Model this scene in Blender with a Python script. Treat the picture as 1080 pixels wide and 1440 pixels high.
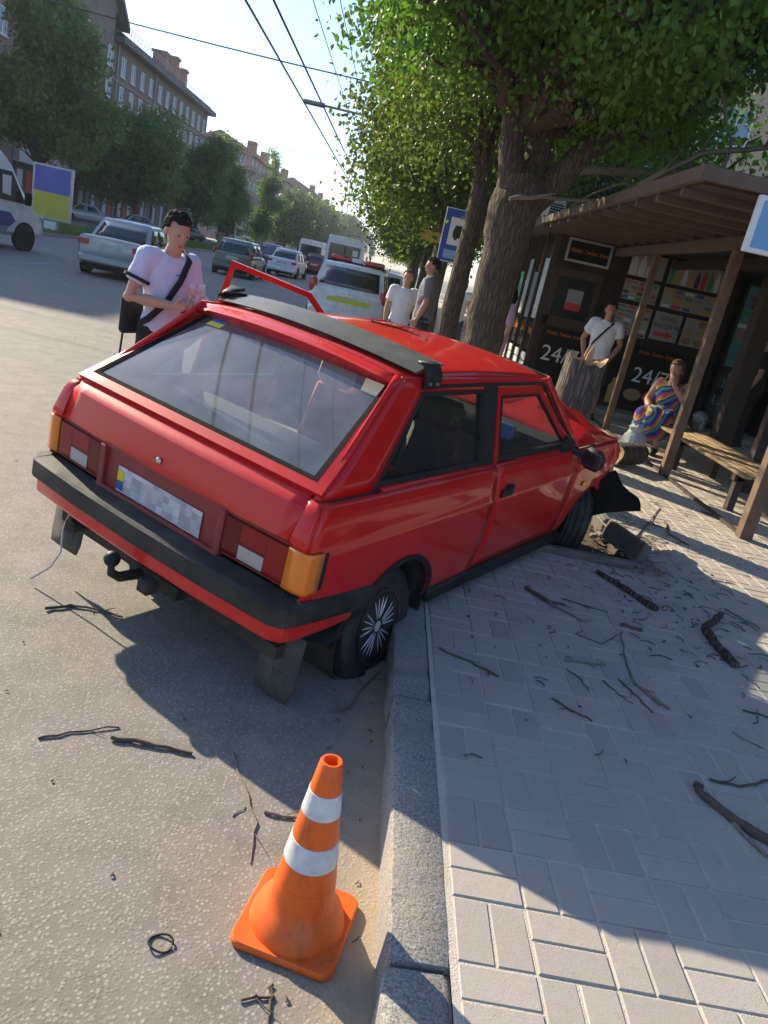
import bpy, bmesh, math, random
import numpy as np
from mathutils import Vector, Matrix, geometry
for _o in list(bpy.data.objects): bpy.data.objects.remove(_o)
R_ = math.radians
scn = bpy.context.scene
col = scn.collection
# ---------------------------------------------------------------- camera
CAM_H = 1.72
KERB = 0.17                       # pavement height above the road
def _camera():
    roll, pitch, yaw = R_(12.4), R_(17.66), R_(2.5)
    F = np.array([math.sin(yaw)*math.cos(pitch), math.cos(yaw)*math.cos(pitch), -math.sin(pitch)])
    rt = np.array([math.cos(yaw), -math.sin(yaw), 0.0]); up = np.cross(rt, F)
    Rr = rt*math.cos(roll)+up*math.sin(roll); U = -rt*math.sin(roll)+up*math.cos(roll)
    cd = bpy.data.cameras.new('camera'); co = bpy.data.objects.new('camera', cd); col.objects.link(co)
    cd.sensor_fit = 'HORIZONTAL'; cd.sensor_width = 36.0; cd.lens = 36.0*1060/1080
    cd.clip_start = 0.05; cd.clip_end = 3000
    M = Matrix(((Rr[0], U[0], -F[0], 0), (Rr[1], U[1], -F[1], 0), (Rr[2], U[2], -F[2], CAM_H), (0, 0, 0, 1)))
    co.matrix_world = M
    scn.camera = co
_camera()
# ---------------------------------------------------------------- sky, sun, exposure
SUN_EL, SUN_AZ = R_(27.0), math.atan2(-0.72, 0.69)      # azimuth from +Y towards +X
w = bpy.data.worlds.new("World"); scn.world = w; w.use_nodes = True
wn, wl = w.node_tree.nodes, w.node_tree.links
sky = wn.new('ShaderNodeTexSky'); sky.sky_type = 'NISHITA'; sky.sun_disc = False
sky.sun_elevation = SUN_EL; sky.sun_rotation = SUN_AZ
sky.air_density = 1.0; sky.dust_density = 0.9; sky.ozone_density = 5.0; sky.altitude = 0
wl.new(sky.outputs[0], wn['Background'].inputs[0]); wn['Background'].inputs[1].default_value = 0.078
sd = bpy.data.lights.new('sun', 'SUN'); so = bpy.data.objects.new('sun', sd); col.objects.link(so)
sd.energy = 3.1; sd.angle = R_(0.6); sd.color = (1.0, 0.87, 0.64)
so.rotation_euler = Vector((math.sin(SUN_AZ)*math.cos(SUN_EL), math.cos(SUN_AZ)*math.cos(SUN_EL), math.sin(SUN_EL))).to_track_quat('Z', 'Y').to_euler()
scn.view_settings.view_transform = 'Standard'; scn.view_settings.look = 'None'
scn.view_settings.exposure = 1.6; scn.view_settings.gamma = 1.0; scn.view_settings.use_curve_mapping = False
scn.cycles.max_bounces = 8; scn.cycles.transparent_max_bounces = 12
# ---------------------------------------------------------------- materials
MATS = {}
def _nt(name):
    m = bpy.data.materials.new(name); m.use_nodes = True
    nt = m.node_tree; b = nt.nodes['Principled BSDF']
    MATS[name] = m
    return m, nt, nt.nodes, nt.links, b
def _mix(nt, fac, a, b, mode='MIX'):
    n = nt.nodes.new('ShaderNodeMix'); n.data_type = 'RGBA'; n.blend_type = mode
    for i, v in ((0, fac), (6, a), (7, b)):
        if isinstance(v, bpy.types.NodeSocket): nt.links.new(v, n.inputs[i])
        elif i == 0: n.inputs[0].default_value = v
        else: n.inputs[i].default_value = (v[0], v[1], v[2], 1)
    return n.outputs[2]
def _noise(nt, scale, detail=4, rough=.6, vec=None, dist=0):
    n = nt.nodes.new('ShaderNodeTexNoise'); n.inputs['Scale'].default_value = scale
    n.inputs['Detail'].default_value = detail; n.inputs['Roughness'].default_value = rough; n.inputs['Distortion'].default_value = dist
    if vec is not None: nt.links.new(vec, n.inputs['Vector'])
    return n.outputs['Fac']
def _ramp(nt, src, p0, p1, c0=(0, 0, 0), c1=(1, 1, 1)):
    n = nt.nodes.new('ShaderNodeValToRGB'); nt.links.new(src, n.inputs[0])
    e = n.color_ramp.elements; e[0].position, e[1].position = p0, p1
    e[0].color = (*c0, 1); e[1].color = (*c1, 1)
    return n.outputs[0]
def _bump(nt, b, h, strength, dist=.01, prev=None):
    n = nt.nodes.new('ShaderNodeBump'); n.inputs['Strength'].default_value = strength; n.inputs['Distance'].default_value = dist
    nt.links.new(h, n.inputs['Height'])
    if prev is not None: nt.links.new(prev, n.inputs['Normal'])
    nt.links.new(n.outputs[0], b.inputs['Normal']); return n.outputs[0]
def _obj(nt):
    return nt.nodes.new('ShaderNodeTexCoord').outputs['Object']
def mat(name, c, rough=.6, metal=0, var=.0, vscale=6, bump=0, bscale=60, spec=.5, coat=0, emit=0, dirt=None, dscale=3, damt=.5, sub=0, alpha=1):
    if name in MATS: return MATS[name]
    m, nt, N, L, b = _nt(name)
    b.inputs['Roughness'].default_value = rough; b.inputs['Metallic'].default_value = metal
    b.inputs['Specular IOR Level'].default_value = spec; b.inputs['Coat Weight'].default_value = coat; b.inputs['Coat Roughness'].default_value = .06
    src = None
    if var or dirt or bump: v = _obj(nt)
    if var:
        f = _noise(nt, vscale, 5, .65, v)
        src = _mix(nt, f, [x*(1-var) for x in c], [min(1, x*(1+var)) for x in c])
    if dirt:
        f = _ramp(nt, _noise(nt, dscale, 6, .7, v), .5-.25*damt, .95-.35*damt)
        src = _mix(nt, f, src if src is not None else c, dirt)
        r = nt.nodes.new('ShaderNodeMapRange'); L.new(f, r.inputs[0]); r.inputs[3].default_value = rough; r.inputs[4].default_value = min(1, rough+.35)
        L.new(r.outputs[0], b.inputs['Roughness'])
    if src is not None: L.new(src, b.inputs['Base Color'])
    else: b.inputs['Base Color'].default_value = (*c, 1)
    if bump: _bump(nt, b, _noise(nt, bscale, 4, .6, v), bump)
    if emit: b.inputs['Emission Color'].default_value = (*c, 1); b.inputs['Emission Strength'].default_value = emit
    if alpha < 1: b.inputs['Alpha'].default_value = alpha
    return m
def glass(name, tint=(.8, .85, .85), dust=.05, dustcol=(.5, .5, .48), rough=.02, dscale=4, refl=.07):
    if name in MATS: return MATS[name]
    m, nt, N, L, b = _nt(name); N.remove(b); out = N['Material Output']
    tr = N.new('ShaderNodeBsdfTransparent'); tr.inputs[0].default_value = (*tint, 1)
    gl = N.new('ShaderNodeBsdfGlossy'); gl.inputs['Roughness'].default_value = rough
    df = N.new('ShaderNodeBsdfDiffuse'); df.inputs[0].default_value = (*dustcol, 1)
    lw = N.new('ShaderNodeLayerWeight'); lw.inputs[0].default_value = .5
    pw = N.new('ShaderNodeMath'); pw.operation = 'POWER'; L.new(lw.outputs['Facing'], pw.inputs[0]); pw.inputs[1].default_value = 4.0
    fr = N.new('ShaderNodeMath'); fr.operation = 'MULTIPLY_ADD'; L.new(pw.outputs[0], fr.inputs[0]); fr.inputs[1].default_value = .9; fr.inputs[2].default_value = refl
    m1 = N.new('ShaderNodeMixShader'); m2 = N.new('ShaderNodeMixShader')
    v = _obj(nt); f = _noise(nt, dscale, 5, .7, v)
    mr = N.new('ShaderNodeMapRange'); L.new(f, mr.inputs[0]); mr.inputs[1].default_value = .25; mr.inputs[2].default_value = .8
    mr.inputs[3].default_value = dust*.5; mr.inputs[4].default_value = dust*1.7
    L.new(mr.outputs[0], m1.inputs[0]); L.new(tr.outputs[0], m1.inputs[1]); L.new(df.outputs[0], m1.inputs[2])
    L.new(fr.outputs[0], m2.inputs[0]); L.new(m1.outputs[0], m2.inputs[1]); L.new(gl.outputs[0], m2.inputs[2])
    L.new(m2.outputs[0], out.inputs[0])
    return m
def leafmat(name, c1, c2, trans=.45, scale=.9):
    if name in MATS: return MATS[name]
    m, nt, N, L, b = _nt(name)
    v = _obj(nt); a = N.new('ShaderNodeAttribute'); a.attribute_name = 'tint'
    src = _mix(nt, a.outputs['Fac'], c1, c2)
    f = _noise(nt, scale, 2, .5, v); src = _mix(nt, _ramp(nt, f, .35, .7), src, [x*1.25 for x in c2], 'MIX')
    L.new(src, b.inputs['Base Color']); b.inputs['Roughness'].default_value = .5; b.inputs['Specular IOR Level'].default_value = .35
    t = N.new('ShaderNodeBsdfTranslucent'); tc = _mix(nt, .5, src, [c2[0]*1.35, c2[1]*1.75, c2[2]*.7]); L.new(tc, t.inputs[0])
    ms = N.new('ShaderNodeMixShader'); ms.inputs[0].default_value = trans
    L.new(b.outputs[0], ms.inputs[1]); L.new(t.outputs[0], ms.inputs[2]); L.new(ms.outputs[0], N['Material Output'].inputs[0])
    return m
# ---------------------------------------------------------------- mesh helpers
class MB:
    def __init__(s): s.v = []; s.f = []; s.m = []; s.mi = 0
    def add(s, vs, fs):
        o = len(s.v); s.v += [tuple(float(c) for c in p) for p in vs]; s.f += [tuple(i+o for i in f) for f in fs]; s.m += [s.mi]*len(fs); return o
    def box(s, c, size, rz=0, ry=0, rx=0, bev=0):
        x, y, z = size[0]/2, size[1]/2, size[2]/2
        if bev:
            b = min(bev, x*.9, y*.9, z*.9); P = []
            for sx in (-1, 1):
                for sy in (-1, 1):
                    for sz in (-1, 1):
                        P += [(sx*(x-b), sy*(y-b), sz*z), (sx*(x-b), sy*y, sz*(z-b)), (sx*x, sy*(y-b), sz*(z-b))]
            bm = bmesh.new()
            for p in P: bm.verts.new(p)
            bmesh.ops.convex_hull(bm, input=bm.verts); bm.verts.index_update()
            bmesh.ops.dissolve_limit(bm, angle_limit=.01, verts=bm.verts, edges=bm.edges); bm.verts.index_update()
            P = [v.co.copy() for v in bm.verts]; F = [tuple(v.index for v in f.verts) for f in bm.faces]; bm.free()
        else:
            P = [(-x, -y, -z), (x, -y, -z), (x, y, -z), (-x, y, -z), (-x, -y, z), (x, -y, z), (x, y, z), (-x, y, z)]
            F = [(3, 2, 1, 0), (4, 5, 6, 7), (0, 1, 5, 4), (1, 2, 6, 5), (2, 3, 7, 6), (3, 0, 4, 7)]
        M = Matrix.Translation(c) @ Matrix.Rotation(rz, 4, 'Z') @ Matrix.Rotation(ry, 4, 'Y') @ Matrix.Rotation(rx, 4, 'X')
        s.add([M @ Vector(p) for p in P], F); return s
    def tube(s, pts, rad, n=8, caps=True, ell=None):
        """tapered tube through pts; rad scalar or list"""
        pts = [Vector(p) for p in pts]; k = len(pts)
        if not hasattr(rad, '__len__'): rad = [rad]*k
        up = None; rings = []
        for i, p in enumerate(pts):
            t = (pts[min(i+1, k-1)]-pts[max(i-1, 0)])
            if t.length < 1e-9: t = Vector((0, 0, 1))
            t.normalize()
            if up is None: up = t.orthogonal().normalized()
            else:
                up = up - t*up.dot(t)
                if up.length < 1e-6: up = t.orthogonal()
                up.normalize()
            sd_ = t.cross(up); r = rad[i]
            rings.append([p+(up*math.cos(2*math.pi*j/n)+sd_*math.sin(2*math.pi*j/n))*r for j in range(n)])
        V = [q for r in rings for q in r]; F = []
        for i in range(k-1):
            for j in range(n):
                a, b = i*n+j, i*n+(j+1) % n; F.append((a, b, b+n, a+n))
        if caps: F += [tuple(range(n-1, -1, -1)), tuple(range((k-1)*n, k*n))]
        s.add(V, F); return s
    def rings(s, rings, closed=True, caps=(True, True)):
        n = len(rings[0]); k = len(rings); V = [q for r in rings for q in r]; F = []
        for i in range(k-1):
            for j in range(n if closed else n-1):
                a, b = i*n+j, i*n+(j+1) % n; F.append((a, b, b+n, a+n))
        if closed and caps[0]: F.append(tuple(range(n-1, -1, -1)))
        if closed and caps[1]: F.append(tuple(range((k-1)*n, k*n)))
        s.add(V, F); return s
    def lathe(s, prof, c=(0, 0, 0), n=24, axis='Z', M=None):
        rings = []
        for r, h in prof:
            ring = []
            for j in range(n):
                a = 2*math.pi*j/n; x, y = r*math.cos(a), r*math.sin(a)
                p = Vector((x, y, h)) if axis == 'Z' else (Vector((h, x, y)) if axis == 'X' else Vector((y, h, x)))
                ring.append((M @ p if M else p)+Vector(c))
            rings.append(ring)
        s.rings(rings); return s
    def prism(s, poly, d0, d1, fn):
        """poly 2-D outline, extruded between depths d0,d1; fn(a,b,d)->xyz"""
        n = len(poly); V = [fn(a, b, d0) for a, b in poly]+[fn(a, b, d1) for a, b in poly]
        tri = geometry.tessellate_polygon([[Vector((a, b, 0)) for a, b in poly]])
        F = [tuple(t) for t in tri]+[tuple(i+n for i in reversed(t)) for t in tri]
        F += [(i, (i+1) % n, (i+1) % n+n, i+n) for i in range(n)]
        s.add(V, F); return s
    def poly(s, pts):
        s.add(pts, [tuple(range(len(pts)))]); return s
    def grid(s, P):
        """P[i][j] points"""
        k, n = len(P), len(P[0]); V = [q for r in P for q in r]
        s.add(V, [(i*n+j, i*n+j+1, (i+1)*n+j+1, (i+1)*n+j) for i in range(k-1) for j in range(n-1)]); return s
    def sphere(s, c, r, n=12, m=8, M=None):
        rx, ry, rz = (r, r, r) if not hasattr(r, '__len__') else r; rings = []
        for i in range(m+1):
            t = math.pi*(i+.0)/m; t = min(max(t, .02), math.pi-.02)
            ring = []
            for j in range(n):
                p = Vector((rx*math.sin(t)*math.cos(2*math.pi*j/n), ry*math.sin(t)*math.sin(2*math.pi*j/n), -rz*math.cos(t)))
                ring.append((M @ p if M else p)+Vector(c))
            rings.append(ring)
        s.rings(rings); return s
    def build(s, name, m, parent=None, ang=35, solid=0, off=-1, bevel=0, fix=True, sub=0):
        me = bpy.data.meshes.new(name); me.from_pydata(s.v, [], s.f)
        ms = m if isinstance(m, (list, tuple)) else [m]
        for q in ms: me.materials.append(MATS[q] if isinstance(q, str) else q)
        if len(ms) > 1: me.polygons.foreach_set('material_index', s.m)
        if fix:
            bm = bmesh.new(); bm.from_mesh(me); bmesh.ops.recalc_face_normals(bm, faces=bm.faces); bm.to_mesh(me); bm.free()
        if ang: me.shade_smooth(); me.set_sharp_from_angle(angle=R_(ang))
        o = bpy.data.objects.new(name, me); col.objects.link(o)
        if parent is not None: o.parent = parent
        if solid:
            q = o.modifiers.new('s', 'SOLIDIFY'); q.thickness = solid; q.offset = off
        if bevel:
            q = o.modifiers.new('b', 'BEVEL'); q.width = bevel; q.segments = 2; q.limit_method = 'ANGLE'; q.angle_limit = R_(40)
        if sub:
            q = o.modifiers.new('u', 'SUBSURF'); q.levels = sub; q.render_levels = sub
        return o
def tag(o, label=None, cat=None, group=None, kind=None):
    if label: o['label'] = label
    if cat: o['category'] = cat
    if group: o['group'] = group
    if kind: o['kind'] = kind
    return o
def empty(name, loc=(0, 0, 0), rz=0, label=None, cat=None, group=None):
    o = bpy.data.objects.new(name, None); col.objects.link(o); o.empty_display_size = .1
    o.location = loc; o.rotation_euler = (0, 0, rz); tag(o, label, cat, group); return o
def copy_tree(o, parent=None):
    c = o.copy(); col.objects.link(c); c.parent = parent
    for ch in list(o.children): copy_tree(ch, c)
    return c
def one(mb, name, m, label, cat, loc=None, group=None, **k):
    o = mb.build(name, m, None, **k)
    if loc is not None: o.location = loc
    return tag(o, label, cat, group)
def text_mesh(name, body, size, m, parent, M, extrude=.002, align='LEFT', shear=0, space=1.0):
    cu = bpy.data.curves.new(name, 'FONT'); cu.body = body; cu.size = size; cu.extrude = extrude; cu.align_x = align; cu.shear = shear
    cu.space_character = space; cu.resolution_u = 4
    t = bpy.data.objects.new(name, cu); col.objects.link(t)
    dg = bpy.context.evaluated_depsgraph_get(); me = bpy.data.meshes.new_from_object(t.evaluated_get(dg))
    bpy.data.objects.remove(t); bpy.data.curves.remove(cu)
    me.materials.clear(); me.materials.append(MATS[m] if isinstance(m, str) else m)
    o = bpy.data.objects.new(name, me); col.objects.link(o); o.parent = parent; o.matrix_local = M
    return o
def face_m(c, right=(1, 0, 0), up=(0, 0, 1)):
    r = Vector(right).normalized(); u = Vector(up).normalized(); n = r.cross(u)
    return Matrix(((r.x, u.x, n.x, c[0]), (r.y, u.y, n.y, c[1]), (r.z, u.z, n.z, c[2]), (0, 0, 0, 1)))
def remesh(mb, name, m, parent, voxel, smooth=6, ang=180):
    """union of closed shapes as one continuous surface"""
    o = mb.build(name, m, None, ang=0)
    q = o.modifiers.new('r', 'REMESH'); q.mode = 'VOXEL'; q.voxel_size = voxel
    q = o.modifiers.new('s', 'SMOOTH'); q.factor = .5; q.iterations = smooth
    dg = bpy.context.evaluated_depsgraph_get(); me = bpy.data.meshes.new_from_object(o.evaluated_get(dg))
    old = o.data; o.modifiers.clear(); o.data = me; bpy.data.meshes.remove(old)
    me.materials.clear(); me.materials.append(MATS[m] if isinstance(m, str) else m)
    me.shade_smooth(); o.parent = parent; me.name = name
    return o
# ---------------------------------------------------------------- ground materials
def m_asphalt():
    m, nt, N, L, b = _nt('asphalt'); v = _obj(nt)
    big = _noise(nt, .35, 5, .6, v); med = _noise(nt, 5, 6, .7, v)
    base = _mix(nt, _ramp(nt, big, .3, .7), (.225, .205, .18), (.295, .265, .235))
    base = _mix(nt, _ramp(nt, med, .35, .75), base, (.17, .155, .135))
    vo = N.new('ShaderNodeTexVoronoi'); vo.inputs['Scale'].default_value = 82; vo.inputs['Randomness'].default_value = 1; L.new(v, vo.inputs['Vector'])
    sep = N.new('ShaderNodeSeparateColor'); L.new(vo.outputs['Color'], sep.inputs[0])
    stone = _ramp(nt, sep.outputs[0], .15, 1.0); edge = _ramp(nt, vo.outputs['Distance'], .25, .5, (1, 1, 1), (0, 0, 0))
    mu = N.new('ShaderNodeMath'); mu.operation = 'MULTIPLY'; L.new(stone, mu.inputs[0]); L.new(edge, mu.inputs[1])
    fd = N.new('ShaderNodeMath'); fd.operation = 'MULTIPLY'; fd.inputs[1].default_value = .62; L.new(mu.outputs[0], fd.inputs[0])
    c = _mix(nt, fd.outputs[0], base, (.48, .43, .37))
    # sand washed into the gutter along the kerb
    sx = N.new('ShaderNodeSeparateXYZ'); L.new(v, sx.inputs[0])
    ad = N.new('ShaderNodeMath'); ad.operation = 'MULTIPLY_ADD'; L.new(_noise(nt, 9, 5, .7, v), ad.inputs[0]); ad.inputs[1].default_value = .35; L.new(sx.outputs[0], ad.inputs[2])
    g = N.new('ShaderNodeMapRange'); L.new(ad.outputs[0], g.inputs[0]); g.inputs[1].default_value = .22; g.inputs[2].default_value = .46; g.inputs[4].default_value = .85
    sand = _mix(nt, _noise(nt, 120, 3, .6, v), (.36, .28, .195), (.50, .40, .28))
    c = _mix(nt, g.outputs[0], c, sand)
    L.new(c, b.inputs['Base Color']); b.inputs['Roughness'].default_value = .82; b.inputs['Specular IOR Level'].default_value = .35
    h = N.new('ShaderNodeMath'); h.operation = 'MULTIPLY_ADD'; L.new(edge, h.inputs[0]); h.inputs[1].default_value = .6; L.new(_noise(nt, 160, 3, .7, v), h.inputs[2])
    p = _bump(nt, b, h.outputs[0], .32, .004); _bump(nt, b, med, .15, .02, p)
m_asphalt()
def m_paver():
    m, nt, N, L, b = _nt('paver'); v = N.new('ShaderNodeNewGeometry').outputs['Position']
    a = N.new('ShaderNodeAttribute'); a.attribute_name = 'tint'
    c = _mix(nt, a.outputs['Fac'], (.33, .305, .28), (.45, .41, .37))
    c = _mix(nt, _ramp(nt, _noise(nt, 1.4, 5, .7, v), .35, .75), c, (.42, .375, .315))
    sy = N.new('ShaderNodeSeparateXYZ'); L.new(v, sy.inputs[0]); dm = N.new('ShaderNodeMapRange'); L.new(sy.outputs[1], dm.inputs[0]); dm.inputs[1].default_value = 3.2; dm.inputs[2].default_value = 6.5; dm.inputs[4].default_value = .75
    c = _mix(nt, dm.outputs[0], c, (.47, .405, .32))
    f = _noise(nt, 260, 3, .7, v); c = _mix(nt, _ramp(nt, f, .45, .8), c, (.27, .25, .235))
    c = _mix(nt, _ramp(nt, _noise(nt, 14, 5, .75, v), .6, .85), c, (.24, .22, .20))
    L.new(c, b.inputs['Base Color']); b.inputs['Roughness'].default_value = .85; b.inputs['Specular IOR Level'].default_value = .3
    p = _bump(nt, b, f, .35, .003); _bump(nt, b, _noise(nt, 22, 4, .6, v), .25, .006, p)
m_paver()
mat('joint_sand', (.54, .49, .42), .95, var=.25, vscale=18, bump=.5, bscale=200)
def m_granite():
    m, nt, N, L, b = _nt('granite'); v = _obj(nt)
    c = _mix(nt, _ramp(nt, _noise(nt, 140, 3, .8, v), .38, .64), (.11, .105, .10), (.40, .385, .355))
    c = _mix(nt, _ramp(nt, _noise(nt, 330, 2, .7, v), .58, .70), c, (.52, .50, .47))
    c = _mix(nt, _ramp(nt, _noise(nt, 5, 6, .75, v), .45, .85), c, (.33, .285, .22))
    L.new(c, b.inputs['Base Color']); b.inputs['Roughness'].default_value = .85
    p = _bump(nt, b, _noise(nt, 220, 3, .7, v), .5, .004); _bump(nt, b, _noise(nt, 16, 5, .7, v), .6, .012, p)
m_granite()
mat('soil', (.10, .075, .05), .95, var=.5, vscale=25, bump=1, bscale=40)
mat('concrete', (.34, .32, .29), .85, var=.25, vscale=14, bump=.4, bscale=80, dirt=(.2, .17, .14), dscale=6, damt=.5)
mat('grass_ground', (.10, .15, .03), .9, var=.5, vscale=3)
mat('grass', (.13, .22, .04), .7, var=.4, vscale=2)
mat('terrain', (.20, .19, .16), .95, var=.2, vscale=.2)
mat('white_marking', (.6, .6, .58), .7, dirt=(.22, .2, .18), dscale=5, damt=.9)
rnd = random.Random(5)
def sheet(name, rects, z, m, parent=None):
    mb = MB()
    for x0, y0, x1, y1 in rects: mb.poly([(x0, y0, z), (x1, y0, z), (x1, y1, z), (x0, y1, z)])
    o = mb.build(name, m, parent, ang=0, fix=False); o['kind'] = 'structure'; return o
sheet('ground', [(-1500, -1500, 1500, 1500)], -.06, 'terrain')
KX0, KX1 = .30, .462
sheet('road', [(-15, -60, KX0+.02, 700)], 0, 'asphalt')
# worn lane dash far left
sheet('road_marking', [(-9.1, 19.2, -8.95, 20.4)], .004, 'white_marking')
# kerb of single granite stones
kerb = sheet('kerb', [(KX0+.03, -2, KX1+.0, 60)], KERB-.035, 'joint_sand')
def kerb_stone(L_, x0, x1, h, sx, seed):
    r = random.Random(seed); mb = MB(); n = 9; P = []
    rings = []; n = 22
    for i in range(n+1):
        y = L_*i/n; e = (.008 if i in (0, n) else 0)+(r.uniform(.002, .012) if r.random() < .15 else 0)
        j = lambda s: r.uniform(-s, s)
        rings.append([(0+e, y, -.1), (0+e+j(.003), y, h-.014), (.008+j(.003), y, h-.003-e+j(.002)), (.03, y, h-e+j(.0015)), (sx-.014, y, h-e+j(.0015)), (sx-.002, y, h-.008-e), (sx-.003, y, -.1)])
    mb.rings(rings); return mb
ks = []
yk = -.99
k_meshes = []
for i in range(38):
    Lk = 1.2 if i > 1 else 1.2
    if i < 4:
        o = kerb_stone(Lk-.012, 0, 0, KERB, KX1-KX0, i).build('kerb_stone', 'granite', kerb, ang=40); k_meshes.append(o.data)
    else:
        o = bpy.data.objects.new('kerb_stone', k_meshes[i % 4]); col.objects.link(o); o.parent = kerb
    o.location = (KX0+rnd.uniform(-.004, .004), yk, rnd.uniform(-.006, .002))
    if i == 1: o.location = (KX0-.004, yk, -.012); o.rotation_euler = (0, R_(-1.5), 0)
    yk += Lk
# pavement: sand bed with a hole for the tree pit
PX0, PY0, PX1, PY1 = 1.13, 4.78, 1.98, 7.0
SW = KERB-.0042
sidewalk = sheet('sidewalk', [(KX1-.006, -3, PX0, 90), (PX0, -3, PX1, PY0), (PX0, PY1, PX1, 90), (PX1, -3, 30, 90)], SW, 'joint_sand')
# pavers in basket weave, 0.2 x 0.1 m
S = .205; X0 = KX1+.012; Y0 = 1.635-S*12
def paver_mesh(r, long_y, tint):
    g = .0065; a, b_ = (S/2-g, S-g) if long_y else (S-g, S/2-g)
    c = .0035; P = []
    for z, i in ((-.05, 0), (-.0035, 0), (0, c)):
        P.append([(i+g/2+r.uniform(-.001, .001), i+g/2, z), (a-i+g/2, i+g/2, z), (a-i+g/2, b_-i+g/2, z), (i+g/2, b_-i+g/2+r.uniform(-.001, .001), z)])
    mb = MB(); mb.rings(P, caps=(False, True)); return mb
def set_tint(me, val):
    at = me.attributes.new('tint', 'FLOAT', 'POINT'); at.data.foreach_set('value', np.asarray(val, dtype=np.float32))
def cam_xy(p):
    cm = scn.camera.matrix_world.inverted() @ Vector(p)
    if cm.z > -.2: return None
    f = 1060; return 540+f*cm.x/-cm.z, 720-f*cm.y/-cm.z, -cm.z
cells = []
for i in range(27):
    for j in range(0, 82):
        for k in range(2):
            ly = (i+j) % 2 == 1
            x, y = X0+i*S+(k*S/2 if ly else 0), Y0+j*S+(0 if ly else k*S/2)
            if PX0-.16 < x < PX1+.02 and PY0-.16 < y < PY1+.02: continue
            if x > 2.2 and y > 12.6: continue
            if x < KX1: continue
            q = cam_xy((x+.07, y+.07, KERB)); vis = q is not None and -60 < q[0] < 1140 and -60 < q[1] < 1500
            cells.append((0 if vis else 1, math.hypot(x, y), x, y, ly))
cells.sort()
pv = [(lambda mb, t: (mb, t))(paver_mesh(random.Random(q), q % 2 == 0, 0), rnd.random()) for q in range(16)]
pv_o = []
for q, (mb, t) in enumerate(pv):
    o = mb.build('paver', 'paver', sidewalk, ang=0); set_tint(o.data, [t]*len(o.data.vertices)); pv_o.append(o)
used = set()
far_v, far_f, far_t = [], [], []
for n, (vis, d, x, y, ly) in enumerate(cells):
    q = rnd.choice([k for k in range(16) if (k % 2 == 0) == ly]); z = KERB+rnd.uniform(-.0012, .0014)
    if n < 300:
        if q in used: o = bpy.data.objects.new('paver', pv_o[q].data); col.objects.link(o); o.parent = sidewalk
        else: o = pv_o[q]; used.add(q)
        o.location = (x, y, z); o.rotation_euler = (rnd.gauss(0, .003), rnd.gauss(0, .003), rnd.gauss(0, .005))
    else:
        mb, t = pv[q]; b0 = len(far_v); tx, ty = rnd.gauss(0, .004), rnd.gauss(0, .004)
        far_v += [(a+x, b+y, c+z+a*tx+b*ty) for a, b, c in mb.v]; far_f += [tuple(i+b0 for i in f) for f in mb.f]; far_t += [rnd.random()]*len(mb.v)
for k, o in enumerate(pv_o):
    if k not in used: bpy.data.objects.remove(o)
pf = MB(); pf.v, pf.f, pf.m = far_v, far_f, [0]*len(far_f)
pfo = pf.build('paver_field', 'paver', sidewalk, ang=0, fix=False); pfo['kind'] = 'stuff'; set_tint(pfo.data, far_t)
# tree pit: soil, edging stones
mat('old_concrete', (.17, .15, .13), .9, var=.35, vscale=14, bump=.6, bscale=60, dirt=(.08, .065, .05), dscale=7, damt=.5)
pit = empty('tree_pit', (0, 0, 0), 0, 'broken earth tree pit with dislodged concrete edging under the front wheel', 'tree pit')
mb = MB(); r = random.Random(3); nx, ny = 12, 26
mb.grid([[(PX0-.1+(PX1-PX0+.2)*i/nx, PY0-.1+(PY1-PY0+.2)*j/ny, .045+r.uniform(-.02, .02)+(.08 if i in (0, nx) or j in (0, ny) else 0)+.05*max(0, (j-12)/14)) for j in range(ny+1)] for i in range(nx+1)])
mb.build('soil_bed', 'soil', pit, ang=60)
for c, size, rz, ry, rx in [((1.50, 4.745, .13), (.86, .075, .17), .03, .0, .0), ((1.99, 5.20, .215), (.07, .60, .15), .14, .25, -.05), ((2.02, 6.35, .12), (.07, 1.2, .17), 0, 0, 0), ((1.10, 6.3, .12), (.07, 1.3, .17), 0, 0, 0), ((1.55, 7.03, .12), (.9, .07, .17), 0, 0, 0)]:
    mb = MB(); mb.box(c, size, rz, ry, rx, bev=.012); mb.build('edging_stone', 'old_concrete', pit, ang=30)
r = random.Random(8)
for k in range(26):
    mb = MB(); s = r.uniform(.02, .06); mb.box((r.uniform(PX0, PX1+.25), r.uniform(PY0+.02, PY0+.9), .07+s*.3 if k < 18 else KERB+s*.3), (s, s*r.uniform(.6, 1.3), s*.7), r.uniform(0, 3), r.uniform(-.4, .4), r.uniform(-.4, .4), bev=s*.2)
    if k >= 18: pass
    mb.build('rubble', 'concrete' if k % 3 else 'soil', pit, ang=30)
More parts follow.
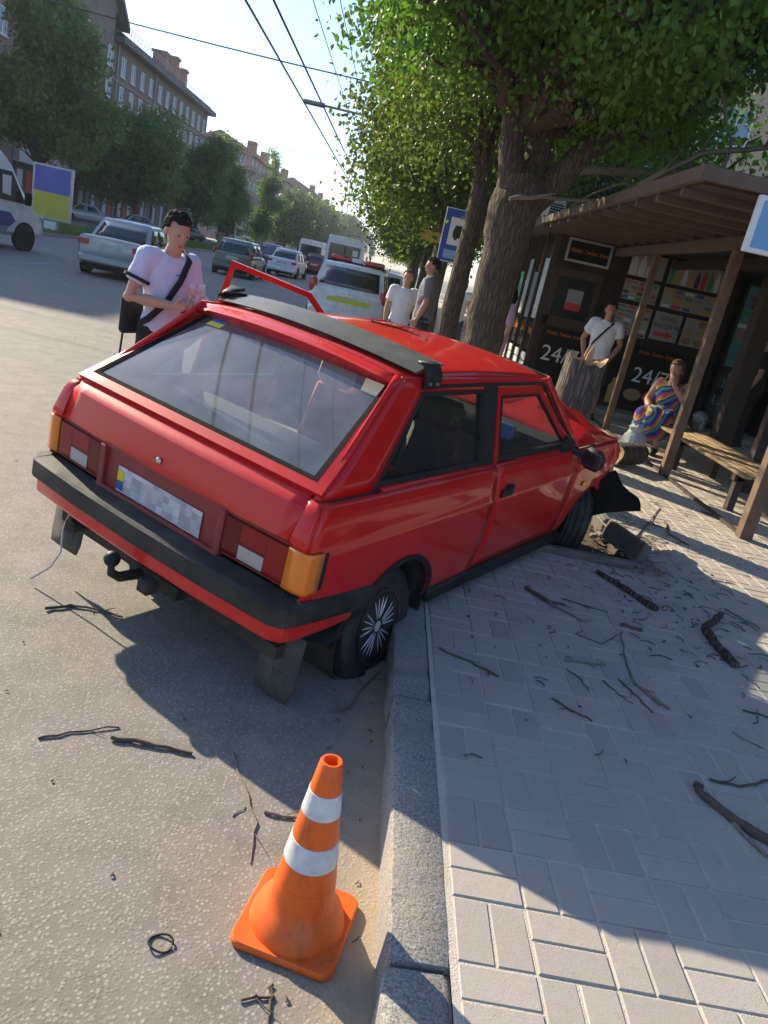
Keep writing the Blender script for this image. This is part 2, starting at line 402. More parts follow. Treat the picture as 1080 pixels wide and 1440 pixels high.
# far side of the avenue
sheet('verge', [(-21, -60, -15, 700)], .11, 'grass_ground')
vk = sheet('verge_kerb', [(-15.02, -60, -14.86, 700)], .125, 'concrete')
mb = MB(); mb.box((-14.94, 320, .055), (.155, 760, .135)); k_ = mb.build('kerb_run', 'concrete', vk, ang=0)
sheet('service_road', [(-28.5, -60, -21, 700)], .03, 'asphalt')
sheet('far_pavement', [(-34, -60, -28.5, 700)], .10, 'concrete')
def blades(name, x0, x1, y0, y1, n, z, h, seed):
    r = np.random.default_rng(seed); x = r.uniform(x0, x1, n); y = y0+(y1-y0)*r.random(n)**1.6; a = r.uniform(0, 6.28, n); hh = r.uniform(.4, 1, n)*h; wd = r.uniform(.01, .03, n)
    V = np.zeros((n, 3, 3)); dx, dy = np.cos(a)*wd, np.sin(a)*wd
    V[:, 0] = np.c_[x-dx, y-dy, np.full(n, z)]; V[:, 1] = np.c_[x+dx, y+dy, np.full(n, z)]; V[:, 2] = np.c_[x+r.normal(0, .05, n), y+r.normal(0, .05, n), z+hh]
    me = bpy.data.meshes.new(name); me.from_pydata(V.reshape(-1, 3).tolist(), [], np.arange(3*n).reshape(-1, 3).tolist()); me.materials.append(MATS['grass'])
    o = bpy.data.objects.new(name, me); col.objects.link(o); return o
tag(blades('grass', -20.8, -15.1, 24, 110, 45000, .11, .16, 2), 'short green grass on the verge across the avenue', 'grass', kind='stuff')
# ---------------------------------------------------------------- trees
def m_bark(name, c, sc=1.0, bump=1.0):
    m, nt, N, L, b = _nt(name); v = _obj(nt)
    mp = N.new('ShaderNodeMapping'); mp.inputs['Scale'].default_value = (1, 1, .16); L.new(v, mp.inputs[0])
    vo = N.new('ShaderNodeTexVoronoi'); vo.feature = 'DISTANCE_TO_EDGE'; vo.inputs['Scale'].default_value = 26*sc; L.new(mp.outputs[0], vo.inputs['Vector'])
    n = _noise(nt, 30*sc, 6, .75, mp.outputs[0], 1.0)
    h = N.new('ShaderNodeMath'); h.operation = 'MULTIPLY_ADD'; L.new(_ramp(nt, vo.outputs['Distance'], 0, .25), h.inputs[0]); h.inputs[1].default_value = .6; L.new(n, h.inputs[2])
    L.new(_mix(nt, _ramp(nt, h.outputs[0], .3, 1.1), [x*.35 for x in c], [x*1.35 for x in c]), b.inputs['Base Color'])
    b.inputs['Roughness'].default_value = .95; b.inputs['Specular IOR Level'].default_value = .2
    _bump(nt, b, h.outputs[0], bump, .03)
m_bark('bark', (.13, .10, .075)); m_bark('bark_dark', (.105, .083, .064)); m_bark('bark_stump', (.20, .17, .14), 1.0, 1.6)
leafmat('leaf_near', (.038, .105, .022), (.115, .205, .032), .45, .7)
leafmat('leaf_row', (.045, .085, .018), (.125, .165, .028), .38, .5)
leafmat('leaf_left', (.065, .12, .04), (.15, .215, .065), .45, .4)
leafmat('leaf_far', (.06, .095, .04), (.12, .16, .06), .35, .3)
def leaf_obj(name, m, C, size, seed, parent, droop=.5, folded=True, tint=None):
    r = np.random.default_rng(seed); n = len(C); C = np.asarray(C)
    d = r.normal(size=(n, 3)); d[:, 2] -= droop*1.6; d /= np.linalg.norm(d, axis=1)[:, None]
    q = r.normal(size=(n, 3)); q -= d*(q*d).sum(1)[:, None]; q /= np.linalg.norm(q, axis=1)[:, None]
    nn = np.cross(d, q); s = size*r.uniform(.6, 1.25, n)[:, None]
    if folded:
        f = .18*s
        V = np.stack([C, C+d*s*.35+q*s*.33+nn*f, C+d*s*.72+q*s*.26+nn*f, C+d*s, C+d*s*.72-q*s*.26+nn*f, C+d*s*.35-q*s*.33+nn*f], 1).reshape(-1, 3)
        base = np.arange(n)[:, None]*6; F = np.concatenate([base+np.array([0, 1, 2, 3]), base+np.array([3, 4, 5, 0])], 0); k = 6
    else:
        V = np.stack([C-d*s*.5, C+q*s*.36, C+d*s*.5, C-q*s*.36], 1).reshape(-1, 3); F = np.arange(n*4).reshape(-1, 4); k = 4
    me = bpy.data.meshes.new(name); me.vertices.add(len(V)); me.vertices.foreach_set('co', V.astype(np.float32).ravel())
    me.loops.add(F.size); me.loops.foreach_set('vertex_index', F.astype(np.int32).ravel())
    me.polygons.add(len(F)); me.polygons.foreach_set('loop_start', (np.arange(len(F))*4).astype(np.int32))
    me.update(calc_edges=True); me.materials.append(MATS[m])
    t = r.random(n) if tint is None else np.clip(tint+r.normal(0, .22, n), 0, 1)
    set_tint(me, np.repeat(t, k))
    o = bpy.data.objects.new(name, me); col.objects.link(o); o.parent = parent
    return o
def curve_pts(a, b, k, r, wob):
    a, b = Vector(a), Vector(b); L_ = (b-a).length; out = []
    for i in range(k+1):
        t = i/k; p = a.lerp(b, t)
        if 0 < i < k: p += Vector((r.gauss(0, wob), r.gauss(0, wob), r.gauss(0, wob)+.06*math.sin(t*math.pi)))*L_
        out.append(p)
    return out
def tree(name, label, loc, trunk, blobs, nleaf, size, lm, bm_='bark', seed=1, group=None, limbs=(), per=45, spread=.42, droop=.5, folded=True, fork=None, cat='tree', nseg=12, surf=.6, keep=None):
    """trunk: list of (x,y,z,r) local; blobs: crown lobes (x,y,z,rx,ry,rz)"""
    r = random.Random(seed); g = np.random.default_rng(seed)
    root = empty(name, loc, 0, label, cat, group)
    mb = MB(); pts = []; rad = []
    for i, (x, y, z, q) in enumerate(trunk): pts.append((x, y, z)); rad.append(q)
    # subdivide
    P, Q = [], []
    for i in range(len(pts)-1):
        for k in range(4):
            t = k/4; P.append(Vector(pts[i]).lerp(Vector(pts[i+1]), t)+Vector((r.gauss(0, .012), r.gauss(0, .012), 0))); Q.append(rad[i]*(1-t)+rad[i+1]*t)
    P.append(Vector(pts[-1])); Q.append(rad[-1])
    mb.tube(P, Q, nseg)
    top = Vector(pts[-1]) if fork is None else Vector(fork); r0 = rad[-1]
    for lp, lr0, lr1 in limbs:
        p = [Vector(q) for q in lp]; pp = []
        for i in range(len(p)-1):
            for k in range(3): pp.append(p[i].lerp(p[i+1], k/3)+Vector((r.gauss(0, .02), r.gauss(0, .02), r.gauss(0, .02))))
        pp.append(p[-1]); mb.tube(pp, [lr0+(lr1-lr0)*i/(len(pp)-1) for i in range(len(pp))], max(6, nseg-2))
    vol = [b[3]*b[4]*b[5] for b in blobs]; tot = sum(vol); C = []; T = []
    for b, v in zip(blobs, vol):
        nb = int(nleaf*v/tot); nc = max(3, nb//per)
        a = g.normal(size=(nc, 3)); a /= np.linalg.norm(a, axis=1)[:, None]
        rr = np.where(g.random(nc) < surf, g.uniform(.78, 1.08, nc), g.random(nc)**.45)[:, None]
        cc = np.array(b[:3])+a*rr*np.array(b[3:])
        if keep is not None: cc = np.array([q for q in cc if keep(q)]).reshape(-1, 3)
        ct = g.normal(.45, .22, len(cc))
        off = g.normal(size=(len(cc), per, 3))*spread*np.array([1, 1, .75]); C.append((cc[:, None]+off).reshape(-1, 3)); T.append(np.repeat(ct, per))
        # boughs into the lobe
        for k in range(min(7, max(2, nc//25))):
            e = cc[g.integers(len(cc))] if len(cc) else np.array(b[:3]); cp = curve_pts(top, e, 5, r, .05)
            q0 = r0*r.uniform(.25, .5); mb.tube(cp, [q0*(1-.85*i/5) for i in range(6)], 5)
            for h in range(2):
                e2 = cc[g.integers(len(cc))]; s_ = cp[3]
                if (Vector(e2)-s_).length < 2.2*max(b[3:]): mb.tube(curve_pts(s_, e2, 3, r, .06), [q0*.35, q0*.25, q0*.16, q0*.08], 4)
    mb.build('trunk', bm_, root, ang=60, fix=False)
    leaf_obj('crown', lm, np.concatenate(C), size, seed+7, root, droop, folded, np.concatenate(T))
    return root
# the big street tree on the pavement
def lobes(bl, seed, k=7, s0=.40, s1=.70):
    r = random.Random(seed); out = []
    for x, y, z, rx, ry, rz in bl:
        for i in range(k):
            a, e, q = r.uniform(0, 6.28), r.uniform(-1, 1), r.uniform(.25, .95); s = r.uniform(s0, s1); c = math.sqrt(1-e*e)
            out.append((x+rx*q*c*math.cos(a), y+ry*q*c*math.sin(a), z+rz*q*e, rx*s, ry*s, rz*s*r.uniform(.7, 1.1)))
    return out
T1 = (.97, 9.15, KERB)
tree('street_tree', 'big dark-trunked street tree forking above the kiosk eave, nearest on the pavement', T1,
     [(.12, 0, -.05, .32), (.12, 0, .25, .255), (.12, 0, 1.0, .228), (.13, 0, 1.9, .245), (.14, 0, 2.45, .29), (.14, 0, 2.75, .26)],
     lobes([(-.2, -.3, 5.4, 1.75, 2.2, 1.6), (1.05, -.8, 5.0, 1.45, 2.2, 1.45), (1.9, -.2, 4.5, .9, 1.6, 1.0), (.4, -2.2, 5.3, 2.0, 1.6, 1.3), (.5, .5, 7.4, 2.4, 2.6, 1.9), (-1.0, .0, 4.0, 1.0, 1.6, .9), (-1.3, -.6, 5.0, 1.1, 1.5, 1.2), (1.0, -.4, 3.75, 1.2, 1.5, .5), (1.9, .8, 3.95, .9, 1.2, .6), (2.0, -1.8, 6.4, 1.4, 1.8, 1.3)], 5, 6, .38, .62),
     165000, .070, 'leaf_near', 'bark_dark', 11, None,
     [([(.08, 0, 2.35), (-.05, -.05, 3.0), (-.35, 0, 4.4), (-.5, .1, 6)], .18, .05), ([(.18, 0, 2.4), (.24, .1, 3.2), (.25, .2, 5)], .20, .06), ([(.22, 0, 2.5), (.72, -.05, 3.15), (1.4, -.1, 3.7), (2.6, -.3, 4.9)], .17, .05)],
     per=42, spread=.17, droop=.8, fork=(.05, 0, 3.3), nseg=16, surf=.7)
# thinner trunk just behind it, and the row further on
ROW = [((.80, 11.2), .155, 21, 2.4), ((.7, 16.3), .21, 22, 1.15), ((.85, 21.5), .22, 23, 1.2), ((.8, 27.5), .2, 24, 1.2)]
RL = ['slim dark leaning tree trunk overlapping the blue bus stop sign', 'street tree with a yellow notice on its trunk, behind the grey-shirted man', 'third street tree of the row beyond the big one', 'fourth street tree of the row beyond the big one']
row_src = None
for k, ((x, y), rr, sd_, sc) in enumerate(ROW):
    if k == 0:
        bl = [(-.15, .6, 4.3, 1.15, 1.3, 1.0), (.5, .9, 5.8, 1.7, 1.8, 1.3), (-.7, .3, 3.45, .5, .8, .55)]; n = 27000; ls = .078; f = .6
    else:
        bl = [(-.6, -.3, 4.1, 1.55, 1.7, 1.3), (.7, .2, 4.3, 1.8, 1.8, 1.35), (-.2, .1, 6.0, 1.9, 2.0, 1.6), (-1.1, -.5, 2.9, .75, 1.1, .75), (.6, .6, 3.0, 1.2, 1.4, .6)]; n = 36000; ls = .098
    o = tree('street_tree', RL[k], (x, y, KERB), [(0, 0, -.05, rr*1.3), (0, 0, .3, rr), (.02, 0, 2.0, rr*.85), (.0, .05, 3.4, rr*.7)], bl, n, ls, 'leaf_row', 'bark_dark' if k == 0 else 'bark', sd_, 'street trees along the right kerb', per=40, spread=.3, droop=.5, fork=(0, .05, 3.1), nseg=9, surf=.65)
    row_src = o
FR = ['fifth', 'sixth', 'seventh', 'eighth', 'ninth', 'tenth', 'eleventh']
for k in range(7):
    y = 34+k*8.5; c = copy_tree(row_src); c.location = (.7+rnd.uniform(-.3, .5), y, KERB); c.rotation_euler = (0, 0, k*1.9); s = rnd.uniform(.9, 1.15); c.scale = (s, s, s)
    c['label'] = FR[k]+' street tree of the right-hand row, counted from the big one'
# conifer and shrubs seen past the kiosk, right
leafmat('leaf_fir', (.02, .04, .025), (.035, .06, .03), .15, 1.0)
tree('tree', 'dark bluish evergreen rising behind the kiosk roof', (4.1, 19.5, KERB), [(0, 0, 0, .16), (0, 0, 4.8, .05)], [(0, 0, 2.4, 1.1, 1.1, 1.2), (0, 0, 3.7, .75, .75, .9), (0, 0, 4.6, .35, .35, .6)], 8000, .13, 'leaf_fir', 'bark_dark', 41, None, per=30, spread=.16, droop=.2, folded=False)
tree('tree', 'bright green tree between the big trunk and the kiosk roof', (3.4, 25.0, KERB), [(0, 0, 0, .2), (0, 0, 3, .14)], [(0, 0, 5.2, 2.6, 2.4, 1.9), (.8, 0, 7.2, 2.2, 2.2, 1.6)], 11000, .17, 'leaf_row', 'bark', 42, None, per=30, spread=.4, folded=False)
tree('tree', 'tree in front of the beige flats, upper right', (4.9, 22, KERB), [(0, 0, 0, .25), (0, 0, 4, .16)], [(0, 0, 6.6, 3.2, 3, 2.2), (-2.4, 0, 8.5, 3.0, 2.6, 2.4), (-1.0, 0, 5.2, 2.4, 2.4, 1.4)], 16000, .2, 'leaf_near', 'bark', 43, None, per=30, spread=.45, folded=False)
# across the avenue
LT = [((-25.0, 54), .30, [(0, 0, 6.6, 3.6, 3.4, 2.8), (.6, 0, 10.2, 3.1, 3.0, 2.6), (1.6, 0, 7.6, 2.8, 2.4, 2.4), (-2.6, 0, 8, 2.6, 2.6, 2.2), (.2, 0, 12.6, 1.9, 1.8, 1.6)], 26000, 'tall grey-green tree above the blue and yellow billboard', 51),
      ((-29.5, 50), .30, [(0, 0, 6.0, 3.0, 3.0, 2.4), (-1, 0, 9, 2.6, 2.6, 2.4)], 9000, 'grey-green tree at the left edge behind the white van', 52),
      ((-25.5, 75), .30, [(0, 0, 6.0, 4.2, 4.0, 3.4), (.8, 0, 9.6, 3.4, 3.2, 2.6), (-2.4, 0, 8.0, 2.6, 2.6, 2.4)], 20000, 'broad dark tree in front of the flats, behind the man with the phone', 53),
      ((-23.8, 90), .28, [(0, 0, 6, 3.4, 3.4, 3.2), (.4, 0, 9.4, 2.6, 2.6, 2.6)], 12000, 'dense dark tree before the far end of the long brown flats', 54),
      ((-22.5, 101), .25, [(0, 0, 5.4, 2.6, 2.6, 2.8), (.2, 0, 8.6, 1.8, 1.8, 1.8)], 7000, 'smaller rounded tree right of the dense dark tree', 55),
      ((-21.0, 112), .2, [(0, 0, 4.5, 1.9, 1.9, 2.6), (.4, 0, 9, 1.3, 1.3, 2.0), (1.6, 0, 10.6, 1.4, 1.2, 1.4), (1.8, 0, 7.4, 1.8, 1.4, 1.4), (.9, 0, 13, 1.0, 1.0, 1.6)], 7000, 'wispy tall tree with thin open crown against the sky', 56)]
for (x, y), rr, bl, n, lab, sd_ in LT:
    bl = lobes(bl, sd_)
    tree('avenue_tree', lab, (x, y, -.9), [(0, 0, 0, rr*1.25), (0, 0, 1, rr), (.1, 0, 4.5, rr*.7), (.1, 0, 7, rr*.4)], bl, int(n*1.7), .30 if sd_ != 56 else .24, 'leaf_left', 'bark_dark', sd_, 'trees across the avenue', per=22, spread=.42 if sd_ != 56 else .34, droop=.5, folded=False, fork=(.1, 0, 4.0), nseg=8)
src = tree('avenue_tree', 'yellow-green tree left of the far pink flats, nearest of the distant clump', (-20, 132, .1), [(0, 0, 0, .3), (0, 0, 4, .2)], [(0, 0, 5, 4, 4, 3.2), (1, 0, 7.6, 3, 3, 2.4)], 9000, .45, 'leaf_far', 'bark', 61, 'trees across the avenue', per=24, spread=.6, droop=.3, folded=False, nseg=7)
FL = ['second', 'third', 'fourth', 'fifth', 'sixth', 'seventh', 'eighth']
for k, (x, y, s) in enumerate([(-21, 158, 1.1), (-20, 176, 1.15), (-21, 196, 1.25), (-22, 222, 1.3), (-20, 250, 1.4), (-21, 290, 1.4), (-19, 340, 1.4)]):
    c = copy_tree(src); c.location = (x, y, .1); c.rotation_euler = (0, 0, k*1.3); c.scale = (s, s, s); c['label'] = FL[k]+' nearest yellow-green tree of the distant clump across the avenue'
# ---------------------------------------------------------------- buildings
mat('render_brown', (.235, .185, .15), .9, var=.18, vscale=.6, dirt=(.16, .13, .11), dscale=.5, damt=.4)
mat('render_band', (.29, .24, .2), .9, var=.1, vscale=1)
mat('roof_grey', (.16, .14, .135), .8, var=.2, vscale=.5)
mat('brick_pink', (.36, .2, .155), .9, var=.2, vscale=2)
mat('frame_white', (.62, .62, .60), .5)
mat('pane', (.18, .24, .30), .08, spec=.8, var=.3, vscale=.4)
mat('pane_dark', (.03, .035, .04), .08, spec=.7)
mat('stucco_beige', (.52, .37, .24), .9, var=.1, vscale=.6)
mat('stucco_pink', (.42, .29, .24), .9, var=.15, vscale=.4)
mat('sign_white', (.55, .55, .53), .6, var=.1)
mat('sign_red', (.5, .05, .04), .5)
mat('shop_dark', (.05, .045, .045), .4)
mat('drain', (.35, .33, .31), .5)
def window(parent, axis, x, a, z, wd, h, nv=2, sill=True, open_dark=False):
    """axis 'X': wall faces +X at x, a along Y;  'Y': wall faces -Y at y=x, a along X"""
    def P(d, u, v): return (x+d, a+u, z+v) if axis == 'X' else (a+u, x-d, z+v)
    def bx(mb, d0, d1, u0, u1, v0, v1):
        q = [P(d, u, v) for d in (d0, d1) for u in (u0, u1) for v in (v0, v1)]
        mb.add(q, [(0, 1, 3, 2), (4, 6, 7, 5), (0, 4, 5, 1), (2, 3, 7, 6), (0, 2, 6, 4), (1, 5, 7, 3)])
    f = MB(); t = .09
    bx(f, .02, .10, -wd/2, wd/2, h/2-t, h/2); bx(f, .02, .10, -wd/2, wd/2, -h/2, -h/2+t)
    for k in range(nv+1):
        u = -wd/2+(wd-t)*k/nv; bx(f, .02, .098, u, u+t, -h/2+t, h/2-t)
    if sill: bx(f, .0, .2, -wd/2-.08, wd/2+.08, -h/2-.1, -h/2-.003)
    fo = f.build('window', 'frame_white', parent, ang=0)
    g = MB(); bx(g, .01, .05, -wd/2+.02, wd/2-.02, -h/2+.02, h/2-.02); g.build('pane', 'pane_dark' if open_dark else 'pane', fo, ang=0)
    return fo
BX = -32.0
bA = empty('apartment_building', (0, 0, 0), 0, 'long brown four-storey flats with gable and shops on the left', 'building')
mb = MB(); mb.box((BX-7, 96, 8.6), (14, 50, 17.2)); mb.box((BX-6.4, 60, 9.5), (14, 43.9, 19)); mb.build('wall', 'render_brown', bA, ang=0)
mb = MB(); mb.prism([(41, 19), (83, 19), (78.5, 22.5), (62, 27), (45.5, 22.5)], BX-13, BX+.58, lambda a, b, d: (d, a, b)); mb.build('gable', 'render_brown', bA, ang=0)
mb = MB()
for (a0, z0), (a1, z1) in [((41, 18.6), (45.5, 22.6)), ((45.5, 22.6), (62, 27.2)), ((62, 27.2), (78.5, 22.6)), ((78.5, 22.6), (84, 17.8))]:
    mb.add([(d, a, z+h) for d in (BX-13, BX+1.3) for (a, z) in ((a0, z0), (a1, z1)) for h in (0, .5)], [(0, 1, 3, 2), (4, 6, 7, 5), (0, 4, 5, 1), (2, 3, 7, 6), (0, 2, 6, 4), (1, 5, 7, 3)])
mb.box((BX+.25, 102.3, 17.1), (1.7, 38, .55)); mb.box((BX-.1, 102, 17.6), (1.0, 37.6, .5))
mb.prism([(BX+.9, 17.5), (BX-7, 21.3), (BX-14, 17.5)], 83, 121, lambda a, b, d: (a, d, b))
rf = mb.build('roof', 'roof_grey', bA, ang=0)
for y in (86.5, 104.5, 109.0, 113):
    mb = MB(); hh = 1.7 if y in (86.5, 109.0) else 1.2; mb.box((BX-2.2, y, 19.3+hh/2-.6), (1.6, 1.3, hh+1.2)); mb.box((BX-2.2, y, 19.3+hh), (1.9, 1.6, .3)); mb.build('chimney', 'brick_pink', rf, ang=0)
mb = MB()
for k in range(36): mb.tube([(BX+.7, 84+k*1.03, 17.7), (BX+.7, 84+k*1.03, 18.5)], .025, 4)
for z in (18.1, 18.5): mb.tube([(BX+.7, 83.8, z), (BX+.7, 120.6, z)], .03, 4)
mb.build('railing', 'drain', rf, ang=0)
mb = MB(); mb.box((BX+.12, 100, 4.9), (.24, 42, .35)); mb.box((BX+.72, 60, 4.9), (.24, 43, .35)); mb.box((BX+.06, 100, 13.6), (.12, 42, .2)); mb.build('cornice', 'render_band', bA, ang=0)
for y in (84.6, 96.5, 119.8):
    mb = MB(); mb.tube([(BX+.15, y, 0.2), (BX+.15, y, 16.8)], .09, 6); mb.build('drainpipe', 'drain', bA, ang=60)
for z in (6.6, 9.55, 12.45, 15.1):
    for k in range(12):
        y = 86.4+k*2.95+(.4 if k > 3 else 0)
        window(bA, 'X', BX, y, z, 1.15, 1.75, 2)
    for y in (47, 51, 56, 61, 77.5, 81.2): window(bA, 'X', BX+.6, y, z, 1.3, 1.75, 2)
    # enclosed bay (loggia) on the gable
    mb = MB(); mb.box((BX+1.0, 70.5, z-.15), (.8, 7.6, 2.6)); mb.build('bay', 'render_brown', bA, ang=0)
    for y in (68.4, 72.4): window(bA, 'X', BX+1.4, y, z+.25, 3.2, 1.7, 4)
window(bA, 'X', BX+.6, 62, 21.5, 1.3, 1.7, 2)
for k in range(9):
    y = 66+k*6.0; xx = BX+(.6 if y < 81 else 0)
    mb = MB(); mb.box((xx+.05, y, 1.9), (.16, 4.6, 3.0)); f = mb.build('shop_window', 'shop_dark', bA, ang=0)
    mb = MB(); mb.box((xx+.3, y, 4.05), (.5, 4.9, 1.05)); mb.build('shop_sign', ['sign_white', 'sign_white', 'sign_red', 'sign_white', 'shop_dark'][k % 5], f, ang=0)
    for q in range(3):
        mb = MB(); mb.box((xx+.15, y-1.5+q*1.5, 1.8), (.08, .9, 2.4)); mb.build('poster', ['sign_white', 'sign_red', 'frame_white', 'render_band'][(k+q) % 4], f, ang=0)
# buildings further down on the left
def far_block(label, x, y0, y1, h, m, roof, cols, rows, proj=True, depth=12):
    b = empty('apartment_building', (x, y0, 0), 0, label, 'building'); L_ = y1-y0
    mb = MB(); mb.box((-depth/2, L_/2, h/2), (depth, L_, h)); mb.build('wall', m, b, ang=0)
    mb = MB(); mb.box((-depth/2+.3, L_/2, h+.3), (depth+1.2, L_+1, .6)); mb.prism([(.6, h+.6), (-depth/2, h+3.2), (-depth-.4, h+.6)], -.3, L_+.3, lambda a, c, d: (a, d, c)); rf = mb.build('roof', roof, b, ang=0)
    for k in range(4):
        mb = MB(); mb.box((-1.5, L_*(k+.5)/4, h+2.0), (1.6, 1.8, 2.2)); mb.build('chimney', 'brick_pink', rf, ang=0)
    for i in range(cols):
        for j in range(rows): window(b, 'X', 0, L_*(i+.5)/cols, 2.3+(h-3.2)*j/(rows-1), 1.5, 1.7, 2, False)
    for i in range(4):   # the end wall that faces the camera
        for j in range(rows): window(b, 'Y', 0, -1.8-i*2.8, 2.3+(h-3.2)*j/(rows-1), 1.5, 1.7, 2, False)
    if proj:
        for i in range(0, cols, 3):
            for j in range(1, rows):
                mb = MB(); mb.box((.6, L_*(i+.5)/cols, 1.0+(h-3.2)*j/(rows-1)), (1.2, 2.8, 1.1)); mb.build('balcony', 'stucco_pink', b, ang=0)
    return b
far_block('pinkish flats with balconies down the avenue, behind the yellow-green trees', -31, 150, 205, 15.5, 'stucco_pink', 'brick_pink', 14, 4)
far_block('farther pale flats above the distant clump of trees', -30, 235, 330, 17, 'stucco_beige', 'roof_grey', 14, 5, False)
far_block('most distant flats at the end of the left side', -26, 350, 560, 17, 'stucco_pink', 'brick_pink', 12, 5, False)
# beige flats, upper right
b = empty('apartment_building', (0, 0, 0), 0, 'sunlit beige five-storey flats at the upper right behind the tree', 'building')
mb = MB(); mb.box((21, 48, 9.5), (28, 12, 19)); mb.build('wall', 'stucco_beige', b, ang=0)
mb = MB(); mb.box((21, 48, 19.2), (29, 13, .5)); mb.build('roof', 'roof_grey', b, ang=0)
for i in range(8):
    for j in range(6): window(b, 'Y', 42, 8.6+i*3.1, 2.6+j*3.05, 1.6, 1.7, 2)
# radio mast, wires
mat('steel', (.25, .25, .25), .5, .5); mat('wire', (.03, .03, .035), .6)
mb = MB()
for sx, sy in ((-1, -1), (1, -1), (1, 1), (-1, 1)): mb.tube([(sx*2.2, sy*2.2, 0), (sx*.25, sy*.25, 44)], .16, 4)
for k in range(14):
    z = k*3.1; a = 2.2-1.95*z/44; b2 = 2.2-1.95*(z+3.1)/44
    for s in (-1, 1): mb.tube([(-a, s*a, z), (b2, s*b2, z+3.1)], .08, 3); mb.tube([(s*a, a, z), (s*b2, -b2, z+3.1)], .08, 3)
one(mb, 'radio_mast', 'steel', 'thin lattice radio mast far down the avenue', 'mast', (-32, 380, 0), ang=0)
def wire(label, a, b_, r, sag=0.0, group='overhead wires'):
    mb = MB(); a, b_ = Vector(a), Vector(b_); P = [a.lerp(b_, i/14)-Vector((0, 0, sag*4*(i/14)*(1-i/14))) for i in range(15)]
    mb.tube(P, r, 4); one(mb, 'overhead_wire', 'wire', label, 'wire', group=group, ang=0)
# ---------------------------------------------------------------- the crashed red hatchback
def m_red():
    m, nt, N, L, b = _nt('car_red'); v = _obj(nt)
    c = _mix(nt, _noise(nt, 1.5, 4, .6, v), (.58, .008, .009), (.68, .016, .013))
    # thin dust film: settles on upward faces and along the lower edge
    g = N.new('ShaderNodeNewGeometry'); s = N.new('ShaderNodeSeparateXYZ'); L.new(g.outputs['Normal'], s.inputs[0])
    up = N.new('ShaderNodeMapRange'); L.new(s.outputs[2], up.inputs[0]); up.inputs[1].default_value = .35; up.inputs[2].default_value = 1; up.inputs[4].default_value = .10
    n = _ramp(nt, _noise(nt, 5, 6, .75, v), .3, .75)
    mu = N.new('ShaderNodeMath'); mu.operation = 'MULTIPLY'; L.new(up.outputs[0], mu.inputs[0]); L.new(n, mu.inputs[1])
    so_ = N.new('ShaderNodeSeparateXYZ'); L.new(v, so_.inputs[0])
    lo = N.new('ShaderNodeMapRange'); L.new(so_.outputs[2], lo.inputs[0]); lo.inputs[1].default_value = .52; lo.inputs[2].default_value = .28; lo.inputs[4].default_value = .35
    lm = N.new('ShaderNodeMath'); lm.operation = 'MULTIPLY'; L.new(lo.outputs[0], lm.inputs[0]); L.new(n, lm.inputs[1])
    a = N.new('ShaderNodeMath'); a.operation = 'ADD'; L.new(mu.outputs[0], a.inputs[0]); L.new(lm.outputs[0], a.inputs[1])
    c = _mix(nt, a.outputs[0], c, (.50, .22, .16)); L.new(c, b.inputs['Base Color'])
    r = N.new('ShaderNodeMapRange'); L.new(a.outputs[0], r.inputs[0]); r.inputs[1].default_value = 0; r.inputs[2].default_value = .35; r.inputs[3].default_value = .42; r.inputs[4].default_value = .6
    L.new(r.outputs[0], b.inputs['Roughness']); b.inputs['Coat Weight'].default_value = .65; b.inputs['Specular IOR Level'].default_value = .12; b.inputs['Coat Roughness'].default_value = .04
    _bump(nt, b, _noise(nt, 3.5, 3, .5, v), .06, .02)
m_red()
mat('car_black', (.013, .014, .016), .5, spec=.3, dirt=(.05, .047, .043), dscale=7, damt=.25, bump=.12, bscale=300)
mat('bumper_black', (.020, .021, .023), .6, spec=.3, dirt=(.11, .10, .085), dscale=4, damt=.3, bump=.25, bscale=260)
mat('seal_black', (.010, .010, .011), .9, spec=.08)
mat('rubber', (.018, .018, .019), .75, spec=.3, dirt=(.09, .08, .07), dscale=10, damt=.4)
mat('underbody', (.02, .019, .018), .9, dirt=(.08, .065, .05), dscale=5, damt=.6)
mat('interior_dark', (.022, .021, .022), .85, var=.4, vscale=12)
mat('seat_grey', (.15, .14, .135), .9, var=.3, vscale=30, bump=.2)
mat('seat_red', (.36, .05, .04), .9, var=.3, vscale=20)
mat('beige_cloth', (.58, .42, .32), .9, var=.2, vscale=20)
mat('light_red', (.13, .002, .004), .12, spec=.3, coat=.25)
mat('lens_bright', (.27, .004, .008), .15, spec=.3, coat=.25)
mat('light_clear', (.42, .38, .36), .18, coat=.7, bump=.3, bscale=120)
mat('light_orange', (.85, .22, .012), .18, coat=.8, bump=.15, bscale=140)
mat('faded_red', (.26, .035, .032), .6, var=.15, vscale=9)
mat('plate_white', (.55, .55, .56), .4, var=.08, vscale=60, dirt=(.3, .28, .26), dscale=9, damt=.4)
def m_plate():
    m, nt, N, L, b = _nt('plate_blur'); v = _obj(nt)
    s = N.new('ShaderNodeVectorMath'); s.operation = 'SNAP'; L.new(v, s.inputs[0]); s.inputs[1].default_value = (.034, 10, .030)
    wn_ = N.new('ShaderNodeTexWhiteNoise'); L.new(s.outputs[0], wn_.inputs[0])
    L.new(_mix(nt, _ramp(nt, wn_.outputs['Value'], .2, .9), (.34, .34, .36), (.62, .62, .65)), b.inputs['Base Color']); b.inputs['Roughness'].default_value = .4
m_plate()
mat('plate_blue', (.02, .08, .32), .4); mat('plate_yellow', (.7, .55, .03), .4)
mat('flag_blue', (.02, .20, .55), .5); mat('flag_yellow', (.78, .68, .06), .5)
mat('chrome', (.6, .6, .6), .15, 1.0)
mat('alloy_silver', (.72, .72, .72), .3, .35)
mat('alloy_black', (.012, .012, .013), .3, coat=.4, dirt=(.07, .06, .05), dscale=9, damt=.4)
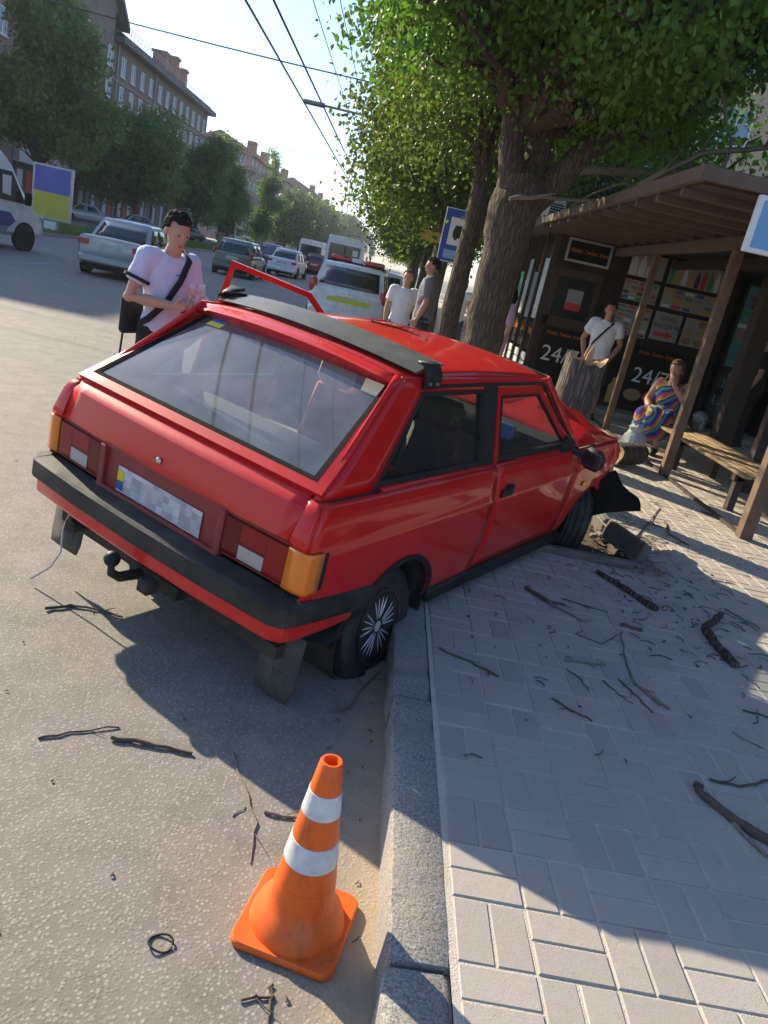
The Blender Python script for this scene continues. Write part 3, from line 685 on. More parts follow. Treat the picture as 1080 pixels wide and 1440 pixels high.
mat('spoiler_grey', (.10, .10, .092), .38, spec=.5, dirt=(.16, .15, .13), dscale=5, damt=.4)
mat('blue_print', (.03, .16, .45), .5, var=.6, vscale=14)
mat('flap_grey', (.055, .053, .05), .7, dirt=(.13, .115, .095), dscale=8, damt=.6)
glass('glass_rear', (.74, .78, .78), .20, (.60, .61, .60), .03, 3, .11)  # matt grey film: dust, plus some sky reflection put into its colour
glass('glass_side', (.52, .56, .56), .02, (.4, .4, .38), .015, 5)
glass('glass_clear', (.86, .9, .9), .05, (.4, .4, .38), .02, 5)
car = empty('crashed_car', (-.859, 2.881, .019), 0, 'old red three-door hatchback stopped across the kerb with a crumpled front', 'car')
car.rotation_mode = 'QUATERNION'
car.rotation_quaternion = (Matrix.Rotation(R_(-33.4), 3, 'Z') @ Matrix.Rotation(R_(.16), 3, 'X') @ Matrix.Rotation(R_(3.29), 3, 'Y')).to_quaternion()
def zc(y): return .715+.022*(y-.4)
def bx_(y, z):
    w_ = .80-(.03*((.35-y)/.35)**2 if y < .35 else 0)-(.035*((y-3.1)/.7)**2 if y > 3.1 else 0)
    c = zc(y)
    return w_+float(np.interp(z, [.20, .27, .36, .50, c-.04, c, c+.008, .86, .885, .912], [-.07, -.045, -.018, -.004, 0, .003, -.004, -.022, -.034, -.054]))
def up_x(z): return .724-.292*(z-.907)
def arch(y, cy, cz, R): 
    d = R*R-(y-cy)**2
    return cz+math.sqrt(d) if d > 0 else -1
def side_panel(s, ys, zb, zt, fx=bx_, rows=(6, 4, 4, 3)):
    P = []
    for y in ys:
        c = zc(y); lo = zb(y); zs = list(np.linspace(lo, c-.04, rows[0]+1)[:-1])+list(np.linspace(c-.04, c+.008, rows[1]))[:-1]+list(np.linspace(c+.008, .86, rows[2]))[:-1]+list(np.linspace(.86, zt, rows[3]))
        P.append([(s*fx(y, z), y, z) for z in zs])
    return P
AR, AF = (.80, .225, .335), (3.22, .25, .345)
def lin(a, b, n): return list(np.linspace(a, b, n))
def arch_ys(cy, R, z0, cz): 
    h = math.sqrt(R*R-(z0-cz)**2); return [cy-h+1e-4]+[cy+h*math.cos(t) for t in np.linspace(math.pi*.97, math.pi*.03, 19)]+[cy+h-1e-4]
def yh(z): return float(np.interp(z, [.742, .752, .80, .868, .884, .905], [.090, .086, .10, .125, .136, .156]))
def body_shell():
    sh = MB()
    for s in (1, -1):
        ys = lin(.10, .44, 8)+arch_ys(AR[0], AR[2], .27, AR[1])[0:]+lin(1.16, 1.566, 7); ys = sorted(ys)
        zb = lambda y: max(arch(y, *AR), (.36 if y < .6 else .27))
        sh.grid([[(x, y+((yh(z)-.084)*(1-(y-.10)/.16) if y < .26 else 0), z) for x, y, z in q_] for q_ in side_panel(s, ys, zb, .905)])
        # rear corner return towards the hatch
        P = []
        for z in lin(.735, .905, 9):
            x1 = bx_(.10, z); P.append([(s*x1, yh(z)+.016, z), (s*(x1-.010), yh(z)+.003, z), (s*(x1-.04), yh(z), z), (s*.696, yh(z)+.002, z), (s*.694, yh(z)+.04, z)])
        sh.grid(P)
        # sail panel behind the quarter window
        N_ = 8; P = []
        for i in range(N_+1):
            t = i/N_; z = .905+(1.325-.905)*t
            yr = .172+(.70-.172)*t**.95; yw = .505+(.865-.505)*min(1, max(0, (z-.907)/(1.273-.907)))
            P.append([(s*(up_x(z)+(.004 if 0 < k < 4 else 0)), yr+(yw-yr)*k/4, z) for k in range(5)])
        sh.grid(P)
        # edge turning under the hatch
        sh.grid([[(s*(up_x(.905+.42*t)), .172+.528*t**.95, .905+.42*t), (s*(up_x(.905+.42*t)-.02), .157+.528*t**.95, .905+.43*t), (s*(up_x(.905+.42*t)-.035), .172+.528*t**.95, .895+.43*t)] for t in np.linspace(0, 1, 9)])
        # shelf below the quarter window
        sh.grid([[(s*bx_(y, .905), y, .905), (s*up_x(.915), y, .915)] for y in lin(.54, 1.566, 6)])
        # roof rail
        sh.grid([[(s*up_x(1.272), y, 1.272), (s*.612, y, 1.298), (s*.607, y, 1.318), (s*.60, y, 1.333)] for y in lin(.70, 2.24, 14)])
        # front pillar
        A0, A1 = Vector((s*.605, 2.24, 1.325)), Vector((s*.715, 2.80, .915))
        sh.grid([[A0.lerp(A1, t)+Vector((s*.012, -.03, -.01)), A0.lerp(A1, t)+Vector((s*.004, .02, .012)), A0.lerp(A1, t)+Vector((-s*.04, .055, .01))] for t in np.linspace(0, 1, 6)])
    # roof with crown
    P = []
    for y in np.linspace(.70, 2.25, 26):
        e = min(1, (y-.70)/.12); f = min(1, (2.25-y)/.15); base = 1.318+.016*math.sin(math.pi*(y-.7)/1.55)
        P.append([(x, y+.045*(1-(x/.60)**2)*(1 if y > 2 else 0), base+(.046*(1-abs(x/.60)**2.6))*(.75+.25*e)*(.8+.2*f)) for x in np.linspace(-.60, .60, 21)])
    sh.grid(P)
    # rear frame above the hatch
    sh.grid([[(x, .70, 1.32+.035*(1-(x/.6)**2)), (x, .665, 1.30+.03*(1-(x/.6)**2)), (x, .69, 1.28)] for x in np.linspace(-.60, .60, 13)])
    return sh
body_shell().build('body_shell', 'car_red', car, ang=28, solid=.008, off=0, fix=True)
# inner tub, floor, wheel houses
mb = MB(); mb.box((0, 1.75, .25), (1.40, 3.2, .06)); mb.box((0, .20, .50), (1.36, .05, .42)); mb.box((0, 2.82, .60), (1.36, .05, .60)); mb.box((-.68, .70, .60), (.04, 1.0, .4)); mb.box((.68, .40, .60), (.04, .40, .40)); mb.box((.70, 1.34, .56), (.04, .45, .55)); mb.box((0, .55, .24), (1.0, .7, .10)); mb.box((0, 3.2, .55), (1.0, .8, .5))
for s in (1, -1):
    for c in (AR, AF):
        ring = [[(s*xx, c[0]+(c[2]+.006)*rr3*math.cos(2*math.pi*j/24), c[1]+(c[2]+.006)*rr3*math.sin(2*math.pi*j/24)) for j in range(24)] for xx, rr3 in ((.77, 1), (.46, 1), (.46, .05))]
        mb.rings(ring, caps=(False, True))
mb.build('underbody', 'underbody', car, ang=30)
# black arch lips
for s in (1, -1):
    mb = MB(); cy, cz, R = AR; P = []
    for t in np.linspace(math.pi*1.02, -.02*math.pi, 28):
        y, z = cy+R*math.cos(t), cz+R*math.sin(t); yo, zo = cy+(R+.024)*math.cos(t), cz+(R+.024)*math.sin(t)
        P.append([(s*(bx_(y, max(z, .25))-.03), y, z-.0), (s*(bx_(y, max(z, .25))+.010), y, z), (s*(bx_(yo, max(zo, .25))+.012), yo, zo), (s*(bx_(yo, max(zo, .25))-.002), yo+.004*math.cos(t), zo+.004)])
    mb.grid(P); mb.build('arch_lip', 'car_black', car, ang=40)
    mb = MB(); mb.box((s*.755, 2.02, .275), (.07, 1.72, .085), bev=.015); mb.build('sill', 'car_black', car, ang=40)
# ---- doors
def door(name, s):
    d = bpy.data.objects.new(name, None); col.objects.link(d); d.parent = car; d.empty_display_size = .1
    hy = 2.756; d.location = (s*.78, hy, 0)
    sub = lambda p: (p[0]-s*.78, p[1]-hy, p[2])
    mb = MB(); P = side_panel(s, lin(1.576, 2.75, 14), lambda y: .318, .905)
    mb.grid([[sub(p) for p in r] for r in P])
    mb.grid([[sub((s*bx_(y, .905), y, .905)), sub((s*up_x(.912), y, .912))] for y in lin(1.576, 2.75, 5)])
    mb.build('door_skin', 'car_red', d, ang=28, solid=.02, off=-1)
    mb = MB(); mb.box(sub((s*.715, 2.16, .60)), (.03, 1.12, .52)); mb.build('door_lining', 'interior_dark', d, ang=0)
    fr = [(1.585, .905), (1.60, 1.278), (2.15, 1.285), (2.70, .92)]
    inn = [(1.628, .918), (1.636, 1.243), (2.135, 1.247), (2.615, .918)]
    def fp(y, z, o): return sub((s*(up_x(z)+.006+o), y, z))
    mb = MB()
    for k in range(3):
        a, b2, c, e = fr[k], fr[k+1], inn[k+1], inn[k]
        mb.add([fp(*q, o) for q in (a, b2, c, e) for o in (0, -.03)], [(0, 2, 4, 6), (1, 7, 5, 3), (0, 1, 3, 2), (4, 5, 7, 6)])
    mb.build('window_frame', 'car_red', d, ang=20)
    i2 = [(1.648, .945), (1.656, 1.228), (2.125, 1.232), (2.56, .945)]
    mb = MB()
    for k in range(4):
        a, b2, c, e = inn[k], inn[(k+1) % 4], i2[(k+1) % 4], i2[k]
        mb.add([fp(*q, o) for q in (a, b2, c, e) for o in (.002, -.02)], [(0, 2, 4, 6), (1, 7, 5, 3), (0, 1, 3, 2), (4, 5, 7, 6)])
    if s > 0:
        mb.build('window_seal', 'car_black', d, ang=20)
        mb = MB(); mb.poly([fp(*q, -.012) for q in i2]); mb.build('pane', 'glass_clear', d, ang=0)
    mb = MB(); mb.box(sub((s*(bx_(1.70, .765)+.010), 1.70, .765)), (.018, .135, .045), bev=.007); mb.box(sub((s*(bx_(1.74, .79)+.014), 1.73, .793)), (.03, .05, .034), bev=.01); mb.build('handle', 'car_black', d, ang=30)
    # mirror on the front corner of the window
    m_ = MB(); m_.prism([(2.47, .905), (2.72, .905), (2.60, 1.01)], .0, .02, lambda a, b2, q: sub((s*(up_x(b2)+.012+q), a, b2))); m_.tube([sub((s*.74, 2.66, .905)), sub((s*.83, 2.70, .89))], .024, 6)
    m_.box(sub((s*.885, 2.715, .885)), (.165, .09, .14), rz=-s*.25, bev=.045); mo = m_.build('mirror', 'car_black', d, ang=40)
    g = MB(); g.box(sub((s*.889, 2.672, .885)), (.13, .006, .10), rz=-s*.25, bev=.002); g.build('mirror_glass', 'pane_dark', mo, ang=0)
    return d
door('door', 1)
dl = door('door', -1); dl.rotation_euler = (R_(-9), 0, R_(-47)); dl.location = (-.985, 2.565, 0); dl['label'] = 'driver door standing wide open'
# ---- quarter windows, B pillar trim
for s in (1, -1):
    q = [(.505, .912), (1.437, .912), (1.442, 1.273), (.865, 1.273)]; i_ = [(.548, .936), (1.413, .936), (1.418, 1.254), (.878, 1.254)]
    fp = lambda y, z, o: (s*(up_x(z)+o), y, z)
    mb = MB()
    for k in range(4):
        a, b2, c, e = q[k], q[(k+1) % 4], i_[(k+1) % 4], i_[k]
        mb.add([fp(*p, o) for p in (a, b2, c, e) for o in (.006, -.02)], [(0, 2, 4, 6), (1, 7, 5, 3), (0, 1, 3, 2), (4, 5, 7, 6)])
    f = mb.build('quarter_window', 'car_black', car, ang=20)
    mb = MB(); mb.poly([fp(*p, -.006) for p in i_]); mb.build('pane', 'glass_side', f, ang=0)
    mb = MB(); mb.add([fp(y, z, o) for y, z in ((1.437, .905), (1.572, .905), (1.588, 1.29), (1.442, 1.29)) for o in (.008, -.04)], [(0, 2, 4, 6), (1, 7, 5, 3), (0, 1, 3, 2), (4, 5, 7, 6), (0, 6, 7, 1), (2, 3, 5, 4)]); mb.build('pillar_trim', 'car_black', car, ang=20)
    mb = MB(); mb.tube([(s*.616, .88, 1.292), (s*.618, 1.5, 1.298), (s*.616, 2.18, 1.298), (s*.66, 2.46, 1.11), (s*.722, 2.76, .925)], .011, 5); mb.build('drip_rail', 'car_black', car, ang=60)
# ---- hatch
hatch = bpy.data.objects.new('hatch', None); col.objects.link(hatch); hatch.parent = car; hatch.empty_display_size = .1
def hx(x, e): return 1-(abs(x))**e
mb = MB(); secs = []
for u in np.linspace(-1, 1, 21):
    c = 1-u*u
    secs.append([(u*.685, .110-.012*c, .738-.006*c), (u*.69, .090-.016*c, .745-.006*c), (u*.69, .107-.018*c, .81), (u*.69, .126-.02*c, .874), (u*.689, .130-.02*c, .879), (u*.682, .192-.018*c, .943)])
mb.grid(secs)
mb.build('hatch_skin', 'car_red', hatch, ang=16, solid=.012, off=-1)
G = lambda u, t: (u*(.67+(.544-.67)*t), .201+(.752-.201)*t-.012*(1-u*u), .951+(1.306-.951)*t+.018*(1-u*u)*(.3+.7*t))
def ring_pts(o0, o1, n=10):
    """outline around the rear glass between offsets (metres outward)"""
    def pt(u, t, o):
        x, y, z = G(u, t); 
        return (x, y, z)
    out = []
    for o in (o0, o1):
        wu, wt = o/.6, o/.66; L_ = []
        for u in np.linspace(-1-wu, 1+wu, n): L_.append(pt(u, -wt, o))
        for t in np.linspace(-wt, 1+wt, n)[1:]: L_.append(pt(1+wu, t, o))
        for u in np.linspace(1+wu, -1-wu, n)[1:]: L_.append(pt(u, 1+wt, o))
        for t in np.linspace(1+wt, -wt, n)[1:-1]: L_.append(pt(-1-wu, t, o))
        out.append(L_)
    return out
nrm = Vector((0, -.355, .551)).normalized()
def band(o0, o1, h0, h1):
    A, B = ring_pts(o0, o1); mb = MB()
    r = [[Vector(p)-nrm*.02 for p in A], [Vector(p)+nrm*h0 for p in A], [Vector(p)+nrm*h1 for p in B], [Vector(p)-nrm*.02 for p in B]]
    n = len(A); V = [q for x in r for q in x]
    mb.add(V, [(i*n+j, i*n+(j+1) % n, (i+1)*n+(j+1) % n, (i+1)*n+j) for i in range(3) for j in range(n)]); return mb
band(-.002, .042, .008, .004).build('hatch_frame', 'car_red', hatch, ang=30)
band(-.024, -.001, .004, .009).build('glass_seal', 'seal_black', hatch, ang=30)
mb = MB(); mb.grid([[Vector(G(u, t)) for u in np.linspace(-.985, .985, 13)] for t in np.linspace(.015, .985, 9)]); rg = mb.build('rear_glass', 'glass_rear', hatch, ang=60)
def onglass(u0, u1, t0, t1, h): return [Vector(G(u, t))+nrm*h for u, t in ((u0, t0), (u1, t0), (u1, t1), (u0, t1))]
mb = MB(); mb.poly(onglass(-.87, -.70, .865, .915, .004)); mb.build('flag_sticker', 'flag_blue', rg, ang=0)
mb = MB(); mb.poly(onglass(-.87, -.70, .815, .865, .004)); mb.build('flag_sticker', 'flag_yellow', rg, ang=0)
mb = MB(); mb.lathe([(.0, 0), (.013, .0), (.015, -.006), (.008, -.012), (0, -.012)], (-.03, .082, .785), 12, 'Y'); mb.build('lock', 'chrome', hatch, ang=40)
# ---- rear lamps, plate recess
def lampx(u): return .092-.022*(1-(u/.78)**2)
mb = MB(); mb.grid([[(x, lampx(x)+.012, .56), (x, lampx(x)+.012, .737)] for x in np.linspace(-.775, .775, 15)]); mb.build('tail_panel', 'faded_red', car, ang=30)
def lampblock(name, m, x0, x1, z0, z1, par, pr=0, d=.03):
    mb = MB(); mb.grid([[(x, lampx(x)-pr+d, z0+.003), (x, lampx(x)-pr, z0+.006), (x, lampx(x)-pr, z1-.006), (x, lampx(x)-pr+d, z1-.003)] for x in np.linspace(x0, x1, 5)]); return mb.build(name, m, par, ang=40)
for s in (1, -1):
    t = lampblock('tail_light', 'light_red', s*.385, s*.70, .568, .731, car)
    lampblock('reversing_lens', 'light_clear', s*.472, s*.598, .574, .642, t, .0015)
    lampblock('outer_lens', 'lens_bright', s*.60, s*.695, .574, .727, t, .0012)
    lampblock('inner_lens', 'lens_bright', s*.472, s*.598, .645, .727, t, .0012)
    lampblock('fog_lens', 'light_red', s*.392, s*.468, .574, .727, t, .0012)
    mb = MB(); mb.grid([[(s*x, y+.0, z) for z in (.568, .58, .72, .733)] for x, y in ((.702, .080), (.755, .082), (.786, .090), (.800, .106), (.803, .135), (.805, .168))]); mb.build('indicator', 'light_orange', car, ang=40, solid=.012, off=-1)
    mb = MB(); mb.box((s*.790, .186, .65), (.02, .03, .15)); mb.build('lamp_gap', 'car_black', car, ang=0)
rec = MB(); rec.box((0, .115, .635), (.70, .02, .14)); 
for x in (-.365, .365): rec.box((x, .088, .645), (.035, .045, .18), bev=.004)
rec.box((0, .085, .553), (.76, .05, .018), bev=.003); rec.box((0, .09, .738), (.76, .03, .012)); ro = rec.build('plate_recess', ['faded_red'], car, ang=30)
mb = MB(); mb.box((0, .078, .622), (.52, .004, .112), bev=.001); po = mb.build('number_plate', 'plate_blur', car, ang=0)
mb = MB(); mb.box((-.238, .0745, .635), (.036, .003, .055)); mb.build('plate_badge', 'plate_yellow', po, ang=0)
mb = MB(); mb.box((-.238, .0745, .596), (.036, .003, .04)); mb.build('plate_badge', 'plate_blue', po, ang=0)
# ---- rear bumper
path = [(-.808, .60), (-.812, .30), (-.812, .10), (-.795, .035), (-.74, .0), (-.4, -.022), (0, -.03), (.4, -.022), (.74, .0), (.795, .035), (.812, .10), (.812, .30), (.808, .60)]
def sweep(path, prof, name, m, par, zsh=None):
    mb = MB(); rings = []; n = len(path)
    for i, (x, y) in enumerate(path):
        tx, ty = path[min(i+1, n-1)][0]-path[max(i-1, 0)][0], path[min(i+1, n-1)][1]-path[max(i-1, 0)][1]; l = math.hypot(tx, ty); nx, ny = ty/l, -tx/l
        ring = []
        for o, z in prof:
            lowz = zsh(y, z) if zsh else z; ring.append((x+nx*o, y+ny*o, lowz))
        rings.append(ring)
    mb.rings(rings); return mb.build(name, m, par, ang=30)
def bz(y, z):
    t = min(1, max(0, (y-.1)/.5)); return z-(.055*t if z < .5 else .035*t)
sweep(path, [(-.06, .447), (-.004, .447), (.002, .46), (.0, .528), (-.012, .538), (-.10, .552), (-.10, .50)], 'rear_bumper', 'bumper_black', car, bz)
p2 = [(x*.985, y+.022) for x, y in path]; p2[0] = (-.79, .50); p2[-1] = (.79, .50)
sweep(p2, [(-.03, .385), (-.008, .372), (0, .385), (0, .452), (-.03, .452)], 'rear_valance', 'car_red', car, lambda y, z: z-.02*min(1, max(0, (y-.1)/.4)))
mb = MB(); mb.lathe([(.035, 0), (.035, .22)], (-.50, .05, .29), 12, 'Y'); mb.lathe([(.028, -.002), (.028, .0)], (-.50, .052, .29), 12, 'Y'); mb.tube([(-.50, .25, .29), (-.45, .5, .22), (-.4, .9, .2)], .03, 8); mb.build('exhaust_pipe', 'underbody', car, ang=40)
h = MB(); h.tube([(-.03, .5, .25), (-.03, .10, .27), (-.03, -.03, .28), (-.03, -.075, .31), (-.03, -.08, .35)], [.025, .025, .022, .018, .014], 8); h.box((.05, .10, .28), (.30, .05, .06)); h.box((.11, .0, .30), (.07, .07, .06), bev=.01)
ho = h.build('tow_hitch', 'underbody', car, ang=40)
mb = MB(); mb.sphere((-.03, -.08, .375), .034, 14, 9); mb.build('tow_ball', 'car_black', ho, ang=180)
mb = MB(); mb.tube([(-.58, .12, .36), (-.585, .08, .24), (-.54, .05, .14), (-.56, .02, .06), (-.64, -.02, -.03)], .0045, 5); mb.build('hanging_wire', 'joint_sand', car, ang=60)
def flap(x0, x1, y, z0, z1, tilt):
    mb = MB(); P = []
    for j in range(6):
        t = j/5; yy = y-tilt*t*t; z = z1+(z0-z1)*t
        P.append([(x0+.012*(1 if j == 5 else 0), yy, z), (x0+(x1-x0)*.5, yy-.006, z), (x1-.012*(1 if j == 5 else 0), yy, z)])
    mb.grid(P); f = mb.build('mudflap', 'flap_grey', car, ang=50, solid=.008)
    cx, cz = (x0+x1)/2+.02, z0+(z1-z0)*.28; m2 = MB(); k = .035; yy = y-tilt*.55-.012
    for a in range(4):
        c0, c1 = [(-k, -k), (k, -k), (k, k), (-k, k)][a], [(-k, -k), (k, -k), (k, k), (-k, k)][(a+1) % 4]
        m2.tube([(cx+c0[0], yy, cz+c0[1]), (cx+c1[0], yy, cz+c1[1])], .004, 5)
    m2.lathe([(.012, 0), (.012, .004)], (cx, yy, cz), 10, 'Y'); m2.build('embossed_mark', 'flap_grey', f, ang=40)
flap(.585, .785, .22, .035, .33, .02); flap(-.78, -.56, .18, .085, .33, .02)
mb = MB(); P = []
for t in np.linspace(0, 1, 9): P.append([(.62+.17*k/4, .24+.28*t, .325-.05*math.sin(t*math.pi)-.03*(1-k/4)) for k in range(5)])
mb.grid(P); mb.build('inner_guard', 'flap_grey', car, ang=50)
# ---- wheels
def wheel(x, y, z, s, flat=0, steer=0, camber=0, alloy=True, R=.285, W=.175, flatgap=.2):
    wo = bpy.data.objects.new('wheel', None); col.objects.link(wo); wo.parent = car; wo.empty_display_size = .1
    wo.location = (x, y, z); wo.rotation_euler = (0, camber, steer)
    rr = .178; h = W/2
    prof = [(rr, -h*.9), (rr+.03, -h*1.02), (R-.03, -h*1.05), (R-.008, -h*.85)]
    for g in (-.5, -.17, .17, .5): prof += [(R, (g-.14)*h*1.5), (R, (g-.03)*h*1.5), (R-.008, (g-.02)*h*1.5), (R-.008, (g+.03)*h*1.5), (R, (g+.04)*h*1.5)]
    prof += [(R-.008, h*.85), (R-.03, h*1.05), (rr+.03, h*1.02), (rr, h*.9)]
    mb = MB(); mb.lathe(prof, (0, 0, 0), 56, 'X')
    if flat:
        V = []
        for a, b2, c in mb.v:
            if c < -flatgap:
                over = -flatgap-c; rr_ = math.hypot(b2, c); a = a*(1+over*3.2)+(.02 if a > 0 else -.02)*min(1, over*20); c = -flatgap-over*.06; b2 *= 1+over*.9
            V.append((a, b2, c))
        mb.v = V
    mb.build('tyre', 'rubber', wo, ang=25)
    mb = MB(); mb.lathe([(.02, s*h*.3), (rr-.02, s*h*.3), (rr, s*h*.55), (rr+.004, s*h*.98), (rr-.008, s*h*.98), (rr-.012, s*h*.6)], (0, 0, 0), 40, 'X'); mb.build('rim', 'alloy_black' if alloy else 'steel', wo, ang=30)
    if alloy:
        mb = MB()
        for k in range(5):
            a0 = 2*math.pi*k/5+.3
            for d in (-.36, -.13, .13, .36):
                q0 = a0+d*.8; q1 = a0+d*1.05; mb.tube([(s*h*.84, .030*math.cos(q0), .030*math.sin(q0)), (s*h*.90, .10*math.cos(a0+d), .10*math.sin(a0+d)), (s*h*.84, (rr-.008)*math.cos(q1), (rr-.008)*math.sin(q1))], [.0055, .0042, .0036], 5)
        mb.lathe([(.0, s*h*.92), (.026, s*h*.9), (.036, s*h*.78)], (0, 0, 0), 14, 'X'); mb.build('spokes', 'alloy_silver', wo, ang=40)
    mb = MB(); mb.lathe([(.0, s*h*.32), (.10, s*h*.32), (.10, s*h*.36), (0, s*h*.36)], (0, 0, 0), 20, 'X'); mb.build('brake_drum', 'underbody', wo, ang=30)
    return wo
wheel(.690, .772, .205, 1, 1, R_(3), R_(-8), flatgap=.195)
wheel(-.70, .76, .245, -1)
wheel(.685, 3.24, .30, 1, 0, R_(36), R_(4))
wheel(-.70, 3.24, .27, -1, 0, R_(36))
# ---- front: windscreen, buckled bonnet, crushed wings
WS = lambda u, t: (u*(.685+(.585-.685)*t), 2.86+(2.28-2.86)*t+.06*(1-u*u)*(1-.4*t), .895+(1.325-.895)*t+.02*(1-u*u)*t)
mb = MB(); mb.grid([[WS(u, t) for u in np.linspace(-.96, .96, 11)] for t in np.linspace(.03, .96, 7)]); mb.build('windscreen', 'glass_clear', car, ang=60)
mb = MB()
for a, b2 in (((-1, 0), (1, 0)), ((1, 0), (1, 1)), ((1, 1), (-1, 1)), ((-1, 1), (-1, 0))):
    mb.tube([WS(a[0]+(b2[0]-a[0])*t, a[1]+(b2[1]-a[1])*t) for t in np.linspace(0, 1, 7)], .013, 5)
mb.build('windscreen_seal', 'car_black', car, ang=60)
r = random.Random(4); P = []
prof_y = [2.84, 2.95, 3.06, 3.17, 3.27, 3.36, 3.45, 3.54, 3.62, 3.68]; prof_c = [.91, .96, 1.025, 1.085, 1.12, 1.10, 1.06, 1.03, .985, .93]
for y, zt in zip(prof_y, prof_c):
    row = []
    for u in np.linspace(-1, 1, 17):
        k = (1-abs(u)**1.7); z = .905+(zt-.905)*k; amp = .018*(1 if y > 3 else .2)
        row.append((u*.735, y+.03*k+r.gauss(0, amp*.5), z+r.gauss(0, amp)*(1 if abs(u) < .95 else .3)-(0 if y < 3.6 else .015)))
    P.append(row)
P.append([(x, y+.012, z-.05) for x, y, z in P[-1]])
mb = MB(); mb.grid(P); mb.build('bonnet', 'car_red', car, ang=22, solid=.006)
for s in (1, -1):
    ys = lin(2.762, 2.87, 3)+arch_ys(AF[0], AF[2], .30, AF[1])+lin(3.58, 3.70, 4); ys = sorted(ys)
    rr2 = random.Random(7+s); G2 = []
    for y in ys:
        lo = max(arch(y, *AF), .30 if y < 3.3 else .52); c = .22*max(0, y-3.2); zs = lin(lo, .70, 6)+lin(.74, .885, 6)+[.895]
        row = []
        for i, z in enumerate(zs):
            x = bx_(y, min(z, .885))-(.03 if i == len(zs)-1 else 0); w_ = c*.06
            row.append((s*(x+rr2.gauss(0, w_)+c*.03*math.sin(z*22+y*9)), y-c*.06*(z > .6)+rr2.gauss(0, w_*.4), z-c*.05*(z > .8)+rr2.gauss(0, w_*.5)))
        G2.append(row)
    G2.append([(x-s*.10, y-.01, z) for x, y, z in G2[-1]])
    mb = MB(); mb.grid(G2); f = mb.build('front_wing', 'car_red', car, ang=24, solid=.006)
    mb = MB(); mb.box((s*(bx_(2.99, .66)+.006), 2.985, .655), (.012, .05, .028), bev=.004); mb.build('side_repeater', 'light_orange', f, ang=30)
# torn arch liner hanging at the right front
mb = MB(); P = []
A = [(.77, 3.36, .62), (.80, 3.52, .66), (.80, 3.66, .66), (.79, 3.76, .62)]; B = [(.80, 3.40, .33), (.85, 3.60, .34), (.92, 3.80, .36), (1.01, 4.00, .39)]
for t in np.linspace(0, 1, 7):
    row = []
    for k in range(4):
        a, b2 = Vector(A[k]), Vector(B[k]); row.append(a.lerp(b2, t)+Vector((.05*math.sin(t*math.pi)*(1 if k % 2 else -.4), 0, .02*math.sin(7*t+k))))
    P.append(row)
mb.grid(P); mb.build('torn_arch_liner', 'seal_black', car, ang=30, solid=.005)
mb = MB(); mb.box((.05, 3.62, .55), (1.25, .12, .34), rz=.05, bev=.03); mb.box((.0, 3.72, .40), (1.3, .1, .14), rz=-.06, bev=.02); mb.build('crushed_front_panel', 'car_black', car, ang=30)
mb = MB(); r = random.Random(9)
for k in range(9): mb.tube([(r.uniform(-.5, .6), 3.5+r.uniform(0, .2), .7+r.uniform(0, .2)), (r.uniform(-.5, .7), 3.6+r.uniform(0, .2), .8+r.uniform(0, .1)), (r.uniform(-.5, .7), 3.62+r.uniform(0, .2), .75+r.uniform(0, .1))], .012, 5)
mb.build('engine_hoses', 'underbody', car, ang=60)
mb = MB(); P = [[(.52+.0*t, 2.75+.02*i, .30-.2*t) for i in range(2)] for t in (0, 1)]
mb = MB(); mb.box((.70, 2.90, .18), (.20, .012, .24), rx=.25, bev=.003); mb.build('mudflap', 'car_black', car, ang=30)
# ---- interior
def seat(x, y, m, hr=True):
    so2 = bpy.data.objects.new('seat', None); col.objects.link(so2); so2.parent = car; so2.location = (x, y, 0)
    mb = MB(); mb.box((0, .22, .40), (.48, .52, .16), bev=.05); mb.build('cushion', m, so2, ang=40)
    mb = MB(); mb.box((0, -.08, .70), (.46, .14, .56), rx=-.25, bev=.05); mb.build('backrest', m, so2, ang=40)
    if hr:
        mb = MB(); mb.box((0, -.17, 1.06), (.26, .09, .17), rx=-.2, bev=.04); mb.build('headrest', hr if isinstance(hr, str) else m, so2, ang=40)
seat(.36, 1.75, 'seat_grey', True); seat(-.36, 1.75, 'seat_red', 'beige_cloth')
mb = MB(); mb.box((0, 1.02, .42), (1.25, .48, .18), bev=.05); mb.box((0, .76, .66), (1.25, .13, .46), rx=-.22, bev=.05); mb.build('rear_seat', 'seat_grey', car, ang=40)
mb = MB(); mb.box((0, .40, .50), (1.30, .62, .04)); mb.box((-.25, .42, .60), (.4, .3, .18), bev=.03); mb.build('boot_load', 'interior_dark', car, ang=30)
mb = MB(); mb.tube([(-.52, .55, .93), (.18, .48, .90)], .011, 8); mb.build('pole', 'beige_cloth', car, ang=60)
mb = MB(); mb.box((.28, 1.0, .62), (.32, .25, .22), rz=.3, bev=.03); mb.build('orange_bag', mat('orange_bag', (.5, .09, .03), .7, var=.3), car, ang=40)
mb = MB(); mb.box((-.30, .95, .66), (.5, .3, .28), rz=-.2, bev=.06); mb.build('red_blanket', 'seat_red', car, ang=40)
mb = MB(); mb.box((0, 2.72, .80), (1.30, .36, .22), bev=.04); db = mb.build('dashboard', 'interior_dark', car, ang=40)
mb = MB(); mb.box((.30, 2.50, .90), (.22, .05, .10), rx=-.2, bev=.01); mb.build('blue_box', 'blue_print', db, ang=30)
mb = MB(); mb.lathe([(.175, -.012), (.19, 0), (.175, .012), (.165, 0), (.175, -.012)], (-.36, 2.45, .82), 24, 'Y', Matrix.Rotation(R_(25), 4, 'X')); mb.box((-.36, 2.47, .82), (.3, .02, .04)); mb.tube([(-.36, 2.47, .82), (-.36, 2.65, .78)], .03, 6); mb.build('steering_wheel', 'car_black', car, ang=40)
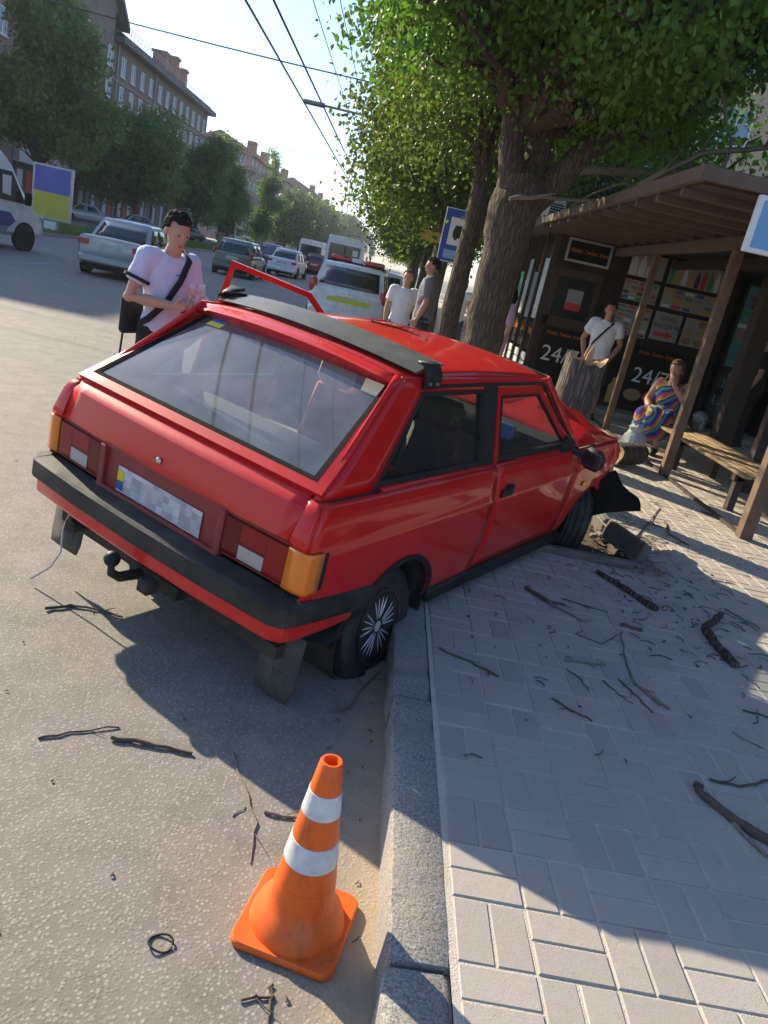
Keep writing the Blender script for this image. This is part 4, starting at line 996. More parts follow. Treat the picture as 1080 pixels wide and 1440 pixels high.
mb = MB(); mb.grid([[(x, y, 1.295+.03*(1-(x/.6)**2)) for x in np.linspace(-.58, .58, 7)] for y in (.74, 2.2)]); mb.build('headlining', 'interior_dark', car, ang=60)
# ---- roof deflector bar with end brackets
sp = bpy.data.objects.new('roof_deflector', None); col.objects.link(sp); sp.parent = car; sp.empty_display_size = .1
mb = MB(); P = []
for x in np.linspace(-.60, .595, 15):
    c = .040*(1-(x/.62)**2); yb = .06*(1-(x/.62)**2)
    P.append([(x, .82-yb, 1.338+c), (x, .805-yb, 1.346+c), (x, .88-yb, 1.366+c), (x, 1.02-yb, 1.386+c), (x, 1.03-yb, 1.378+c), (x, .92-yb, 1.352+c)])
mb.rings(P); mb.build('deflector_blade', 'spoiler_grey', sp, ang=30)
for s in (1, -1):
    mb = MB(); X_ = .605 if s > 0 else -.605
    mb.grid([[(X_-s*.03, y, 1.395), (X_+s*.005, y, 1.392), (X_+s*.032, y+.005, 1.345), (X_+s*.026, y+.01, 1.285)] for y in (.835, .90, .965)])
    if s < 0: mb.add([(X_, .80, 1.36), (X_-.02, 1.0, 1.40), (X_-.10, .98, 1.40)], [(0, 1, 2)])
    mb.build('bracket', 'car_black', sp, ang=30, solid=.012)
    for y in (.87, .93):
        mb = MB(); mb.lathe([(.008, 0), (.008, .012)], (X_+s*.03 if s > 0 else X_-.045, y, 1.312), 8, 'X'); mb.build('bolt', 'steel', sp, ang=30)
# ---------------------------------------------------------------- wires, lamp bracket, signs
wire('trolley wire running along the avenue, left of the two overhead', (-3.75, -6, 5.75), (-4.6, 230, 6.0), .022, .0)
wire('trolley wire running along the avenue, right of the two overhead', (-3.2, -6, 5.8), (-4.0, 230, 6.0), .022, .0)
wire('dark span wire sagging across the avenue from the brown flats', (-31, 29, 9.2), (.6, 21.5, 6.0), .02, .5)
wire('thin high span wire across the avenue, topmost in the sky', (-31, 24, 8.2), (.6, 19, 7.2), .008, .2)
wire('thin span wire just below the topmost one', (-31, 21, 7.2), (.6, 17, 6.5), .008, .1)
wire('faint span wire crossing farther down the avenue', (-31, 62, 7.6), (.6, 60, 8.9), .016, .3)
wire('faintest span wire, lowest and farthest', (-31, 92, 8.3), (.6, 90, 9.7), .02, .3)
lp = empty('street_lamp', (.75, 30, KERB), 0, 'street lamp bracket reaching out of the right-hand trees over the road', 'street lamp')
mb = MB(); mb.tube([(0, 0, 0), (0, 0, 7)], [.1, .06], 8); mb.build('pole', 'steel', lp, ang=60)
mb = MB(); mb.tube([(0, 0, 6.4), (-4.6, 0, 6.45)], .04, 6); mb.build('arm', 'steel', lp, ang=60)
mb = MB(); mb.box((-5.0, 0, 6.45), (.8, .25, .14), bev=.04); mb.build('lamp_head', 'steel', lp, ang=40)
mat('sign_blue', (.015, .075, .36), .4); mat('sign_face_white', (.75, .75, .74), .4); mat('sign_black', (.02, .02, .02), .5); mat('sign_yellow', (.62, .48, .06), .6, dirt=(.3, .25, .1), dscale=20)
bs = empty('bus_stop_sign', (.84, 13.6, KERB), R_(8), 'blue and white bus stop sign on a pole behind the slim trunk', 'sign')
mb = MB(); mb.tube([(.05, .06, 0), (.05, .06, 2.75)], .03, 8); mb.build('pole', 'steel', bs, ang=60)
mb = MB(); mb.box((0, 0, 2.27), (.62, .02, .86), bev=.004); mb.build('plate', 'sign_face_white', bs, ang=0)
mb = MB(); mb.box((0, -.0125, 2.27), (.59, .004, .83)); mb.build('blue_field', 'sign_blue', bs, ang=0)
mb = MB(); mb.box((0, -.016, 2.34), (.40, .004, .44)); mb.build('white_field', 'sign_face_white', bs, ang=0)
mb = MB(); mb.prism([(-.12, 2.24), (.12, 2.24), (.12, 2.36), (.08, 2.44), (-.10, 2.44), (-.13, 2.34)], -.0185, -.021, lambda a, b, d: (a, d, b)); mb.lathe([(.03, 0), (.03, .004)], (-.07, -.022, 2.235), 10, 'Y'); mb.lathe([(.03, 0), (.03, .004)], (.07, -.022, 2.235), 10, 'Y'); mb.build('bus_symbol', 'sign_black', bs, ang=0)
mb = MB(); mb.box((-.03, -.016, 1.97), (.38, .004, .14)); mb.build('route_strip', mat('sign_pale_blue', (.25, .38, .62), .5, var=.5, vscale=30), bs, ang=0)
mb = MB(); mb.box((0, 0, 0), (.42, .012, .20), bev=.002); one(mb, 'notice_board', 'sign_yellow', 'small yellow notice fixed to a trunk above the grey-shirted man', 'sign', (.42, 16.02, 2.47), ang=0)
# ---------------------------------------------------------------- kiosk
mat('kiosk_brown', (.030, .019, .015), .7, spec=.2, var=.3, vscale=6, dirt=(.08, .06, .05), dscale=4, damt=.3)
mat('kiosk_black', (.007, .007, .008), .6, spec=.15)
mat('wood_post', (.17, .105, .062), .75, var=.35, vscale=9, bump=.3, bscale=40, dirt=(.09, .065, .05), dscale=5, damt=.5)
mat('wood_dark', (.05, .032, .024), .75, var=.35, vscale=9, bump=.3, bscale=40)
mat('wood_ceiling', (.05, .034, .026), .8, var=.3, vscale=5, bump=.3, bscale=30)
mat('fascia', (.13, .088, .062), .7, var=.25, vscale=5, dirt=(.1, .075, .06), dscale=4, damt=.5)
mat('roof_felt', (.10, .095, .09), .9, var=.3, vscale=3)
mat('bench_wood', (.46, .31, .15), .65, var=.3, vscale=14, bump=.3, bscale=50, dirt=(.2, .13, .08), dscale=6, damt=.6)
mat('alu', (.42, .42, .41), .35, .6); mat('poster_grey', (.30, .29, .28), .6, var=.1)
mat('text_white', (.75, .75, .75), .6); mat('text_orange', (.62, .18, .02), .6); mat('arrow_red', (.60, .03, .03), .5)
mat('print_white', (.60, .60, .58), .5); mat('print_green', (.05, .22, .08), .4); mat('print_cola', (.05, .012, .01), .3); mat('print_yellow', (.45, .28, .03), .4)
mat('print_brown', (.30, .14, .05), .5); mat('print_purple', (.15, .10, .19), .5); mat('print_lime', (.22, .28, .07), .5); mat('print_pink', (.32, .14, .15), .5); mat('print_teal', (.06, .26, .24), .4)
mat('print_skin', (.36, .24, .14), .6)
kw = glass('kiosk_glass', (.35, .38, .38), .08, (.5, .5, .5), .03, 3)
kiosk = empty('kiosk', (2.4, 13.0, KERB), 0, 'dark brown shop kiosk with product posters and 24/7 lettering under a canopy', 'kiosk')
# local: x along the front (0..), y into the kiosk, z above pavement
H0 = 2.66
mb = MB(); mb.box((1.55, .06, H0/2), (3.1, .10, H0)); mb.box((2.4, 5.3, H0/2), (4.8, .1, H0)); mb.box((4.75, 2.7, H0/2), (.1, 5.2, H0)); mb.box((3.1, .5, H0/2), (.08, .9, H0)); mb.build('wall', 'kiosk_brown', kiosk, ang=0)
mb = MB(); mb.box((2.3, 2.8, H0+.08), (5.4, 6.2, .14)); mb.build('roof', 'roof_felt', kiosk, ang=0)
mb = MB(); mb.box((2.0, -.35, .05), (4.6, .7, .1), bev=.01); mb.build('step', 'concrete', kiosk, ang=0)
# door
dk = MB(); dk.box((.44, -.02, 1.08), (.86, .06, 2.12)); dko = dk.build('door', 'kiosk_brown', kiosk, ang=0, bevel=.004)
for x0, x1, z0, z1 in ((.02, .86, 2.0, 2.14), (.02, .14, 1.2, 2.0), (.76, .86, 1.2, 2.0), (.02, .86, 1.2, 1.37)):
    mb = MB(); mb.box(((x0+x1)/2, -.06, (z0+z1)/2), (x1-x0-.002, .03, z1-z0-.002), bev=.006); mb.build('door_rail', 'wood_dark', dko, ang=0)
mb = MB(); mb.box((.45, -.054, 1.685), (.62, .008, .63)); mb.build('pane', mat('door_glass', (.012, .012, .014), .25, spec=.12), dko, ang=0)
mb = MB(); mb.box((.47, -.0605, 1.68), (.26, .004, .30)); mb.build('poster', 'poster_grey', dko, ang=0)
mb = MB(); mb.box((.47, -.064, 1.56), (.24, .003, .12)); mb.build('poster', 'arrow_red', dko, ang=0)
# framed sign above door
fr = MB()
for x0, x1, z0, z1 in ((.14, .87, 2.57, 2.605), (.14, .87, 2.245, 2.28), (.14, .175, 2.28, 2.57), (.835, .87, 2.28, 2.57)): fr.box(((x0+x1)/2, -.06, (z0+z1)/2), (x1-x0, .05, z1-z0))
so2 = fr.build('sign_frame', 'alu', kiosk, ang=0)
mb = MB(); mb.box((.505, -.045, 2.425), (.66, .02, .29)); mb.build('sign_panel', 'kiosk_black', so2, ang=0)
def ktext(body, x, z, size, m, par, y=-.075, shear=0): return text_mesh('lettering', body, size, m, par, face_m((x, y, z)), .002, shear=shear)
ktext('Кофе Табак Хлеб', .20, 2.40, .078, 'text_orange', so2, -.058, .3)
# black lower panels with 24/7
for x0, x1 in ((.10, .84), (1.22, 3.0)):
    mb = MB(); mb.box(((x0+x1)/2, -.062, .70), (x1-x0, .012, .98)); p_ = mb.build('black_panel', 'kiosk_black', kiosk, ang=0)
    tx = .16 if x0 < 1 else 1.76
    ktext('24/7', tx, .64 if x0 < 1 else .60, .36, 'text_white', p_, -.071); ktext('Кофе Табак Хлеб', tx, 1.07, .075, 'text_orange', p_, -.071, .3)
    if x0 > 1:
        mb = MB(); bot = [(-.07, 0), (.07, 0), (.075, .28), (.03, .36), (.03, .43), (-.03, .43), (-.03, .36), (-.075, .28)]
        mb.prism([(1.50+a, .17+b) for a, b in bot], -.069, -.074, lambda a, b, d: (a, d, b)); mb.build('printed_bottle', 'print_yellow', p_, ang=0)
        for xx, m_ in ((1.86, 'print_skin'), (2.18, 'print_brown')):
            mb = MB(); mb.prism([(xx+.15*math.cos(t), .38+.10*math.sin(t)) for t in np.linspace(0, 2*math.pi, 17)[:-1]], -.069, -.0735, lambda a, b, d: (a, d, b)); mb.build('printed_dish', m_, p_, ang=0)
# product posters
mats_p = ['arrow_red', 'print_white', 'print_purple', 'print_brown', 'print_yellow', 'print_pink', 'print_green', 'print_skin', 'sign_blue', 'print_cola']
def poster(x0, x1, z0, z1, kind, seed):
    r = random.Random(seed); mb = MB(); mb.box(((x0+x1)/2, -.0645, (z0+z1)/2), (x1-x0, .008, z1-z0)); p_ = mb.build('poster', 'poster_grey', kiosk, ang=0)
    mb = MB()
    if kind == 'bottles_white' or kind == 'bottles':
        n = 3 if kind == 'bottles_white' else 8; W_ = (x1-x0)
        for k in range(n):
            cx = x0+W_*(k+.5)/(n+ (1.2 if kind == 'bottles_white' else 0)); h = (z1-z0)*r.uniform(.65, .95) if kind == 'bottles' else (z1-z0)*(.98 if k < 2 else .68); wb = min(W_/n*.34, .055)
            mb.mi = mats_p.index('print_white') if kind == 'bottles_white' else r.choice([6, 9, 4, 6, 0, 1])
            mb.prism([(cx-wb, z0+.01), (cx+wb, z0+.01), (cx+wb, z0+h*.6), (cx+wb*.4, z0+h*.82), (cx+wb*.4, z0+h), (cx-wb*.4, z0+h), (cx-wb*.4, z0+h*.82), (cx-wb, z0+h*.6)], -.069, -.0715-.0003*k, lambda a, b, d: (a, d, b))
    else:
        nx, nz = (5, 4) if kind == 'snacks' else ((4, 7) if kind == 'list' else (2, 3))
        for i in range(nx):
            for j in range(nz):
                if r.random() < .12: continue
                w_, h_ = (x1-x0)/nx, (z1-z0)/nz; cx, cz = x0+w_*(i+.5), z0+h_*(j+.5); mb.mi = r.randrange(len(mats_p)) if kind != 'food' else r.choice([3, 4, 7, 6, 3, 7])
                if kind == 'food': mb.prism([(cx+w_*.42*math.cos(t), cz+h_*.4*math.sin(t)) for t in np.linspace(0, 2*math.pi, 13)[:-1]], -.069, -.072-.0002*j, lambda a, b, d: (a, d, b))
                else: mb.box((cx+r.uniform(-.01, .01), -.0705-.0002*((i+j) % 3), cz), (w_*r.uniform(.6, .92), .003, h_*r.uniform(.45, .8)))
    mb.build('print', mats_p, p_, ang=0)
poster(1.20, 1.78, 2.24, 2.60, 'bottles_white', 1); poster(1.86, 2.72, 2.24, 2.60, 'bottles', 2)
poster(1.20, 1.78, 1.86, 2.18, 'snacks', 3); poster(1.86, 2.74, 1.86, 2.18, 'snacks', 4)
poster(1.20, 1.78, 1.31, 1.79, 'list', 5); poster(2.36, 2.76, 1.34, 1.79, 'food', 6)
mb = MB(); mb.box((2.07, -.0645, 1.565), (.46, .008, .45)); ok = mb.build('order_window_sign', 'poster_grey', kiosk, ang=0)
ktext('ОКНО', 1.92, 1.66, .105, 'sign_black', ok, -.071); ktext('ВЫДАЧИ', 1.865, 1.54, .105, 'sign_black', ok, -.071)
mb = MB(); mb.prism([(1.90, 1.405), (2.11, 1.405), (2.11, 1.37), (2.23, 1.435), (2.11, 1.50), (2.11, 1.465), (1.90, 1.465)], -.069, -.073, lambda a, b, d: (a, d, b)); mb.build('arrow', 'arrow_red', ok, ang=0)
# glazed side towards the road
for k in range(6):
    y0 = .02+k*.78
    mb = MB(); mb.box((-.02, y0, H0/2), (.08, .07, H0)); mb.build('mullion', 'wood_dark', kiosk, ang=0)
    if k == 5: continue
    mb = MB(); mb.box((.0, y0+.39, 1.86), (.012, .70, 1.32)); f = mb.build('side_pane', 'kiosk_glass', kiosk, ang=0)
    mb = MB(); mb.box((-.012, y0+.39, 1.62 if k % 2 else 1.75), (.006, .6, .8 if k % 2 else 1.0)); mb.build('poster', ['print_white', 'poster_grey', 'print_white', 'print_teal', 'print_pink'][k], f, ang=0)
    mb = MB(); mb.box((0, y0+.39, .95), (.03, .70, .46)); q = mb.build('lower_panel', 'kiosk_black', kiosk, ang=0)
    text_mesh('lettering', ['Хлеб', 'Табак', 'Кофе', 'Вода', 'Кофе'][k], .16, 'text_orange', q, face_m((-.018, y0+.66, .98), (0, -1, 0)), .002, shear=.3)
    for j in range(4):
        mb = MB(); mb.box((-.005, y0+.39, .14+j*.15), (.03, .70, .13), bev=.006); mb.build('slat', 'print_white', kiosk, ang=0)
mb = MB(); mb.box((-.022, .95, 2.28), (.006, .30, .22)); pz = mb.build('poster', 'arrow_red', kiosk, ang=0)
mb = MB(); mb.box((-.022, .95, 2.10), (.006, .30, .12)); mb.build('poster', 'print_yellow', kiosk, ang=0)
# glass-door fridge against the front
fz = empty('drinks_fridge', (5.78, 12.86, KERB+.1), 0, 'tall glass-door drinks fridge in front of the kiosk, right of the posters', 'fridge')
mb = MB(); mb.box((0, .12, 1.24), (.56, .3, 2.48)); mb.build('cabinet', 'kiosk_black', fz, ang=0)
for x0, x1, z0, z1 in ((-.27, -.23, .05, 2.42), (.23, .27, .05, 2.42), (-.23, .23, 2.38, 2.42), (-.23, .23, .05, .09), (-.23, .23, 1.0, 1.06)):
    mb = MB(); mb.box(((x0+x1)/2, -.05, (z0+z1)/2), (x1-x0, .04, z1-z0)); mb.build('door_frame', 'car_black', fz, ang=0)
mb = MB(); mb.box((0, -.045, .55), (.45, .006, .9)); mb.build('pane', glass('fridge_glass', (.75, .85, .85), .06), fz, ang=0)
mb = MB(); mb.box((0, -.045, 1.72), (.45, .006, 1.30)); mb.build('advert_panel', 'print_teal', fz, ang=0)
mb = MB(); mb.box((0, -.05, 1.74), (.44, .004, .06)); mb.build('advert_band', 'print_white', fz, ang=0)
mb = MB(); r = random.Random(12)
for k in range(14): mb.mi = k % 4; mb.prism([(r.uniform(-.14, .14)+.07*math.cos(t), r.choice([1.2, 1.3, 1.45, 2.05, 2.2])+.05*math.sin(t)) for t in np.linspace(0, 6.28, 8)[:-1]] if False else [(cx+.06*math.cos(t), cz+.05*math.sin(t)) for cx, cz in [(r.uniform(-.15, .15), r.uniform(1.12, 2.3))] for t in np.linspace(0, 2*math.pi, 9)[:-1]], -.0525, -.0535-.0003*k, lambda a, b, d: (a, d, b))
mb.build('advert_print', ['print_purple', 'print_green', 'print_pink', 'kiosk_black'], fz, ang=0)
for j in range(3):
    mb = MB(); mb.box((0, -.005, .14+j*.29), (.45, .06, .015)); sh = mb.build('shelf', 'alu', fz, ang=0)
    for k in range(6):
        mb = MB(); x = -.19+k*.075; mb.lathe([(.028, 0), (.03, .02), (.03, .12), (.012, .17), (.012, .2)], (x, -.008, .15+j*.29), 8); mb.build('bottle', r.choice(['print_green', 'print_lime', 'print_pink', 'print_cola', 'print_white', 'sign_blue']), sh, ang=60)
# ---------------------------------------------------------------- canopy, posts, bench
cn = empty('canopy', (0, 0, 0), 0, 'brown wooden canopy on posts reaching from the kiosk towards the camera', 'canopy')
CZ = 2.78
mb = MB(); mb.add([(2.05, 6.12, CZ+.02), (6.9, 6.12, CZ+.02), (6.9, 14.6, CZ+.10), (2.05, 14.6, CZ+.10), (2.05, 6.12, CZ+.07), (6.9, 6.12, CZ+.07), (6.9, 14.6, CZ+.15), (2.05, 14.6, CZ+.15)], [(3, 2, 1, 0), (4, 5, 6, 7), (0, 1, 5, 4), (1, 2, 6, 5), (2, 3, 7, 6), (3, 0, 4, 7)]); mb.build('roof_sheet', 'roof_felt', cn, ang=0)
k = 0; y = 6.16
while y < 12.9:
    z = CZ+.02+.08*(y-6.12)/8.5
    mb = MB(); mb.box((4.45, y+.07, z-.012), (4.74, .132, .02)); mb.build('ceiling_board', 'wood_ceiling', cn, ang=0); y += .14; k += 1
mb = MB(); mb.box((2.03, 10.3, CZ+.105), (.045, 8.5, .10), rx=.0094); mb.build('fascia_board', 'fascia', cn, ang=0)
mb = MB(); mb.box((4.5, 6.09, CZ+.065), (4.95, .045, .10)); mb.build('fascia_board', 'fascia', cn, ang=0)
for y in np.arange(6.5, 12.9, .62):
    mb = MB(); mb.box((2.68, y, CZ-.03+.0094*(y-6.1)), (1.28, .05, .06)); mb.build('rafter', 'fascia', cn, ang=0)
for x, z in ((3.35, CZ-.09), (4.3, CZ-.09)):
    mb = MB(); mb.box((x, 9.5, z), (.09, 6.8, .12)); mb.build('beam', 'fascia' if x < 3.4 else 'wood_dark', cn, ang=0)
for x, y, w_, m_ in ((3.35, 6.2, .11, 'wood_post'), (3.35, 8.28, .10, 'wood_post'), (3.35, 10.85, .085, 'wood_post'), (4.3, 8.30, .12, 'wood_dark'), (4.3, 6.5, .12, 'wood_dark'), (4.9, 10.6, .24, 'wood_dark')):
    mb = MB(); hgt = CZ-.155-KERB; mb.box((x, y, KERB+hgt/2), (w_, w_, hgt), bev=.006); mb.build('post', m_, cn, ang=30)
mb = MB(); mb.lathe([(.025, 0), (.02, -.03), (0, -.032)], (3.35, 6.14, .86), 10, 'Y'); mb.build('bolt', 'alu', cn, ang=60)
mb = MB(); mb.box((3.35, 9.0, .185), (.03, 5.6, .03)); mb.build('ground_rail', 'wood_dark', cn, ang=0)
for x, y in ((1.96, 14.4), (1.98, 15.1)):
    mb = MB(); mb.sphere((x, y-.1, 2.68), .045, 10, 7); mb.tube([(x, y-.1, 2.70), (x+.02, y-.1, 2.82)], .015, 6); mb.build('bulb', 'print_white', cn, ang=60)
hs = empty('hanging_sign', (2.62, 6.06, 2.42), 0, 'pale blue sign board in a white frame hung at the canopy front', 'sign')
mb = MB(); mb.box((.16, 0, .16), (.62, .05, .40), bev=.006); mb.build('frame', 'sign_face_white', hs, ang=0)
mb = MB(); mb.box((.16, -.028, .16), (.54, .006, .33)); mb.build('panel', mat('sign_sky_blue', (.16, .36, .62), .4, var=.2, vscale=3), hs, ang=0)
bn = empty('bench', (0, 0, 0), 0, 'long slatted wooden bench under the canopy, its paint worn', 'bench')
for k in range(6):
    mb = MB(); mb.box((3.62+k*.105, 8.75, .555), (.092, 3.5, .032), bev=.006); mb.build('seat_slat', 'bench_wood', bn, ang=30)
for y in (7.2, 8.8, 10.3):
    for x in (3.64, 4.12):
        mb = MB(); mb.box((x, y, .355), (.07, .08, .365)); mb.build('leg', 'wood_dark', bn, ang=0)
    mb = MB(); mb.box((3.88, y, .505), (.60, .08, .06)); mb.build('bearer', 'wood_dark', bn, ang=0)
# air conditioner and fallen branches on the roof
ac = empty('air_conditioner', (2.32, 14.3, 2.95), R_(10), 'white air conditioner unit on the kiosk roof edge beside the trunk', 'air conditioner')
mb = MB(); mb.box((0, 0, .22), (.30, .75, .44), bev=.02); mb.build('housing', 'print_white', ac, ang=30)
mb = MB(); mb.lathe([(.0, -.004), (.17, -.004), (.17, .0)], (-.152, .1, .22), 18, 'X'); mb.build('fan_opening', 'kiosk_black', ac, ang=30)
for k in range(8):
    mb = MB(); mb.box((0, -.38, .06+k*.042), (.24, .012, .02)); mb.build('louvre', 'kiosk_black', ac, ang=0)
mat('dead_wood', (.20, .165, .13), .9, var=.4, vscale=20, bump=.5, bscale=60)
def branch(name, label, pts, r0, r1, m, seed, twigs=0, tl=.3, cat='branch', group=None, wob=.01, z_min=None):
    r = random.Random(seed); P = []; pts = [Vector(p) for p in pts]
    for i in range(len(pts)-1):
        for k in range(4): P.append(pts[i].lerp(pts[i+1], k/4)+Vector((r.gauss(0, wob), r.gauss(0, wob), abs(r.gauss(0, wob*.5)))))
    P.append(pts[-1]); n = len(P); rad = [(r0+(r1-r0)*i/(n-1))*r.uniform(.85, 1.2) for i in range(n)]
    mb = MB(); mb.tube(P, rad, 6)
    for k in range(twigs):
        i = r.randrange(1, n-1); d = (P[i+1]-P[i-1]).normalized(); s_ = Vector((-d.y, d.x, 0))*r.choice((-1, 1)); L_ = tl*r.uniform(.4, 1)
        e = P[i]+(d*r.uniform(.3, 1)+s_*r.uniform(.4, 1)+Vector((0, 0, r.uniform(-.0, .5) if z_min is None else r.uniform(0, .12))))*L_
        mid = P[i].lerp(e, .5)+Vector((r.gauss(0, L_*.08), r.gauss(0, L_*.08), 0))
        if z_min is not None: e.z = max(e.z, z_min); mid.z = max(mid.z, z_min)
        mb.tube([P[i], mid, e], [rad[i]*.6, rad[i]*.45, rad[i]*.2], 4)
    return one(mb, name, m, label, cat, group=group, ang=60)
branch('fallen_branch', 'long grey bare branch lying across the canopy roof towards the trunk', [(2.0, 10.8, 3.42), (2.6, 10.4, 3.45), (3.3, 9.6, 3.42), (4.1, 9.0, 3.35), (5.0, 8.6, 3.0)], .05, .045, 'dead_wood', 1, 7, .9)
branch('fallen_branch', 'twiggy dry branch arching up from the canopy roof', [(4.2, 9.4, 2.95), (3.5, 9.8, 3.3), (3.0, 10.2, 3.75), (2.9, 10.6, 4.3)], .045, .012, 'dead_wood', 2, 8, .7)
branch('fallen_branch', 'dark thicker branch on the canopy roof by the right edge', [(3.0, 9.2, 3.0), (3.8, 8.8, 3.25), (4.8, 8.4, 3.2), (6, 8, 3.0)], .06, .03, 'bark_dark', 3, 9, .7)
branch('fallen_branch', 'small dry branch drooping over the canopy eave', [(2.9, 9.6, 3.0), (2.4, 9.9, 3.25), (2.15, 10.3, 3.1), (2.0, 10.7, 2.95)], .025, .008, 'dead_wood', 4, 6, .4)
branch('fallen_branch', 'thin bare branch caught between the big trunk and the canopy eave', [(.98, 8.72, 2.66), (1.35, 8.9, 2.78), (1.8, 9.3, 2.86), (2.3, 9.7, 3.02)], .022, .018, 'dead_wood', 5, 2, .3)
# unseen surroundings further right, added for reflections in the car's side windows
RT = ['tree right of the bench, nearest of three beyond the right edge', 'tree right of the bench, middle of three beyond the right edge', 'tree right of the bench, farthest of three beyond the right edge']
for k, (x, y) in enumerate(((8.6, 5.2), (10.5, 8.6), (11.5, 12.5))):
    c = copy_tree(row_src); c.location = (x, y, KERB-.6); c.rotation_euler = (0, 0, k*2.1); c['label'] = RT[k]; c['group'] = 'trees beyond the right edge'
sb = empty('shop_building', (15.5, -8, 0), 0, 'low brown shop building beyond the right edge of the pavement', 'building')
mb = MB(); mb.box((3, 20, 3), (6, 44, 6)); mb.build('wall', 'render_brown', sb, ang=0)
for k in range(8):
    mb = MB(); mb.box((-.03, 2+k*5, 1.7), (.1, 3.4, 2.4)); mb.build('shop_window', 'shop_dark', sb, ang=0)
branch('fallen_branch', 'twiggy grey branch along the front of the canopy roof', [(2.2, 8.5, 3.02), (2.6, 8.0, 3.35), (3.2, 7.6, 3.48), (4.0, 7.3, 3.2)], .03, .014, 'dead_wood', 6, 9, .5)
branch('fallen_branch', 'thin dry branch standing up from the canopy roof, left of the pair', [(2.7, 7.9, 2.95), (2.85, 7.95, 3.4), (2.65, 8.2, 3.95)], .022, .006, 'dead_wood', 7, 6, .4)
branch('fallen_branch', 'thin dry branch standing up from the canopy roof, right of the pair', [(3.4, 7.5, 2.95), (3.6, 7.4, 3.35), (3.25, 7.6, 3.85)], .022, .006, 'dead_wood', 8, 7, .4)
wire('thin contact wire right of the two trolley wires', (-2.5, -6, 6.0), (-3.6, 230, 6.2), .009, 0)
wire('thin feeder wire farthest right overhead', (-2.1, -6, 6.3), (-3.2, 230, 6.4), .009, 0)
# ---------------------------------------------------------------- people
def skinmat(n, c): return mat(n, c, .55, var=.12, vscale=9, spec=.4)
FOLDS = bpy.data.textures.new('folds', 'CLOUDS'); FOLDS.noise_scale = .11; FOLDS.noise_depth = 2
def folds(o, s=.018):
    q = o.modifiers.new('folds', 'DISPLACE'); q.texture = FOLDS; q.strength = s; q.mid_level = .42; q.texture_coords = 'LOCAL'
STRANDS = bpy.data.textures.new('strands', 'CLOUDS'); STRANDS.noise_scale = .022; STRANDS.noise_depth = 3
skinmat('skin_fair', (.46, .275, .19)); skinmat('skin_tan', (.42, .22, .15))
mat('hair_dark', (.018, .014, .012), .85, spec=.15, var=.4, vscale=60, bump=.4, bscale=120); mat('hair_brown', (.06, .035, .02), .7, var=.4, vscale=60, bump=.4, bscale=120)
mat('cloth_white', (.70, .69, .72), .9, var=.06, vscale=6, bump=.25, bscale=16); mat('cloth_lilac', (.56, .60, .76), .9, var=.06, vscale=5, bump=.3, bscale=14)
mat('cloth_black', (.014, .014, .016), .9, var=.3, vscale=9, bump=.2, bscale=18); mat('cloth_navy', (.02, .025, .05), .9, var=.3, vscale=9, bump=.2, bscale=18)
mat('cloth_jeans', (.05, .07, .12), .9, var=.3, vscale=12); mat('cloth_greycheck', (.17, .17, .19), .9, var=.3, vscale=30)
mat('cloth_pink', (.5, .3, .42), .9, var=.5, vscale=10); mat('shoe_black', (.02, .02, .02), .6); mat('shoe_white', (.6, .6, .6), .6); mat('eye_dark', (.02, .015, .012), .2); mat('lip', (.36, .12, .10), .5)
def m_rainbow():
    m, nt, N, L, b = _nt('cloth_rainbow'); v = _obj(nt)
    wv = N.new('ShaderNodeTexWave'); wv.wave_type = 'BANDS'; wv.bands_direction = 'DIAGONAL'; wv.inputs['Scale'].default_value = 2.6; wv.inputs['Distortion'].default_value = 5; wv.inputs['Detail'].default_value = 1; wv.inputs['Detail Scale'].default_value = 1.5; wv.wave_profile = 'SAW'; L.new(v, wv.inputs['Vector'])
    r = N.new('ShaderNodeValToRGB'); r.color_ramp.interpolation = 'CONSTANT'; L.new(wv.outputs['Fac'], r.inputs[0]); e = r.color_ramp.elements
    cs = [(.02, .03, .22), (.03, .16, .32), (.10, .24, .12), (.02, .025, .16), (.45, .30, .07), (.45, .10, .05), (.40, .05, .12), (.02, .03, .20)]
    e[0].color = (*cs[0], 1); e[1].position = .12; e[1].color = (*cs[1], 1)
    for i, c in enumerate(cs[2:]): q = e.new(.24+.125*i); q.color = (*c, 1)
    L.new(r.outputs[0], b.inputs['Base Color']); b.inputs['Roughness'].default_value = .9
m_rainbow()
def limb(mb, pts, rad, n=12):
    """closed tapered limb with rounded ends"""
    mb.tube(pts, rad, n)
    for p, r in zip(pts, rad): mb.sphere(p, r*.995, 10, 7)
def torso(mb, spine, n=20):
    """spine: list of (point, half width, half depth, right vector)"""
    rings = []
    for p, rx, ry, rt in spine:
        p = Vector(p); rt = Vector(rt).normalized(); fw = Vector((0, 0, 1)).cross(rt).normalized() 
        rings.append([p+rt*rx*math.cos(2*math.pi*j/n)+fw*ry*math.sin(2*math.pi*j/n) for j in range(n)])
    mb.rings(rings)
